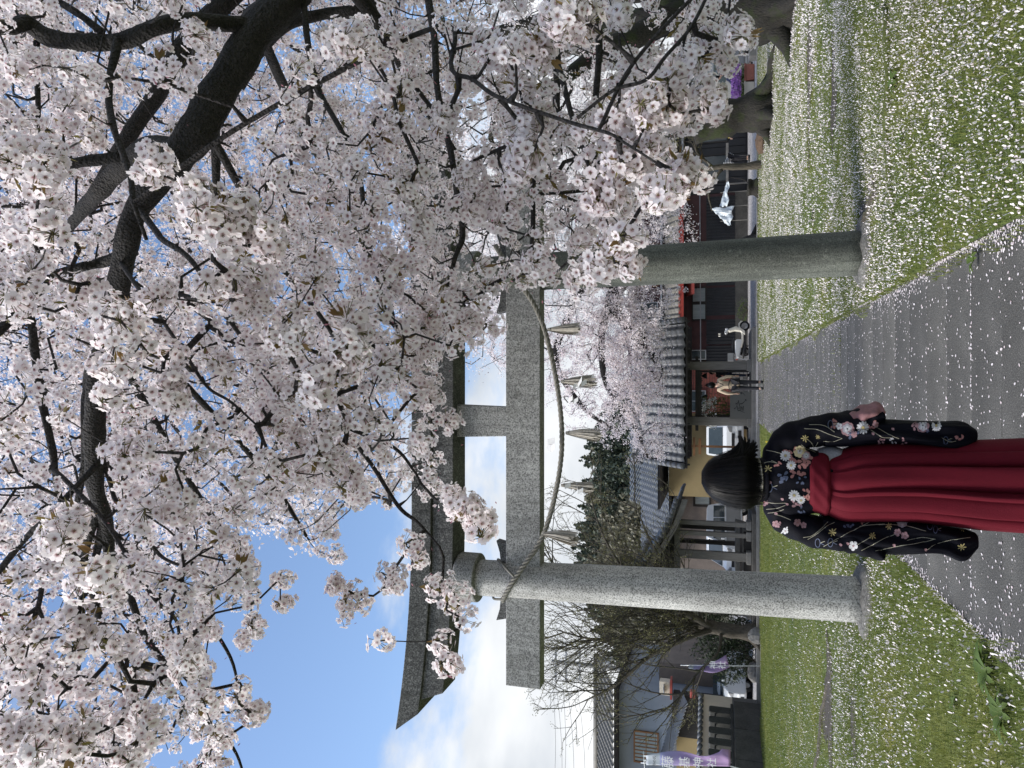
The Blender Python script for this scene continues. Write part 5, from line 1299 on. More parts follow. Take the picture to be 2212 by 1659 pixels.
part('gutter', MB().tube([(KX0 - .1, HY - .5, 3.15), (KX1 + .2, HY - .5, 3.1)], .08, 10), M['metal_grey'], kh)
part('down_pipe', MB().tube([(KX1 - .3, HY - .5, 3.1), (KX1 - .3, HY, 2.8), (KX1 - .3, HY + .1, 0)], .06, 8), M['metal_grey'], kh)
part('eave_board', MB().b(KX0 - .2, KX1 + .2, HY - .6, HY + .3, 3.2, 3.3), M['timber_dark'], kh)
pan_roof(kh, KX0 - .2, KX1 + .3, HY - .7, 3.3, HY + 3, 5.1, M['tile_brown'], .33, .33, .045, joined=True)
p = W(1570, 455, 36.2); 
pt = thing('covered_plants', 'white plastic sheeting draped over plant frames by the black house', 'sheet', (p.x, 36.2, 0))
def hang(x0, x1, zt0, zt1, zb0, zb1, nm, sd):
    m = MB(); rows = []
    for a in range(25):
        f = a / 24; x = x0 + (x1 - x0) * f; zt = zt0 + (zt1 - zt0) * f; zb = zb0 + (zb1 - zb0) * f + .05 * math.sin(f * 11 + sd)
        rows.append([Vector((x + .03 * math.sin(q * 1.3 + a), 36.15 + .035 * math.sin(a * .62 + sd) * (.3 + q / 8) + .03 * math.sin(q * 1.1 + a * .37) + .015 * math.sin(a * 1.9 + q) - .02 * q, zt + (zb - zt) * q / 8)) for q in range(9)])
    m.loft(rows, caps=False, closed=False); part(nm, m, M['plastic_sheet'], pt, fix=False, solid=.006, smooth=True)
hang(p.x - .75, p.x + .15, .95, 1.75, .80, .70, 'sheet', 0); hang(p.x + .18, p.x + 1.35, 1.35, 1.02, .95, .92, 'sheet_corner', 2)
for dx in (-.5, .2, .9): part('frame_stake', MB().tube([(p.x + dx, 36.2, -.02), (p.x + dx, 36.2, 1.3)], .02, 6), M['timber_grey'], pt)
part('frame_bar', MB().tube([(p.x - .6, 36.2, 1.0), (p.x + 1.3, 36.2, 1.02)], .018, 6), M['timber_grey'], pt)

# garage at the far right with stone kerb blocks, planters
QX0 = KX1 + .35; QX1 = QX0 + 9
gh = thing('open_garage', 'dark open fronted garage with grey shutter behind the purple flowers', 'garage', ((QX0 + QX1) / 2, 38, 0))
part('back_wall', MB().b(QX0, QX1, 39, 39.2, 0, 3.6), M['black_clad'], gh)
part('roof', MB().b(QX0 - .3, QX1, 36.0, 39.4, 3.3, 3.5), M['timber_dark'], gh)
for k in range(4): part('pillar', MB().b(QX0 + k * 2.8, QX0 + .25 + k * 2.8, 36.2, 36.45, 0, 3.3), M['timber_grey'], gh)
part('shutter', MB().b(QX0 + .3, QX0 + 2.7, 36.6, 36.66, .0, 3.2), M['metal_grey'], gh)
for k in range(12): part('shutter_slat', MB().b(QX0 + .32, QX0 + 2.68, 36.55, 36.599, .04 + k * .26, .24 + k * .26), M['metal_grey'], gh, bevel=.01)
part('beam', MB().b(QX0, QX1, 36.15, 36.5, 2.7, 3.0), M['timber_dark'], gh)
for k, (da, db, dz) in enumerate(((1625, 62, 0), (1630, 85, 0), (1622, 108, 0), (1618, 40, .25))):
    p = GP(1637, db); m = MB().b(p.x - .35, p.x + .35, 27.35, 27.8, 0, .32 + dz)
    single('stone_block', m, M['stone_grey'], ['squared grey stone block nearest the right edge tree', 'cracked grey stone block between two others by the kerb', 'end stone block of the row beside the gravel', 'taller stone block behind the row by the kerb'][k], 'stone', (p.x, 27.6, 0), bevel=.04)
def planter(label, dy0, dy1, dx_top, mat, Y, fl):
    xr, xl = W(1610, dy0, Y).x, W(1610, dy1, Y).x; zt = W(dx_top, (dy0 + dy1) / 2, Y).z; xm = (xl + xr) / 2
    t = thing('planter', label, 'planter', (xm, Y, 0)); hw = (xr - xl) / 2; h = .34
    part('box', MB().prism([(xm - hw * .9, .004), (xm + hw * .9, .004), (xm + hw, h), (xm - hw, h)], Y - .18, Y + .18), mat, t, bevel=.02)
    part('rim', MB().b(xm - hw - .03, xm + hw + .03, Y - .21, Y + .21, h, h + .05), mat, t, bevel=.012)
    n = 700; C = np.stack([rng.uniform(xm - hw, xm + hw, n), rng.uniform(Y - .2, Y + .2, n), h + .03 + rng.random(n) * .25], 1)
    part('foliage', leaf_quads(C, .08), M['weed'], t, kind='stuff')
    C = np.stack([rng.uniform(xm - hw * 1.05, xm + hw * 1.05, n), rng.uniform(Y - .24, Y + .2, n), h + .18 + rng.random(n) ** 1.4 * .38], 1)
    part('flowers', quads_np(C, .075), fl, t, kind='stuff')
planter('red brown planter brimming with purple flowers', 142, 178, 1600, M['terracotta'], 30.2, M['purple'])
planter('beige planter of purple flowers behind the mossy trunk', 180, 214, 1600, M['beige_planter'], 30.2, M['purple'])
# grey car behind the planters
pg = W(1580, 165, 34); van('grey car parked in front of the open garage', (pg.x + .3, 34.4, .0), math.radians(8), 3.3, 1.48, 1.5, paint='silver_paint')
# boxes stacked at the garage
p = W(1590, 88, 33.0); bx = MB().b(p.x - .32, p.x + .32, 32.8, 33.25, .0, .62); single('cardboard_box', bx, M['cardboard'], 'brown cardboard box standing on a black crate by the garage', 'box', (p.x, 33, 0)).location.z += .62
single('black_crate', MB().b(p.x - .45, p.x + .4, 32.7, 33.4, .0, .62), M['black_plastic'], 'black crate under the cardboard box', 'crate', (p.x, 33, 0), bevel=.02)
# rocks and stumps on the lawn edge
def rock(dx, dy, s, mat, label, Yf=None):
    p = GP(dx, dy); g = np.random.default_rng(int(dx + dy)); m = MB(); m.ball(p + Vector((0, 0, s[2] * .25)), 1.0, 14, 9, s); m.v = [tuple(np.array(v) + g.normal(0, .06, 3) * np.array(s)) for v in m.v]
    single('rock', m, M[mat], label, 'rock', p)
rock(1652, 303, (.42, .3, .22), 'brown_rock', 'brown mossy rock beside the forked mossy trunk')
rock(1640, 1374, (.30, .2, .30), 'stone_grey', 'orange stained pale stone at the foot of the budding tree')
rock(1634, 1452, (.40, .25, .26), 'stone_grey', 'grey rock under the furled purple banner')
p = GP(1641, 405); st = thing('tree_stump', 'mossy tree stump with a dead twig by the gravel', 'stump', p)
part('stump', wood_mesh([p + Vector((0, 0, -.05)), p + Vector((0, 0, .2)), p + Vector((.02, 0, .42))], [.34, .27, .25], 16, .18, 8), M['bark_moss'], st, smooth=True)
part('dead_twig', MB().tube([p + Vector((.1, -.1, .3)), p + Vector((.3, -.1, .55)), p + Vector((.42, -.1, 1.0))], [.02, .015, .008], 6), M['bark_twig'], st)

# ------------------------------------------------------------------ scooter
def scooter(loc, heading):
    t = thing('motor_scooter', 'cream and white motor scooter parked on the gravel before the black wall', 'scooter', (0, 0, 0))
    # forward = +X
    wheel(t, (.62, 0, .23), .23, .11, 'y'); wheel(t, (-.58, 0, .23), .23, .12, 'y')
    def shell(name, prof, w, mat, bev=.03): part(name, MB().prism(prof, -w / 2, w / 2), M[mat], t, bevel=bev, seg=3, smooth=False)
    shell('front_fender', [(.84, .30), (.86, .40), (.74, .50), (.56, .50), (.44, .40), (.46, .36), (.60, .44), (.74, .42)], .17, 'cream_paint')
    shell('leg_shield', [(.52, .46), (.60, .60), (.50, .90), (.40, .98), (.34, .90), (.40, .66), (.36, .44), (.22, .28), (.16, .20), (.36, .20), (.48, .34)], .36, 'cream_paint', .04)
    shell('floor_board', [(.40, .18), (.42, .27), (-.30, .27), (-.36, .18)], .30, 'black_plastic')
    shell('side_trim', [(.30, .27), (.36, .40), (.20, .36), (-.20, .38), (-.42, .46), (-.40, .34), (-.10, .27)], .34, 'cream_paint', .03)
    shell('rear_body', [(-.02, .30), (.0, .58), (-.08, .66), (-.60, .66), (-.92, .60), (-.86, .46), (-.60, .40), (-.30, .36)], .34, 'white_paint', .06)
    shell('seat', [(.06, .66), (.04, .74), (-.22, .80), (-.62, .78), (-.66, .70), (-.30, .66)], .27, 'black_plastic', .04)
    shell('tail_light', [(-.92, .52), (-.96, .56), (-.95, .62), (-.90, .62)], .16, 'red_metal', .01)
    shell('engine', [(-.30, .16), (-.22, .34), (-.70, .36), (-.74, .14)], .18, 'black_plastic', .02)
    part('muffler', MB().tube([(-.2, -.17, .20), (-.5, -.19, .24), (-.92, -.19, .32)], [.03, .06, .055], 12), M['black_plastic'], t, smooth=True)
    part('fork', MB().tube([(.40, 0, .86), (.62, .09, .23)], .02, 8).tube([(.40, 0, .86), (.62, -.09, .23)], .02, 8), M['metal_grey'], t, smooth=True)
    shell('handlebar_cowl', [(.46, .93), (.52, 1.02), (.38, 1.12), (.24, 1.10), (.26, 1.0)], .26, 'white_paint', .05)
    part('headlight', MB().ball((.50, 0, 1.02), .085, 12, 8, (.6, 1, 1)), M['rim'], t, smooth=True)
    part('handlebar', MB().tube([(.24, -.34, 1.04), (.34, -.12, 1.08), (.34, .12, 1.08), (.24, .34, 1.04)], .018, 8), M['black_plastic'], t, smooth=True)
    for s in (-1, 1):
        m = part('mirror', MB().ball((.22, s * .36, 1.34), .06, 12, 8, (.5, 1, 1)), M['cream_paint'], t, smooth=True)
        part('mirror_stem', MB().tube([(.28, s * .28, 1.06), (.23, s * .35, 1.32)], .007, 6), M['black_plastic'], m)
    # basket with helmet on the carrier
    b = part('rear_basket', MB().b(-1.02, -.66, -.19, .19, .72, .74).b(-1.02, -1.0, -.19, .19, .74, .98).b(-.68, -.66, -.19, .19, .74, .98).b(-1.0, -.68, -.19, -.17, .74, .98).b(-1.0, -.68, .17, .19, .74, .98), M['metal_grey'], t)
    part('carrier', MB().b(-1.0, -.5, -.10, .10, .685, .715), M['black_plastic'], t)
    part('stand', MB().tube([(-.28, .1, .2), (-.34, .16, .012)], .014, 6).tube([(-.28, -.1, .2), (-.34, -.16, .012)], .014, 6), M['black_plastic'], t)
    t.location = loc; t.rotation_euler = (0, 0, heading); ORG[t] = Vector(loc); return t
ps = W(1600, 733, 34.6); scooter((ps.x, 34.6, 0.0), math.radians(4))

# ------------------------------------------------------------------ water pavilion left of the gate, gable towards the lawn
PY = 29.0
ax = W(1400, 1212, PY).x; ex = W(1470, 1072, PY).x; wl_ = ax - (ex - ax)
pav = thing('water_pavilion', 'small open timber pavilion with silver tiled gable roof left of gate', 'pavilion', (ax, PY + 1, 0))
zA = 4.25; zE = W(1470, 1072, PY).z
part('plinth', MB().b(wl_ + .5, ex - .5, PY - .35, PY + 3.0, -.03, .16), M['stone_dark'], pav, bevel=.03)
for x in (W(1550, 1131, PY).x, W(1550, 1154, PY).x, W(1550, 1200, PY).x, wl_ + .9):
    wd = .26 if abs(x - W(1550, 1200, PY).x) < .1 else .11
    part('post', MB().b(x - wd / 2 - .03, x + wd / 2 + .03, PY - .1, PY + .12, .36, zE + .25), M['timber_grey'], pav, bevel=.012)
    part('post_base', MB().b(x - wd / 2 - .12, x + wd / 2 + .12, PY - .2, PY + .22, .16, .36), M['stone_grey'], pav, bevel=.03)
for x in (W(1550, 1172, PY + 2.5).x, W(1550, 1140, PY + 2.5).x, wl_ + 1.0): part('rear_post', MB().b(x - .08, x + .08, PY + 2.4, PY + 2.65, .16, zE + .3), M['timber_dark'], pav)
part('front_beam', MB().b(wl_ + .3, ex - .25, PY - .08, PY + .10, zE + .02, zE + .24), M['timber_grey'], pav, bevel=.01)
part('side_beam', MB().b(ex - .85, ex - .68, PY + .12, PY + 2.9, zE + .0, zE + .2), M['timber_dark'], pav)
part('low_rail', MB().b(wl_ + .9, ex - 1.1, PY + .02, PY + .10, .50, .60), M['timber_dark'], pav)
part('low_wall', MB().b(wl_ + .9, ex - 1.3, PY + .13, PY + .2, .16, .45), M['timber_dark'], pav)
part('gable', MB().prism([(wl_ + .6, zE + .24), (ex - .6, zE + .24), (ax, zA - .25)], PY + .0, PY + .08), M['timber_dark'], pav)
part('basin', MB().prism([(ax - .2, .16), (ax + 1.5, .16), (ax + 1.65, .75), (ax - .35, .75)], PY + .6, PY + 1.4), M['stone_grey'], pav, bevel=.04)
for sgn, xe in ((1, ex), (-1, wl_)):
    # slope: ridge along Y; tiles joined, seen edge on
    m = MB(); nrow = 16; rows = []
    for k in range(nrow + 1):
        f = k / nrow; x = ax + (xe - ax) * f; z = zA + (zE - zA) * f - .18 * math.sin(math.pi * f)
        rows.append([Vector((x, PY - .75 + 4.6 * j / 56, z + .05 * math.sin(j * 1.35) + (.04 if k % 2 else 0))) for j in range(57)])
    m.loft(rows, caps=False, closed=False); part('roof_tiles', m, M['tile'], pav, smooth=True, kind='stuff', solid=.05)
    curve = [Vector((ax + (xe - ax) * f, PY - .80, zA + (zE - zA) * f - .18 * math.sin(math.pi * f) + .10)) for f in np.linspace(0, 1, 15)]
    for a, b_ in zip(curve[:-1], curve[1:]): part('verge_tile', MB().tube([a, a.lerp(b_, 1.05)], [.10, .115], 10), M['tile'], pav, smooth=True)
    part('barge_board', MB().loft([[p + Vector((0, .03, -.20)), p + Vector((0, .03, -.42)), p + Vector((0, .09, -.42)), p + Vector((0, .09, -.20))] for p in curve]), M['timber_grey'], pav)
part('ridge', MB().tube([(ax, PY - .95, zA + .22), (ax, PY + 4.0, zA + .22)], .15, 12), M['tile'], pav, smooth=True)

# houses behind: brown tiled wall with window, small roofs
x0, x1, z0, z1 = rect(1478, 1610, 1010, 1112, 42)
hb = thing('tan_house', 'tan walled house with grey tiled roof and dark framed window behind pavilion', 'house', ((x0 + x1) / 2, 45, 0))
part('wall', MB().b(x0 - 3.4, x1 + 1.2, 43, 49, 0, 4.0), M['tile_wall'], hb)
part('lower_wall', MB().b(x1 - .8, x1 + 2.0, 42.6, 42.999, 0, 3.4), M['plaster_ochre'], hb)
a = rect(1502, 1532, 1043, 1090, 43); win(hb, a[0], a[1], a[2], a[3], 42.98, M['timber_dark'], M['curtain'], 1, .12)
part('eave', MB().b(x0 - 3.6, x1 + 2.2, 42.0, 49, 4.0, 4.15), M['timber_dark'], hb)
pan_roof(hb, x0 - 3.8, x1 + 2.4, 41.9, 4.1, 45, 6.0, M['tile'], .36, .3, .045, joined=True)
part('canopy', MB().b(x0 + .2, x1 + .1, 41.4, 42.95, 3.3, 3.4), M['timber_dark'], hb)
pan_roof(hb, x0 + .2, x1 + .3, 41.2, 3.4, 43, 4.05, M['tile'], .3, .25, .04, joined=True)
x0, x1, z0, z1 = rect(1395, 1450, 1085, 1205, 50)
hc = thing('far_house', 'distant house with pale checked tile roof seen through bare branches', 'house', ((x0 + x1) / 2, 52, 0))
part('wall', MB().b(x0, x1 + .2, 51, 56, 0, z0 + .3), M['tile_wall'], hc)
pan_roof(hc, x0 - .5, x1 + .4, 50, z0, 53.5, z1 + .5, M['tile'], .4, .4, .05, joined=True)
x0, x1, z0, z1 = rect(1438, 1480, 985, 1050, 46)
hd = thing('shed', 'shed with grey metal roof between the gate and the tan house', 'shed', ((x0 + x1) / 2, 48, 0))
part('wall', MB().b(x0, x1, 47.5, 50, 0, z0), M['timber_dark'], hd); part('roof', MB().prism_x([(46.3, z0 - .2), (50.4, z1), (50.4, z1 + .1), (46.3, z0 - .08)], x0 - .4, x1 + .3), M['tile'], hd)

# ------------------------------------------------------------------ left: hedge, banners, stone fence, beige wall, blue-grey house
p = W(1600, 1395, 29)
for k, (dy, s) in enumerate(((1352, 1.1), (1392, 1.25), (1425, 1.0))):
    p = W(1590, dy, 29.2); bush('hedge_shrub', ['dark evergreen shrub right behind the budding tree trunk', 'tall dark evergreen shrub between trunk and furled banner', 'dark evergreen shrub beside the furled banner pole'][k], 'shrub', (p.x, 29.2, .95 * s), (.95 * s, .7, 1.0 * s), 2600, None, .13, M['hedge'], floor=0)
def fabric_mat(name, top, mid, low, z_hi, z_lo):
    t = NT(name); t.set(0.8)
    sep = t.n('ShaderNodeSeparateXYZ'); t.l(t.tc.outputs['Object'], sep.inputs[0])
    mr = t.n('ShaderNodeMapRange'); mr.inputs['From Min'].default_value = z_lo; mr.inputs['From Max'].default_value = z_hi; t.l(sep.outputs['Z'], mr.inputs['Value'])
    c = t.ramp(mr.outputs[0], [(0.0, low), (.55, mid), (.80, top), (.815, rgb(.62, .66, .72)), (1.0, rgb(.66, .70, .75))] if z_hi else [])
    t.col(c)
    tr = t.n('ShaderNodeBsdfTranslucent'); t.l(c, tr.inputs['Color']); mx = t.n('ShaderNodeMixShader'); mx.inputs['Fac'].default_value = .35
    t.l(t.p.outputs[0], mx.inputs[1]); t.l(tr.outputs[0], mx.inputs[2]); t.l(mx.outputs[0], t.out.inputs[0]); return t.m
def text_part(body, loc, size, mat, parent, name='lettering', rot=(math.pi / 2, 0, 0)):
    cu = bpy.data.curves.new(name, 'FONT'); cu.body = body; cu.size = size; cu.align_x = 'CENTER'; cu.align_y = 'CENTER'; cu.extrude = .002
    o = bpy.data.objects.new(name, cu); COL.objects.link(o); bpy.context.view_layer.update()
    me = bpy.data.meshes.new_from_object(o.evaluated_get(bpy.context.evaluated_depsgraph_get())); bpy.data.objects.remove(o); bpy.data.curves.remove(cu)
    me.materials.append(mat); q = bpy.data.objects.new(name, me); COL.objects.link(q); q.parent = parent; q.location = Vector(loc) - ORG[parent]; q.rotation_euler = rot; return q
BY = 20.0
pt_ = W(1392, 1640, BY); pb = W(1572, 1653, BY)
ban = thing('banner', 'tall white and purple cloth banner with white kanji on a slanting pole', 'banner', (pb.x - .12, BY, 0))
L0 = pt_.z - pb.z
M['banner'] = fabric_mat('purple_banner_cloth', rgb(.46, .47, .72), rgb(.50, .39, .66), rgb(.54, .36, .60), pt_.z, pb.z)
m = MB(); rows = []
for k in range(31):
    f = k / 30; z = pt_.z - .05 - f * (L0 + .02); xl = W(1392 + 180 * f, 1652 + 3 * f, BY).x; xr = W(1392 + 180 * f, 1630 - 7 * math.sin(min(1, f * 1.6) * math.pi) + (-13 * max(0, (f - .72) / .28) if f < .9 else -13 + 55 * (f - .9)), BY).x
    rows.append([Vector((xl + (xr - xl) * j / 10, BY + .07 * math.sin(f * 9 + j * .45) * (j / 10) * (.3 + f), z)) for j in range(11)])
m.loft(rows, caps=False, closed=False); cl = part('cloth', m, M['banner'], ban, smooth=True, fix=False, solid=.004)
part('pole', MB().tube([(pb.x - .16, BY, -.02), (pb.x - .02, BY + .03, pb.z), (pt_.x - .13, BY + .03, pt_.z + .1)], .016, 8), M['white_paint'], ban, smooth=True)
part('cross_bar', MB().tube([(pt_.x - .35, BY + .02, pt_.z - .01), (pt_.x + .22, BY + .01, pt_.z + .03)], .01, 8), M['white_paint'], ban, smooth=True)
for f in (.25, .75): part('loop', MB().b(pt_.x - .12 + f * .25, pt_.x - .08 + f * .25, BY + .0, BY + .02, pt_.z - .06, pt_.z + .03), M['paper'], ban)
for f, ch, sz in ((.29, '藤', .36), (.49, '基', .32), (.655, '神', .29), (.815, '社', .27)):
    q = W(1392 + 180 * f, 1643 + 1.5 * f, BY); text_part(ch, (q.x, BY - .075, q.z), sz, M['paper'], cl)
q = W(1414, 1642, BY); text_part('年の氏', (q.x, BY - .05, q.z), .095, M['ink'], cl)
# second banner, furled by the wind
B2 = 26.2; pb2 = W(1636, 1438, B2); pt2 = W(1470, 1437, B2)
b2 = thing('banner', 'furled purple banner blowing from a white pole in front of the hedge', 'banner', (pb2.x, B2, 0))
part('pole', MB().tube([(pb2.x, B2, -.02), (pt2.x, B2, pt2.z)], .018, 8), M['white_paint'], b2, smooth=True)
M['banner2'] = fabric_mat('purple_banner_cloth_furled', rgb(.46, .47, .72), rgb(.50, .39, .66), rgb(.54, .38, .60), W(1480, 1438, B2).z, W(1575, 1438, B2).z)
m = MB(); rows = []
for k in range(25):
    f = k / 24; dx = 1488 + 88 * f; wl1 = 1443 + 8 * math.sin(f * 3.3); wr = 1438 - 22 * max(0, f - .3) / .7 if f > .3 else 1438 - 1
    rows.append([Vector((W(dx, wl1 + (wr - wl1) * j / 8, B2).x, B2 - .05 + .10 * math.sin(f * 7 + j * .8), W(dx - 7 * (j / 8) * f, 1438, B2).z)) for j in range(9)])
m.loft(rows, caps=False, closed=False); c2 = part('cloth', m, M['banner2'], b2, smooth=True, fix=False, solid=.004)
for f, ch in ((.62, '神'), (.82, '社')):
    q = W(1488 + 88 * f, 1432, B2); text_part(ch, (q.x, B2 - .20, q.z), .30, M['paper'], c2)

# stone fence on a dark stone base
fa, fb = Vector((W(1650, 1700, 23.2).x - .2, 22.6, 0)), Vector((W(1610, 1524, 27.0).x, 26.8, 0))
sf = thing('stone_fence', 'low dark stone fence of rounded posts on a block base', 'fence', fa.lerp(fb, .5))
fd = (fb - fa); FL = fd.length; fd.normalize(); fang = math.atan2(fd.y, fd.x); nrm = Vector((fd.y, -fd.x, 0))
def fbox(s, off, z, size): return MB().box(fa + fd * s - nrm * off + Vector((0, 0, z)), size, rz=fang)
nb = 3
for k in range(nb): part('base_block', fbox(FL * (k + .5) / nb, 0, .42, (FL / nb - .02, .5, .9)), M['stone_dark'], sf, bevel=.015)
part('lower_rail', fbox(FL / 2, .02, .93, (FL, .26, .10)), M['stone_post'], sf, bevel=.02)
npost = 8
for k in range(npost):
    s = FL * (k + .35) / npost; c = fa + fd * s - nrm * .02
    m = MB(); hw = .17; h0, h1 = .98, 1.72; prof = [(-hw, h0), (hw, h0), (hw, h1 - .05), (hw - .05, h1), (-hw + .05, h1), (-hw, h1 - .05)]
    R3 = Matrix.Rotation(fang, 3, 'Z'); vv = [c + R3 @ Vector((a, y, z)) for y in (-.09, .09) for a, z in prof]; n = len(prof)
    m.add(vv, [tuple(range(n)), tuple(range(2 * n - 1, n - 1, -1))] + [(q, n + q, n + (q + 1) % n, (q + 1) % n) for q in range(n)])
    part('post', m, M['stone_post'], sf, bevel=.02)
part('rail', MB().tube([fa + fd * .1 + Vector((0, 0, 1.5)), fa + fd * (FL - .3) + Vector((0, 0, 1.5))], .03, 8), M['wire'], sf)
# beige plaster wall with tile cap behind it
wa, wb = fa + Vector((-.9, 2.2, 0)), fb + Vector((-.35, 1.4, 0)); wd_ = (wb - wa); WL = wd_.length; wd_.normalize(); wang = math.atan2(wd_.y, wd_.x)
pw = thing('plaster_wall', 'beige plaster wall with a row of cap tiles behind the stone fence', 'wall', wa.lerp(wb, .5))
zt = W(1513, 1560, 26).z
part('wall', MB().box(wa + wd_ * WL / 2 + Vector((0, 0, zt / 2)), (WL, .22, zt), rz=wang), M['plaster_beige'], pw)
part('footing', MB().box(wa + wd_ * WL / 2 + Vector((.06, -.1, .45)), (WL, .22, .9), rz=wang), M['stone_grey'], pw)
nc = int(WL / .24)
for k in range(nc):
    c = wa + wd_ * WL * (k + .5) / nc + Vector((0, 0, zt + .05)); m = MB(); n_ = Vector((wd_.y, -wd_.x, 0)); m.tube([c + n_ * .22 - Vector((0, 0, .05)), c, c - n_ * .22 - Vector((0, 0, .05))], .085, 8)
    part('cap_tile', m, M['tile'], pw, smooth=True)
# blue-grey house
x0, x1, z0, z1 = rect(1340, 1510, 1500, 1700, 32)
h5 = thing('blue_grey_house', 'blue grey walled house with dark tiled roof and lattice window', 'house', ((x0 + x1) / 2, 35, 0))
part('wall', MB().b(x0 - 1.5, x1, 32, 38, 0, z1 + .05), M['plaster_blue'], h5)
part('return_wall', MB().b(x1, x1 + .9, 33.4, 38, 0, z1 - 1.6), M['tile_wall'], h5)
part('lower_wall', MB().b(x0 - 1.4, W(1490, 1585, 31.9).x, 31.7, 31.995, 0, W(1462, 1620, 31.9).z), M['plaster_ochre'], h5)
xm = W(1490, 1585, 31.9).x; part('dark_side', MB().b(xm, x1 + .3, 31.5, 31.99, 0, W(1455, 1550, 31.9).z), M['timber_dark'], h5)
a = rect(1372, 1420, 1582, 1645, 32); win(h5, a[0], a[1], a[2], a[3], 31.97, M['timber_orange'], M['curtain'], 7, .06, transom=True)
part('eave', MB().b(x0 - 1.9, x1 + .5, 31.0, 38, z1 + .05, z1 + .15), M['timber_dark'], h5)
zr_ = W(1292, 1580, 34).z; pan_roof(h5, x0 - 2, x1 + .6, 30.9, z1 + .12, 34.2, zr_, M['tile_brown'], .34, .28, .05, joined=False)
part('ridge', MB().tube([(x0 - 2, 34.25, zr_ + .12), (x1 + .6, 34.25, zr_ + .12)], .16, 10), M['tile_brown'], h5, smooth=True)
# lean-to roof, pale ribs
za, zb_ = W(1440, 1655, 31.2).z, W(1400, 1655, 31.2).z
m = MB(); rows = []
for k in range(2):
    rows.append([Vector((W(1460 + 40 * (j / 80.) * 0, 1655 - 1.9 * j, 31.2).x, 30.6 + k * 1.4, W(1442 + .53 * (80 - j) * -0 + j * .55, 1600, 31.2).z + (.35 if k else 0) + .03 * math.sin(j * 1.57))) for j in range(81)])
m.loft(rows, caps=False, closed=False); part('lean_to_roof', m, M['metal_grey'], h5, solid=.02)
p = W(1435, 1485, 31.7); ac = thing('air_conditioner', 'white air conditioning unit on a red bracket on the blue wall', 'air conditioner', (p.x, 31.6, p.z - .3))
part('case', MB().b(p.x - .30, p.x + .30, 31.6, 31.98, p.z - .25, p.z + .2), M['plaster_beige'], ac, bevel=.02)
part('grille', MB().lathe((p.x, 31.5, p.z), [(.02, -.02), (.2, -.02), (.2, .02), (.02, .02)], 20), M['metal_grey'], ac).data.transform(Matrix.Identity(4))
part('bracket', MB().b(p.x - .42, p.x + .42, 31.5, 31.99, p.z - .34, p.z - .26), M['red_metal'], ac)
p = W(1497, 1497, 31); mb_ = thing('mail_box', 'red post box on a post beside the white car', 'mailbox', (p.x, 30.9, 0))
part('box', MB().b(p.x - .16, p.x + .16, 30.8, 31.02, p.z - .13, p.z + .12), M['red_metal'], mb_, bevel=.03); part('post', MB().b(p.x - .04, p.x + .04, 30.86, 30.94, -.01, p.z - .16), M['timber_grey'], mb_)

# utility pole with crossarms, transformer and wires
UY = 46; pu = W(1320, 1443, UY); ztop = W(1192, 1443, UY).z
up_ = thing('utility_pole', 'concrete utility pole with crossarms and transformer behind the left trees', 'pole', (pu.x, UY, 0))
part('shaft', MB().tube([(pu.x, UY, -.05), (pu.x, UY, ztop)], [.2, .13], 14), M['pole_conc'], up_, smooth=True)
for dz, hl in ((.3, 1.1), (1.0, 1.2), (1.9, 1.0)):
    arm = part('crossarm', MB().b(pu.x - hl, pu.x + hl, UY - .16, UY - .08, ztop - dz - .06, ztop - dz + .06), M['metal_grey'], up_)
    for s in (-.9, -.45, .45, .9): part('insulator', MB().lathe((pu.x + s * hl, UY - .12, ztop - dz + .06), [(.03, 0), (.06, .04), (.03, .08), (.06, .12), (.02, .17)], 8), M['paper'], arm)
part('transformer', MB().lathe((pu.x + .45, UY - .1, ztop - 4.0), [(.05, 0), (.26, 0), (.28, .1), (.28, .85), (.2, .95), (.05, .97)], 16), M['metal_grey'], up_)
for k, (dz, ox, e0, e1) in enumerate(((.25, -1.0, 1120, 1660), (.25, .45, 1165, 1665), (.95, -1.1, 1140, 1662), (.95, .5, 1195, 1664), (1.85, -.9, 1210, 1666), (2.6, 0, 1265, 1668))):
    a = Vector((pu.x + ox, UY - .12, ztop - dz + .2)); b_ = W(e0, e1 + 400, 34); m = MB()
    pts = [a.lerp(b_, f) - Vector((0, 0, .9 * math.sin(math.pi * f))) for f in np.linspace(0, 1, 16)]
    part('wire', MB().tube(pts, .012, 4), M['wire'], up_)

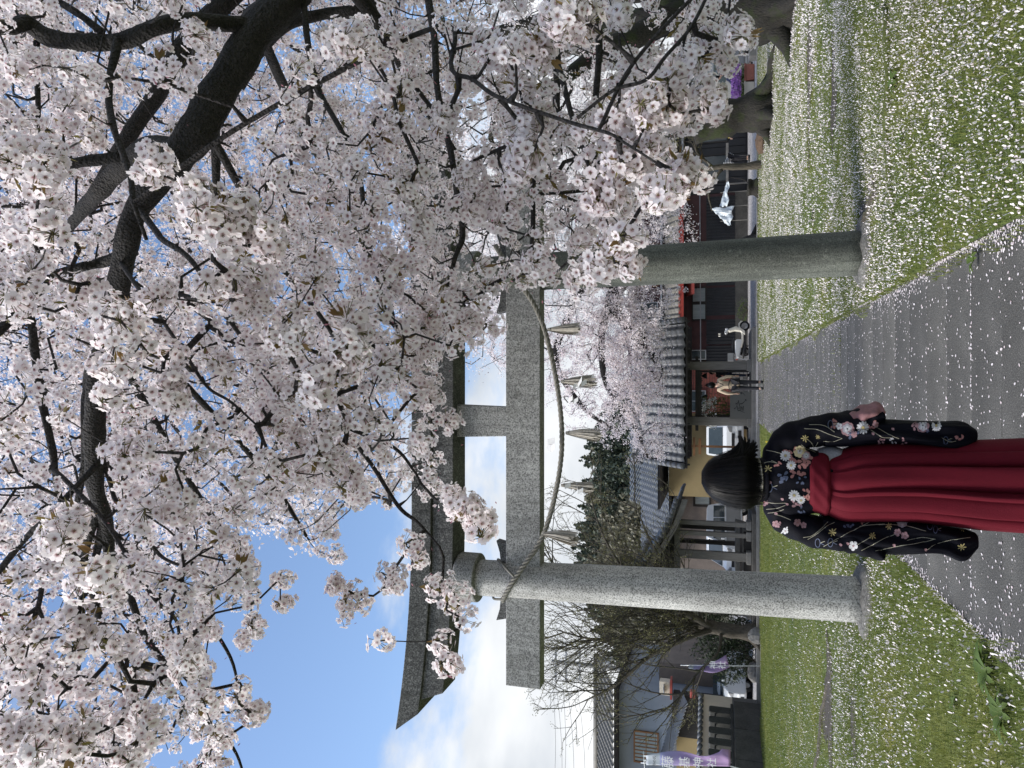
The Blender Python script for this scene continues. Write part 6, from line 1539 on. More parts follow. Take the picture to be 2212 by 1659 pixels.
# ------------------------------------------------------------------ wooded hill
def hill_z(X, Y):
    r = 25 * np.exp(-(np.abs(X + 28) / 40) ** 2.4 - ((Y - 195) / 50) ** 2) + 12 * np.exp(-((X + 60) / 26) ** 2 - ((Y - 190) / 50) ** 2) + 9 * np.exp(-((X - 50) / 80) ** 2 - ((Y - 260) / 70) ** 2)
    return r + 1.2 * np.sin(X * .11) * np.sin(Y * .09) * np.clip(r / 8, 0, 1) - 1.0
M['hillside'] = simple('wooded_hillside', rgb(.06, .055, .03), 0.95, 0.4, .08, 0.5, bscale=1.0)
struct('hill', sheet(-260, 260, 85, 380, 0, 60, 40, hill_z), M['hillside'], smooth=True)
def hill_trees(n, sel, h, w, mat, label, cone):
    X = rng.uniform(-82, 26, n * 3); Y = rng.uniform(120, 200, n * 3); Z = hill_z(X, Y); k = sel(X, Y) & (Z > 1) ; X, Y, Z = X[k][:n], Y[k][:n], Z[k][:n]
    per = 90; N = len(X); H = h * rng.uniform(.7, 1.25, N); f = rng.random((N, per)); a = rng.uniform(0, 6.28, (N, per))
    rr = (w * (1 - f) ** .8 if cone else w * np.sqrt(np.clip(1 - (2 * f - 1) ** 2, 0, 1))) * rng.uniform(.5, 1.05, (N, per)) * (H / h)[:, None]
    C = np.stack([X[:, None] + rr * np.cos(a), Y[:, None] + rr * np.sin(a), Z[:, None] + (f * .92 + .08) * H[:, None]], -1).reshape(-1, 3)
    V, F = quads_np(C, 1.15); o = part('far_wood', (V, F), mat, None, kind='stuff'); tag(o, label, 'wood')
hill_trees(620, lambda X, Y: (np.sin(X * .07 + 1) + np.sin(Y * .05 + X * .03)) > -.1, 8.5, 2.2, M['conifer'], 'dark conifers covering the distant hill', True)
hill_trees(420, lambda X, Y: (np.sin(X * .07 + 1) + np.sin(Y * .05 + X * .03)) <= .2, 6.5, 2.8, M['brownwood'], 'olive brown budding wood on the distant hillside', False)
# ================================================================== PEOPLE
M['skin'] = simple('skin', rgb(.42, .27, .20), 0.6, 0.08, 8, 0.05)
M['hair'] = simple('black_hair', rgb(.003, .0028, .0032), 0.45, 0.4, 20, 0.1, spec=.10)
def hair_mat():
    t = NT('black_hair'); t.set(.45, 0, .13)
    g_ = t.n('ShaderNodeNewGeometry'); t.col(t.ramp(g_.outputs['Random Per Island'], [(0, rgb(.0012, .0011, .0013)), (.7, rgb(.005, .0045, .005)), (1, rgb(.011, .009, .0085))]))
    return t.m
M['hair_strand'] = hair_mat()
M['kimono'] = simple('navy_black_kimono_silk', rgb(.0030, .0030, .0062), 0.7, 0.3, 6, 0.25, bscale=300, spec=.10)
M['hakama'] = simple('crimson_hakama_cloth', rgb(.094, .0020, .0095), 0.8, 0.12, 5, 0.3, bscale=380, spec=.2)
M['obi'] = simple('silver_grey_obi', rgb(.22, .22, .24), 0.6, 0.4, 25, 0.2)
M['cream_cloth'] = simple('cream_cloth', rgb(.55, .50, .40), 0.8, 0.1, 8, 0.1)
M['dusty_pink'] = simple('dusty_pink_lining', rgb(.22, .105, .11), 0.75, 0.35, 14, 0.2)
for nm, c in (('pr_white', (.43, .425, .44)), ('pr_pink', (.26, .145, .158)), ('pr_salmon', (.27, .115, .105)), ('pr_cream', (.50, .42, .25)), ('pr_gold', (.33, .27, .115)), ('pr_blue', (.05, .065, .115)), ('pr_line', (.25, .235, .18)), ('pr_grey', (.30, .29, .32))):
    M[nm] = simple('print_' + nm[3:], rgb(*c), 0.7, 0.2, 60, 0)

def skin_mesh(name, J, E, mat, parent, root, sub=1):
    """one continuous surface grown over a jointed skeleton; J: name -> (pos, radius) in world space"""
    names = list(J); idx = {n: i for i, n in enumerate(names)}; org = ORG[parent]
    me = bpy.data.meshes.new(name); me.from_pydata([tuple(Vector(J[n][0]) - org) for n in names], [(idx[a], idx[b]) for a, b in E], [])
    o = bpy.data.objects.new(name, me); COL.objects.link(o); o.parent = parent; ORG[o] = org; me.materials.append(mat)
    md = o.modifiers.new('skin', 'SKIN'); md.use_smooth_shade = True
    sv = me.skin_vertices[0].data
    for n in names:
        r = J[n][1]; sv[idx[n]].radius = (r, r) if not hasattr(r, '__len__') else r
        sv[idx[n]].use_root = (n == root)
    s = o.modifiers.new('sub', 'SUBSURF'); s.levels = sub; s.render_levels = sub
    return o
def arm_hand(J, E, side, sh, el, wr, k=1.0):
    s = side; J['sh' + s] = (sh, .055 * k); J['el' + s] = (el, .040 * k); J['wr' + s] = (wr, .026 * k)
    d = (Vector(wr) - Vector(el)).normalized(); p = Vector(wr) + d * .06 * k; J['pa' + s] = (p, (.034 * k, .018 * k))
    E += [('chest', 'sh' + s), ('sh' + s, 'el' + s), ('el' + s, 'wr' + s), ('wr' + s, 'pa' + s)]
    a = d.orthogonal().normalized()
    for q, (off, l) in enumerate(((-.028, .062), (-.010, .075), (.008, .070), (.025, .055))):
        t = p + a * off * k + d * .03 * k; J[f'f{q}{s}'] = (t, .0095 * k); J[f'g{q}{s}'] = (t + (d * l + Vector((0, -.012, 0))) * k, .0075 * k); E += [('pa' + s, f'f{q}{s}'), (f'f{q}{s}', f'g{q}{s}')]
    t = p - a * .04 * k - d * .01 * k; J['th' + s] = (t, .011 * k); J['tt' + s] = (t + (d * .035 - a * .012) * k, .009 * k); E += [('pa' + s, 'th' + s), ('th' + s, 'tt' + s)]
def walker(label, loc, heading, H=1.65, pose=None, top='c_top', legs='c_legs', hair='hair', top_hem=.80, skirt=False, bag=None, group=None):
    """standing or bending figure facing +Y in its own space"""
    k = H / 1.65; t = thing('person', label, 'person', (0, 0, 0), group); P = dict(lean=0.0, twist=0.0, sq=0.0, armL=None, armR=None, step=.0); P.update(pose or {})
    ln = P['lean']; hipz = (.90 - P['sq'] * .38) * k; Rl = Matrix.Rotation(-ln, 3, 'X'); piv = Vector((0, 0, hipz)); hb = -P['sq'] * .22 * k - ln * .10
    def U(x, y, z): return piv + Vector((0, hb, 0)) + Rl @ Vector((x * k, y * k, (z - .90) * k))
    J, E = {}, []
    J['pelvis'] = (U(0, 0, .92), .125 * k); J['spine'] = (U(0, .01, 1.12), .105 * k); J['chest'] = (U(0, 0, 1.30), .12 * k); J['neck'] = (U(0, .01, 1.44), .048 * k); J['jaw'] = (U(0, .03, 1.50), .062 * k); J['head'] = (U(0, .02, 1.575), .085 * k); J['crown'] = (U(0, .015, 1.62), .06 * k); J['nose'] = (U(0, .105, 1.535), .014 * k)
    E += [('pelvis', 'spine'), ('spine', 'chest'), ('chest', 'neck'), ('neck', 'jaw'), ('jaw', 'head'), ('head', 'crown'), ('jaw', 'nose')]
    for s, q in (('L', -1), ('R', 1)):
        st = P['step'] * q
        J['hip' + s] = (piv + Vector((q * .09 * k, hb, -.02 * k)), .085 * k); J['kn' + s] = (Vector((q * .10 * k, P['sq'] * .25 * k + st * .5, (.48 - P['sq'] * .10) * k)), .055 * k); J['an' + s] = (Vector((q * .10 * k, -.02 * k + st, .09 * k)), .038 * k); J['toe' + s] = (Vector((q * .115 * k, .13 * k + st, .035 * k)), .034 * k); J['heel' + s] = (Vector((q * .10 * k, -.06 * k + st, .04 * k)), .034 * k)
        E += [('pelvis', 'hip' + s), ('hip' + s, 'kn' + s), ('kn' + s, 'an' + s), ('an' + s, 'toe' + s), ('an' + s, 'heel' + s)]
        a = P['arm' + s]; sh = U(q * .165, 0, 1.36)
        el = U(q * .235, -.02, 1.10) if a is None else U(*a[0]); wr = U(q * .225, .05, .87) if a is None else U(*a[1])
        arm_hand(J, E, s, sh, el, wr, k)
    skin_mesh('body', J, E, M['skin'], t, 'pelvis')
    g = 1.22
    T = {n: (J[n][0], (J[n][1] if not hasattr(J[n][1], '__len__') else J[n][1][0]) * g) for n in ('pelvis', 'spine', 'chest', 'shL', 'elL', 'wrL', 'shR', 'elR', 'wrR')}
    T['chest'] = (J['chest'][0], .145 * k); T['hem'] = (U(0, 0, top_hem), .150 * k); T['pelvis'] = (J['pelvis'][0], .148 * k); T['collar'] = (U(0, 0, 1.41), .075 * k)
    for s in 'LR': T['sh' + s] = (J['sh' + s][0], .075 * k); T['wr' + s] = (Vector(J['wr' + s][0]).lerp(Vector(J['el' + s][0]), .06), .040 * k); T['el' + s] = (J['el' + s][0], .056 * k)
    skin_mesh('jacket', T, [('pelvis', 'spine'), ('spine', 'chest'), ('chest', 'collar'), ('pelvis', 'hem'), ('chest', 'shL'), ('shL', 'elL'), ('elL', 'wrL'), ('chest', 'shR'), ('shR', 'elR'), ('elR', 'wrR')], M[top], t, 'pelvis')
    Lg = {n: (J[n][0], J[n][1] * 1.2) for n in ('pelvis', 'hipL', 'knL', 'hipR', 'knR')}
    for s in 'LR': Lg['cu' + s] = (Vector(J['an' + s][0]) + Vector((0, 0, .02)), .058 * k)
    skin_mesh('trousers', Lg, [('pelvis', 'hipL'), ('hipL', 'knL'), ('knL', 'cuL'), ('pelvis', 'hipR'), ('hipR', 'knR'), ('knR', 'cuR')], M[legs], t, 'pelvis')
    for s in 'LR':
        a_, b_ = Vector(J['heel' + s][0]), Vector(J['toe' + s][0]); part('shoe', MB().tube([a_ + Vector((0, -.02, .012)), a_.lerp(b_, .5) + Vector((0, 0, .02)), b_ + Vector((0, .03, .005))], [.046 * k, .05 * k, .036 * k], 12), M['black_plastic'], t, smooth=True)
    hc = U(0, -.012, 1.59); m = MB(); m.ball(hc, .118 * k, 16, 10, (.92, 1.0, 1.05)); hv = []
    for v in m.v:
        v = Vector(v); d = v - hc
        if (Rl.inverted() @ d).y > .045 * k and (Rl.inverted() @ d).z < .05 * k: v = hc + d * .70
        hv.append(tuple(v))
    m.v = hv; part('hair', m, M[hair], t, smooth=True)
    if skirt:
        part('skirt', MB().lathe((0, hb, 0), [(.13 * k, .98 * k), (.17 * k, .85 * k), (.20 * k, .62 * k), (.19 * k, .62 * k)], 20, 1.1, .8), M[legs], t, smooth=True)
    if bag: bag(t, U, k)
    t.location = loc; t.rotation_euler = (0, 0, heading); ORG[t] = Vector(loc); return t
for nm, c in (('c_beige', (.40, .315, .225)), ('c_black', (.010, .010, .014)), ('c_navy', (.012, .018, .055)), ('c_khaki', (.26, .235, .20)), ('c_yellow', (.48, .40, .05)), ('c_grey', (.10, .10, .105)), ('c_denim', (.03, .04, .075))): M[nm] = simple('cloth_' + nm[2:], rgb(*c), 0.85, 0.2, 8, 0.2)
def stripe_mat():
    t = NT('striped_cloth'); t.set(0.85); w = t.n('ShaderNodeTexWave', wave_type='BANDS', bands_direction='Z'); w.inputs['Scale'].default_value = 4.5; t.l(t.tc.outputs['Object'], w.inputs['Vector']); t.col(t.ramp(w.outputs['Fac'], [(.45, rgb(.012, .013, .02)), (.55, rgb(.55, .55, .53))])); return t.m
M['c_stripe'] = stripe_mat()
def straps(t, U, k):
    b = lambda x, z, y=-.165: U(x, y, z)
    part('strap', MB().tube([U(-.09, -.02, 1.445), b(-.085, 1.38, -.135), b(-.03, 1.26), b(0, 1.22)], .013, 6).tube([U(.09, -.02, 1.445), b(.085, 1.38, -.135), b(.03, 1.26), b(0, 1.22)], .013, 6), M['c_black'], t)
    part('back_strap', MB().tube([b(0, 1.22), b(0, 1.06)], .013, 6).tube([U(-.17, -.05, 1.02), b(-.09, 1.05, -.15), b(0, 1.06), b(.09, 1.05, -.15), U(.17, -.05, 1.02)], .014, 6), M['c_black'], t)
    part('side_bag', MB().b(.13, .22, -.10, .12, .72, 1.02), M['c_black'], t, bevel=.03)
p = GP(1650, 832); walker('person in a beige jacket with black shoulder straps walking up to the gate', (p.x, p.y, .01), 0.0, 1.66, dict(armL=((-.27, -.02, 1.10), (-.27, .03, .87)), armR=((.27, -.02, 1.12), (.28, .0, .90)), step=.05), 'c_beige', 'c_black', top_hem=.72, bag=straps)
walker('person in black clothes half hidden by the gate post', (gx1 - .28, 31.3, .14), math.radians(200), 1.6, dict(lean=.25), 'c_black', 'c_denim')
p = W(1600, 128, 31.0); walker('person in navy top and khaki trousers leaning beside purple flowers', (p.x, 31.6, 0), math.radians(70), 1.66, dict(lean=.75, armL=((-.2, .2, 1.2), (-.15, .42, 1.1)), armR=((.2, .2, 1.2), (.15, .42, 1.1))), 'c_navy', 'c_khaki')
p = W(1600, 160, 31.4); walker('person in dark navy coat stooping behind the red brown planter', (p.x, 31.9, 0), math.radians(-80), 1.6, dict(lean=.9, sq=.35, armL=((-.2, .15, 1.2), (-.1, .38, 1.1)), armR=((.2, .15, 1.2), (.1, .38, 1.1))), 'c_navy', 'c_black')
p = W(1590, 276, 32.5); walker('person in a yellow jacket half hidden by the mossy forked trunk', (p.x, 32.6, 0), math.radians(110), 1.62, dict(lean=.35, armR=((.2, .15, 1.15), (.15, .36, 1.05))), 'c_yellow', 'c_black', top_hem=.82)
p = W(1590, 340, 34); walker('person in a black and white striped shirt bending by the dark house', (p.x, 34.2, 0), math.radians(100), 1.6, dict(lean=1.0, armL=((-.2, .2, 1.2), (-.12, .45, 1.15)), armR=((.2, .2, 1.2), (.12, .45, 1.15))), 'c_stripe', 'c_black')

# ------------------------------------------------------------------ the woman in kimono and hakama, seen from behind
KY = 2.80
def C2D(cx, cy): return ((2700 + cx / 1.5845) * .540039, (1450 + cy / 1.5845) * .540039)
def WC(cx, cy, Y=KY): return W(*C2D(cx, cy), Y)
base = WC(1500, 770); base.z = .0
wo = thing('person', 'person in dark floral kimono and crimson hakama standing on the path, back turned', 'person', base)
def zat(cx): return WC(cx, 750).z
# body: one continuous surface under the clothes
J, E = {}, []
def B(cx, cy, dy=0.0): return WC(cx, cy) + Vector((0, dy, 0))
xc_ = B(900, 755).x
J['pelvis'] = (Vector((xc_, KY, .80)), .095); J['spine'] = (Vector((xc_, KY, .95)), .08); J['chest'] = (Vector((xc_, KY, 1.10)), .085); J['neck'] = (B(540, 745, .01), .040); J['jaw'] = (B(450, 745, .035), .055); J['head'] = (B(340, 745, .02), .072); J['crown'] = (B(260, 745, .02), .055); J['nose'] = (B(400, 745, .115), .012)
E += [('pelvis', 'spine'), ('spine', 'chest'), ('chest', 'neck'), ('neck', 'jaw'), ('jaw', 'head'), ('head', 'crown'), ('jaw', 'nose')]
for s, q in (('L', -1), ('R', 1)):
    J['hip' + s] = (Vector((xc_ + q * .07, KY, .75)), .07); J['kn' + s] = (Vector((xc_ + q * .07, KY, .42)), .048); J['an' + s] = (Vector((xc_ + q * .07, KY - .01, .07)), .032); J['toe' + s] = (Vector((xc_ + q * .08, KY + .12, .035)), .028)
    E += [('pelvis', 'hip' + s), ('hip' + s, 'kn' + s), ('kn' + s, 'an' + s), ('an' + s, 'toe' + s)]
arm_hand(J, E, 'R', B(690, 520), B(1010, 425, .0), B(1150, 375, .02), .7)
arm_hand(J, E, 'L', B(690, 970), B(1010, 1080, .0), B(1150, 1125, .02), .7)
skin_mesh('body', J, E, M['skin'], wo, 'pelvis', 2)
def interp_rings(rows, n, N, fold=None, yc=KY, power=2.0):
    """rows: (cx, cyR, cyL, half depth, depth offset); an oval section per height with folds"""
    rows = np.array(rows, float); cs = np.linspace(rows[0, 0], rows[-1, 0], n); out = []
    from_s = lambda k: np.interp(cs, rows[:, 0], rows[:, k])
    R_, L_, D_, O_ = from_s(1), from_s(2), from_s(3), from_s(4)
    ker = np.ones(5) / 5
    sm = lambda a: np.convolve(np.pad(a, 2, mode='edge'), ker, 'valid')
    R_, L_, D_, O_ = sm(R_), sm(L_), sm(D_), sm(O_)
    for i, c in enumerate(cs):
        a, b_ = WC(c, R_[i]), WC(c, L_[i]); ctr = (a + b_) / 2 + Vector((0, O_[i], 0)); hx = (a.x - b_.x) / 2; ring = []
        for k in range(N):
            th = 2 * math.pi * k / N; co, si = math.cos(th), math.sin(th); e = 2 / power
            x = hx * math.copysign(abs(co) ** e, co); y = D_[i] * math.copysign(abs(si) ** e, si); f = fold(co, si, i / (n - 1), c) if fold else 0
            ring.append(ctr + Vector((x + co * f * .45, y + si * f, 0)))
        out.append(ring)
    return out
BVH = []
def cloth(name, rings, mat, caps=True, smooth=True, printed=True):
    m = MB(); m.loft(rings, caps); o = part(name, m, mat, wo, smooth=smooth)
    if printed: BVH.append(BVHTree.FromPolygons([Vector(v) for v in m.v], m.f))
    return o
# torso of the kimono
fold_t = lambda co, si, f, c: .004 * math.sin(9 * co + 3 * f) * f + .003 * math.sin(17 * co)
kim = cloth('kimono', interp_rings([(508, 690, 800, .045, .0), (535, 640, 838, .060, .0), (565, 600, 872, .072, .0), (610, 545, 930, .082, .0), (660, 505, 985, .09, .0), (720, 500, 1000, .092, .0), (800, 520, 975, .092, .0), (870, 545, 950, .09, .0), (980, 580, 945, .088, .0)], 48, 64, fold_t, power=2.3), M['kimono'])
# sleeves: arm tube plus the long hanging bag
def arm_rings(pts, n, N, wob):
    pts = [(B(cx, cy, dy), rx, ry) for cx, cy, dy, rx, ry in pts]; P = catmull([p[0] for p in pts], 8); m = len(P); RX = np.interp(np.linspace(0, 1, m), np.linspace(0, 1, len(pts)), [p[1] for p in pts]); RY = np.interp(np.linspace(0, 1, m), np.linspace(0, 1, len(pts)), [p[2] for p in pts]); out = []
    for i, p in enumerate(P):
        t = (P[min(i + 1, m - 1)] - P[max(i - 1, 0)]).normalized(); a = t.cross(Vector((0, 1, 0))).normalized(); b_ = t.cross(a)
        out.append([p + (a * math.cos(th) * RX[i] + b_ * math.sin(th) * RY[i]) * (1 + wob * math.sin(3 * th + i * .4) + wob * 1.1 * math.sin(4 * th - i * .55) + wob * .9 * math.sin(i * .95 + 2 * th)) for th in [2 * math.pi * k / N for k in range(N)]])
    return out
cloth('sleeve', arm_rings([(585, 668, 0, .022, .04), (625, 590, 0, .040, .058), (690, 515, 0, .056, .07), (800, 458, 0, .058, .075), (950, 420, 0, .052, .08), (1100, 395, 0, .050, .085), (1200, 360, .0, .046, .085), (1296, 318, .0, .032, .075)], 0, 32, .035), M['kimono'])
cloth('sleeve', arm_rings([(585, 822, 0, .022, .04), (625, 900, 0, .040, .058), (690, 978, 0, .056, .07), (800, 1040, 0, .058, .075), (950, 1085, 0, .054, .08), (1100, 1110, 0, .052, .085), (1200, 1150, .0, .042, .085), (1300, 1212, .0, .024, .075)], 0, 32, .035), M['kimono'])
fold_s = lambda co, si, f, c: (.009 * math.sin(6 * co + 6 * f) + .006 * abs(math.sin(9 * co - 5 * f + 1)) - .010 * math.exp(-((co * .9 + f * .8 - .5) / .10) ** 2) - .008 * math.exp(-((co + f * .5 + .1) / .08) ** 2)) * (.5 + f) * (1 - max(0, (f - .82) / .18))
bagR = [(940, 405, 528, .075, .01), (1050, 372, 528, .085, .01), (1200, 366, 516, .09, .01), (1320, 370, 512, .09, .01), (1500, 372, 525, .088, .0), (1650, 368, 545, .082, .0), (1760, 364, 560, .075, .0), (1820, 368, 552, .066, .0), (1860, 388, 530, .055, .0), (1885, 415, 505, .045, .0), (1893, 430, 490, .035, 0)]
bagL = [(930, 962, 1150, .075, .01), (1050, 985, 1180, .085, .01), (1200, 1000, 1196, .09, .01), (1350, 998, 1212, .09, .01), (1500, 1000, 1210, .088, .0), (1650, 1020, 1202, .082, .0), (1730, 1036, 1222, .078, .0), (1775, 1045, 1258, .07, .0), (1830, 1052, 1248, .062, .0), (1870, 1062, 1215, .05, .0), (1894, 1075, 1180, .04, .0), (1900, 1085, 1165, .035, 0)]
cloth('hanging_sleeve', interp_rings(bagR, 60, 56, fold_s, power=2.4), M['kimono'])
cloth('hanging_sleeve', interp_rings(bagL, 60, 56, fold_s, power=2.4), M['kimono'])
# right cuff opening: dusty pink lining showing
part('sleeve_lining', MB().loft([[Vector(v) for v in r] for r in arm_rings([(1120, 362, -.012, .026, .074), (1200, 322, -.014, .031, .078), (1288, 288, -.012, .026, .070)], 0, 28, .05)]), M['dusty_pink'], wo, smooth=True)
# collars
def collar(cxs, w, mat, name, off):
    m = MB(); rows = []
    for i in range(33):
        th = math.pi * 2 * i / 32; co, si = math.cos(th), math.sin(th)
        lift = (1 - si) / 2                                   # back of the neck dips low, front rises to the throat
        ctr = WC(cxs[0], 742); top = Vector((ctr.x + co * (.052 + off), KY + .0 + si * (.058 + off), zat(cxs[0]) - .017 * lift + abs(co) * .010)); bot = Vector((ctr.x + co * (.074 + off * 1.4), KY + si * (.076 + off * 1.4), zat(cxs[0] + w) - .012 * lift + abs(co) * .004))
        rows.append([top, top.lerp(bot, .5) + Vector((co, si, 0)) * .004, bot])
    m.loft(rows, caps=False, closed=False); part(name, m, mat, wo, smooth=True, fix=False, solid=.005); return m
collar((505,), 24, M['cream_cloth'], 'under_collar', .004)
cm = collar((521,), 46, M['kimono'], 'collar', .009)
BVH.append(BVHTree.FromPolygons([Vector(v) for v in cm.v], cm.f))
# obi sliver, hakama, waistband
part('obi', MB().loft(interp_rings([(905, 545, 950, .075, 0), (960, 532, 958, .078, 0), (1060, 536, 965, .078, 0), (1090, 560, 955, .07, 0)], 12, 40, lambda co, si, f, c: .005 * math.sin(12 * co + 6 * f))), M['obi'], wo, smooth=True)
GRO = [(.47, .065, 1), (-.06, .065, 1), (-.19, .03, -1), (-.60, .06, -1), (.80, .03, 1), (-.84, .03, -1)]
def pleat(co, si, f, c):
    x = co; g = 0
    amp = .007 + .036 * min(1, max(0, (c - 950) / 900))
    for p, w, sg in GRO:
        d = (x - p - .10 * (p * .3) * f) * sg
        g -= amp * w / .05 * (math.exp(-d / .13) if d > 0 else math.exp(d / .009)) * .85
    return g + .006 * f * math.sin(5 * x + 2.2 * f) + .003 * math.sin(11 * x + 5 * f)
zb = zat(2212)
hk = [(940, 585, 950, .096, 0), (962, 582, 958, .098, 0), (985, 574, 972, .107, 0), (1010, 568, 988, .113, 0), (1060, 545, 1008, .122, 0), (1150, 515, 1010, .132, 0), (1300, 506, 1008, .140, 0), (1500, 500, 1012, .148, 0), (1700, 494, 1036, .156, 0), (1900, 488, 1064, .165, 0), (2212, 478, 1086, .18, 0), (2500, 468, 1108, .195, 0), (2820, 458, 1130, .21, 0), (2990, 452, 1140, .215, 0)]
cloth('hakama', interp_rings(hk, 110, 360, pleat, power=2.2), M['hakama'], printed=False)
part('waistband', MB().loft(interp_rings([(836, 570, 926, .096, 0), (846, 558, 938, .106, 0), (900, 560, 953, .109, 0), (950, 563, 972, .113, 0), (960, 574, 962, .103, 0)], 22, 72, lambda co, si, f, c: .0015 * math.sin(14 * co + 9 * f), power=2.2)), M['hakama'], wo, smooth=True)
part('sandal', MB().box((xc_ - .075, KY + .04, .02), (.09, .24, .04)), M['black_plastic'], wo, bevel=.02); part('sandal', MB().box((xc_ + .075, KY + .04, .02), (.09, .24, .04)), M['black_plastic'], wo, bevel=.02)
# hair: bob with strands, blown out to the right
hr = [(168, 715, 745, .02, .012), (176, 680, 785, .048, .012), (200, 645, 822, .075, .012), (245, 612, 862, .092, .012), (310, 586, 893, .102, .01), (380, 566, 914, .105, .006), (440, 552, 922, .103, .0), (475, 560, 920, .098, -.002), (495, 588, 908, .088, -.002), (507, 630, 885, .075, .0)]
hrings = interp_rings(hr, 40, 64, lambda co, si, f, c: .0015 * math.sin(23 * co + 3) + .001 * math.sin(41 * co), power=2.1)
part('hair', MB().loft(hrings), M['hair'], wo, smooth=True)
HP = np.array([[tuple(v) for v in r] for r in hrings])            # (rows, cols, 3)
ctrs = HP.mean(1, keepdims=True)
vs_, fs_ = [], []
g = np.random.default_rng(5)
for s in range(2300):
    k0 = g.uniform(0, 64); drift = g.normal(0, 1.2); r0 = int(g.integers(0, 10)); r1 = 40 + g.uniform(-3, 4) + (3.5 * math.sin(k0 * .9) + 3 * math.sin(k0 * 2.3 + 1) if g.random() < .8 else g.uniform(0, 7)); off = g.uniform(.0005, .0055) if s > 90 else g.uniform(.006, .014); pts = []
    for q in range(15):
        f = q / 14; r = r0 + (r1 - r0) * f; rr = min(r, 38.999); i = int(rr); u = rr - i; kk = (k0 + drift * f) % 64; j = int(kk); w = kk - j; j2 = (j + 1) % 64
        p = (HP[i, j] * (1 - w) + HP[i, j2] * w) * (1 - u) + (HP[i + 1, j] * (1 - w) + HP[i + 1, j2] * w) * u
        c = ctrs[i, 0]; d = p - c; d[2] *= 0; d /= np.linalg.norm(d) + 1e-9
        p = p + d * off + np.array([0, 0, -.0042 * max(0, r - 38.999)]) ; pts.append(p)
    pts = np.array(pts); t = np.gradient(pts, axis=0); d = pts - ctrs[20, 0]; sd = np.cross(t, d); sd /= np.linalg.norm(sd, axis=1, keepdims=True) + 1e-9
    wd = g.uniform(.0007, .0016) * np.interp(np.arange(15), [0, 2, 11, 14], [.5, 1, 1, .15])[:, None]; o = len(vs_) * 30
    vs_.append(np.stack([pts - sd * wd, pts + sd * wd], 1).reshape(-1, 3)); a = np.arange(14) * 2 + o; fs_.append(np.stack([a, a + 1, a + 3, a + 2], 1))
part('hair_strands', (np.concatenate(vs_), np.concatenate(fs_)), M['hair_strand'], wo, kind='stuff', smooth=True)
vs_, fs_ = [], []
TIPS = [(402, 466), (418, 468), (440, 476), (470, 486), (498, 496), (514, 508), (522, 530), (526, 556), (520, 590)]
for s in range(900):
    ti = TIPS[int(g.integers(0, len(TIPS)))]; kc = int(g.uniform(51, 63)); ra_ = int(g.uniform(8, 22)); a = Vector(HP[ra_, kc]) * 1.0; a += (a - Vector(ctrs[ra_, 0])).normalized() * .003; c0 = Vector(HP[min(33, ra_ + 12), kc]); c0 += (c0 - Vector(ctrs[30, 0])).normalized() * g.uniform(.004, .012); b1 = WC(478 + (ti[0] - 470) * .55 + g.normal(0, 4), 538 + (ti[1] - 520) * .45 + g.normal(0, 4), KY - .03); e = WC(ti[0] + g.normal(0, 3.5), ti[1] + g.normal(0, 5), KY - .02 + g.normal(0, .012))
    pts = []
    for q in range(13):
        f = q / 12; pts.append(tuple(a * (1 - f) ** 3 + c0 * 3 * f * (1 - f) ** 2 + b1 * 3 * f * f * (1 - f) + e * f ** 3))
    pts = np.array(pts); t = np.gradient(pts, axis=0); sd = np.cross(t, np.array([0, 1, 0.]) + g.normal(0, .3, 3)); sd /= np.linalg.norm(sd, axis=1, keepdims=True) + 1e-9
    wd = g.uniform(.0006, .0013) * np.interp(np.arange(13), [0, 8, 12], [1, .9, .1])[:, None]; o = len(vs_) * 26
    vs_.append(np.stack([pts - sd * wd, pts + sd * wd], 1).reshape(-1, 3)); a_ = np.arange(12) * 2 + o; fs_.append(np.stack([a_, a_ + 1, a_ + 3, a_ + 2], 1))
part('blown_hair', (np.concatenate(vs_), np.concatenate(fs_)), M['hair_strand'], wo, kind='stuff', smooth=True)
# earring glint / comb at the left of the nape
part('hair_ornament', MB().ball(WC(512, 815, KY - .07), .006, 8, 6).ball(WC(520, 822, KY - .068), .005, 8, 6), M['pr_gold'], wo, smooth=True)

# printed flowers, leaves and ribbons laid on the cloth
PR = {}
def hit(cx, cy, lift):
    t = WC(cx, cy); o_ = Vector((0, 0, EYE)); d = (t - o_).normalized(); best = None
    for b in BVH:
        h = b.ray_cast(o_, d)
        if h[0] is not None and (best is None or h[3] < best[3]): best = h
    if best is None: return None
    n = best[1]; n = n if n.dot(d) < 0 else -n
    return best[0] + n * lift - d * .0006
def poly_print(col, pts, lift):
    q = [hit(x, y, lift) for x, y in pts]
    if any(v is None for v in q): return
    c = sum(q, Vector()) / len(q)
    if max((v - c).length for v in q) > .05: return
    m = PR.setdefault(col, MB()); m.add(q + [c], [(i, (i + 1) % len(q), len(q)) for i in range(len(q))])
def petal_pts(cx, cy, a, r0, r1, w): 
    c, s = math.cos(a), math.sin(a); o = [(r0, 0), (r0 + (r1 - r0) * .35, w * .8), (r0 + (r1 - r0) * .78, w), (r1, w * .35), (r1, -w * .35), (r0 + (r1 - r0) * .78, -w), (r0 + (r1 - r0) * .35, -w * .8)]
    return [(cx + x * c - y * s, cy + x * s + y * c) for x, y in o]
def disc(cx, cy, r, n=9): return [(cx + r * math.cos(2 * math.pi * k / n), cy + r * math.sin(2 * math.pi * k / n)) for k in range(n)]
def daisy(cx, cy, r, col='pr_white', n=12, core='pr_gold'):
    r *= .88
    a0 = random.uniform(0, 1)
    for k in range(n): poly_print(col, petal_pts(cx, cy, a0 + 2 * math.pi * k / n, r * .18, r * random.uniform(.9, 1.05), r * .17), .0022)
    poly_print(core, disc(cx, cy, r * .24), .0030)
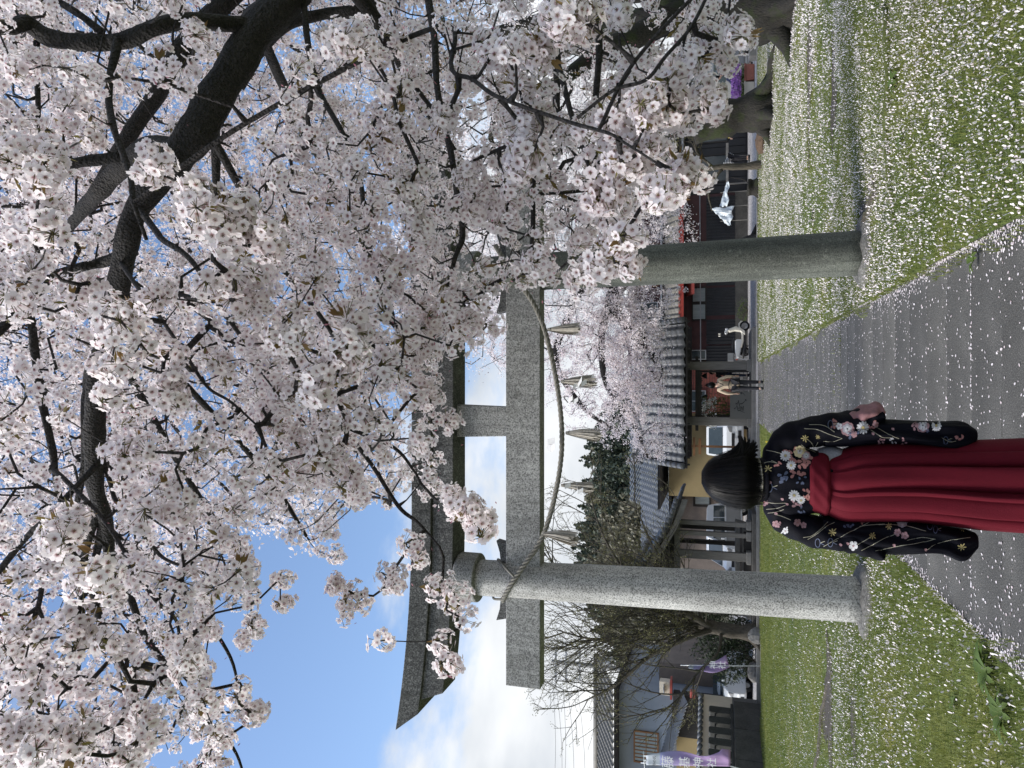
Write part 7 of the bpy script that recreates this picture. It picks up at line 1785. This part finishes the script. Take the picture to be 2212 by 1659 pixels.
def blossom5(cx, cy, r, col='pr_pink', core='pr_salmon'):
    a0 = random.uniform(0, 1)
    for k in range(5): poly_print(col, petal_pts(cx, cy, a0 + 2 * math.pi * k / 5, r * .1, r, r * .42), .0022)
    poly_print(core, disc(cx, cy, r * .2, 6), .0030)
def peony(cx, cy, r, cols=('pr_pink', 'pr_grey', 'pr_white')):
    for ring, (rr, n) in enumerate(((1.0, 8), (.72, 6), (.45, 5))):
        for k in range(n): poly_print(cols[ring], petal_pts(cx, cy, ring * .5 + 2 * math.pi * k / n, r * rr * .15, r * rr, r * rr * .38), .0020 + ring * .0006)
def maple(cx, cy, r, col='pr_gold'):
    a0 = random.uniform(0, 6)
    for k in range(7): poly_print(col, petal_pts(cx, cy, a0 + 2 * math.pi * k / 7, 0, r * random.uniform(.75, 1.05), r * .13), .0022)
def line(pts, w=3.2, col='pr_line'):
    P = catmull([Vector((x, y, 0)) for x, y in pts], 7); L_, R_ = [], []
    for i, p in enumerate(P):
        t = (P[min(i + 1, len(P) - 1)] - P[max(i - 1, 0)]).normalized(); s = Vector((-t.y, t.x, 0)) * w / 2; L_.append(hit(p.x + s.x, p.y + s.y, .0018)); R_.append(hit(p.x - s.x, p.y - s.y, .0018))
    m = PR.setdefault(col, MB())
    for i in range(len(P) - 1):
        q = [L_[i], R_[i], R_[i + 1], L_[i + 1]]
        if any(v is None for v in q) or max((q[0] - v).length for v in q) > .03: continue
        m.add(q, [(0, 1, 2, 3)])
def loop(cx, cy, r, col='pr_blue'): line([(cx + r * .6 * math.cos(a), cy + r * math.sin(a)) for a in np.linspace(0, 2 * math.pi, 9)], 4.5, col); line([(cx + r * .6, cy), (cx + r * 1.6, cy + r * .5)], 4, col); line([(cx + r * .6, cy), (cx + r * 1.7, cy - r * .4)], 4, 'pr_line')
def leaves(cx, cy, r, col, n=5):
    for k in range(n):
        a = random.uniform(0, 6.28); poly_print(col, petal_pts(cx + random.uniform(-r, r) * .6, cy + random.uniform(-r, r) * .6, a, 0, r * .7, r * .22), .0016)
for a in ((740, 590, 55, 'pr_salmon', 9), (820, 630, 50, 'pr_salmon', 9), (700, 730, 45, 'pr_blue', 7), (775, 700, 45, 'pr_salmon', 8), (800, 740, 30, 'pr_blue', 5), (660, 640, 30, 'pr_salmon', 5), (830, 840, 36, 'pr_salmon', 8), (760, 890, 40, 'pr_pink', 6), (800, 935, 30, 'pr_blue', 5), (1010, 390, 34, 'pr_salmon', 7), (1130, 440, 40, 'pr_blue', 7), (1250, 400, 34, 'pr_salmon', 6), (1530, 395, 34, 'pr_pink', 7), (1590, 430, 26, 'pr_blue', 4), (1100, 1035, 34, 'pr_blue', 5), (1200, 1015, 32, 'pr_salmon', 6), (1430, 985, 26, 'pr_salmon', 4), (1800, 470, 34, 'pr_salmon', 6), (540, 690, 30, 'pr_pink', 7), (545, 780, 30, 'pr_grey', 6), (535, 720, 26, 'pr_salmon', 6), (548, 750, 26, 'pr_salmon', 6), (540, 670, 20, 'pr_salmon', 4), (660, 1035, 26, 'pr_pink', 5), (690, 1060, 22, 'pr_white', 3), (1300, 500, 30, 'pr_pink', 7), (1380, 498, 26, 'pr_white', 5), (1450, 500, 26, 'pr_pink', 5)): leaves(*a)
daisy(700, 592, 40); daisy(735, 652, 36); daisy(755, 842, 42); daisy(798, 872, 32); daisy(1190, 412, 46); daisy(1655, 402, 38, n=14)
peony(790, 565, 40, ('pr_cream', 'pr_cream', 'pr_white')); peony(1092, 420, 44); peony(1570, 402, 42); peony(1440, 1012, 36, ('pr_grey', 'pr_white', 'pr_white')); peony(830, 592, 28)
for a in ((570, 885, 24), (548, 850, 20), (775, 1015, 24), (815, 1032, 20), (1410, 1076, 24), (1456, 1098, 25), (640, 1022, 22), (1135, 455, 20), (1270, 392, 20)): blossom5(*a)
for a in ((1130, 1160, 30), (1040, 405, 22), (700, 1065, 20)): blossom5(*a, col='pr_white', core='pr_pink')
for a in ((590, 675, 28), (823, 480, 26), (998, 1076, 30), (1250, 1100, 26), (1355, 1040, 24), (1815, 1168, 28), (1822, 1058, 20), (905, 470, 16)): maple(*a)
for a in ((605, 752), (680, 858), (1050, 1148), (1388, 1152), (1095, 1140), (1320, 995), (1590, 1180), (710, 890), (1380, 415), (1255, 445), (640, 950)): poly_print('pr_pink', petal_pts(a[0] - 10, a[1], .6, 0, 22, 8), .0022)
for p in ([(580, 556), (630, 565), (690, 582)], [(612, 622), (635, 632), (650, 640)], [(648, 640), (600, 630), (560, 640)], [(890, 572), (840, 548), (800, 520)], [(705, 890), (640, 892), (585, 885)], [(700, 905), (640, 925), (580, 930)], [(690, 930), (640, 948), (590, 955)], [(735, 1000), (680, 975), (630, 960)],
          [(820, 420), (900, 425), (980, 455), (1060, 480)], [(850, 395), (940, 400), (1010, 440)], [(812, 470), (860, 505), (885, 545)], [(830, 560), (880, 540), (905, 505)], [(1060, 480), (1000, 500), (940, 498)], [(1240, 430), (1310, 470), (1370, 475)], [(1260, 400), (1340, 450), (1420, 480)], [(1690, 480), (1740, 505), (1780, 500)],
          [(812, 1108), (870, 1095), (930, 1050), (970, 1010)], [(840, 1120), (900, 1085), (960, 1040), (1010, 1015)], [(940, 1165), (1060, 1100), (1160, 1050), (1240, 1010)], [(1140, 1165), (1200, 1130), (1250, 1100)], [(1180, 1190), (1260, 1150), (1340, 1110), (1400, 1085)], [(1270, 1195), (1400, 1165), (1520, 1150), (1640, 1120)], [(1290, 1030), (1370, 1030), (1480, 1040), (1590, 1070)], [(1470, 1130), (1560, 1110), (1650, 1120)], [(1600, 1185), (1680, 1140), (1780, 1120), (1870, 1110)], [(1170, 1040), (1230, 1032), (1330, 1025)]): line(p)
for a in ((600, 790, 30), (985, 395, 26), (905, 1142, 26), (985, 1140, 26), (1615, 1030, 30), (1650, 1060, 22), (1715, 492, 24)): loop(*a)
for k, m in PR.items(): part('printed_' + k[3:], m, M[k], kim, fix=False, kind='stuff')
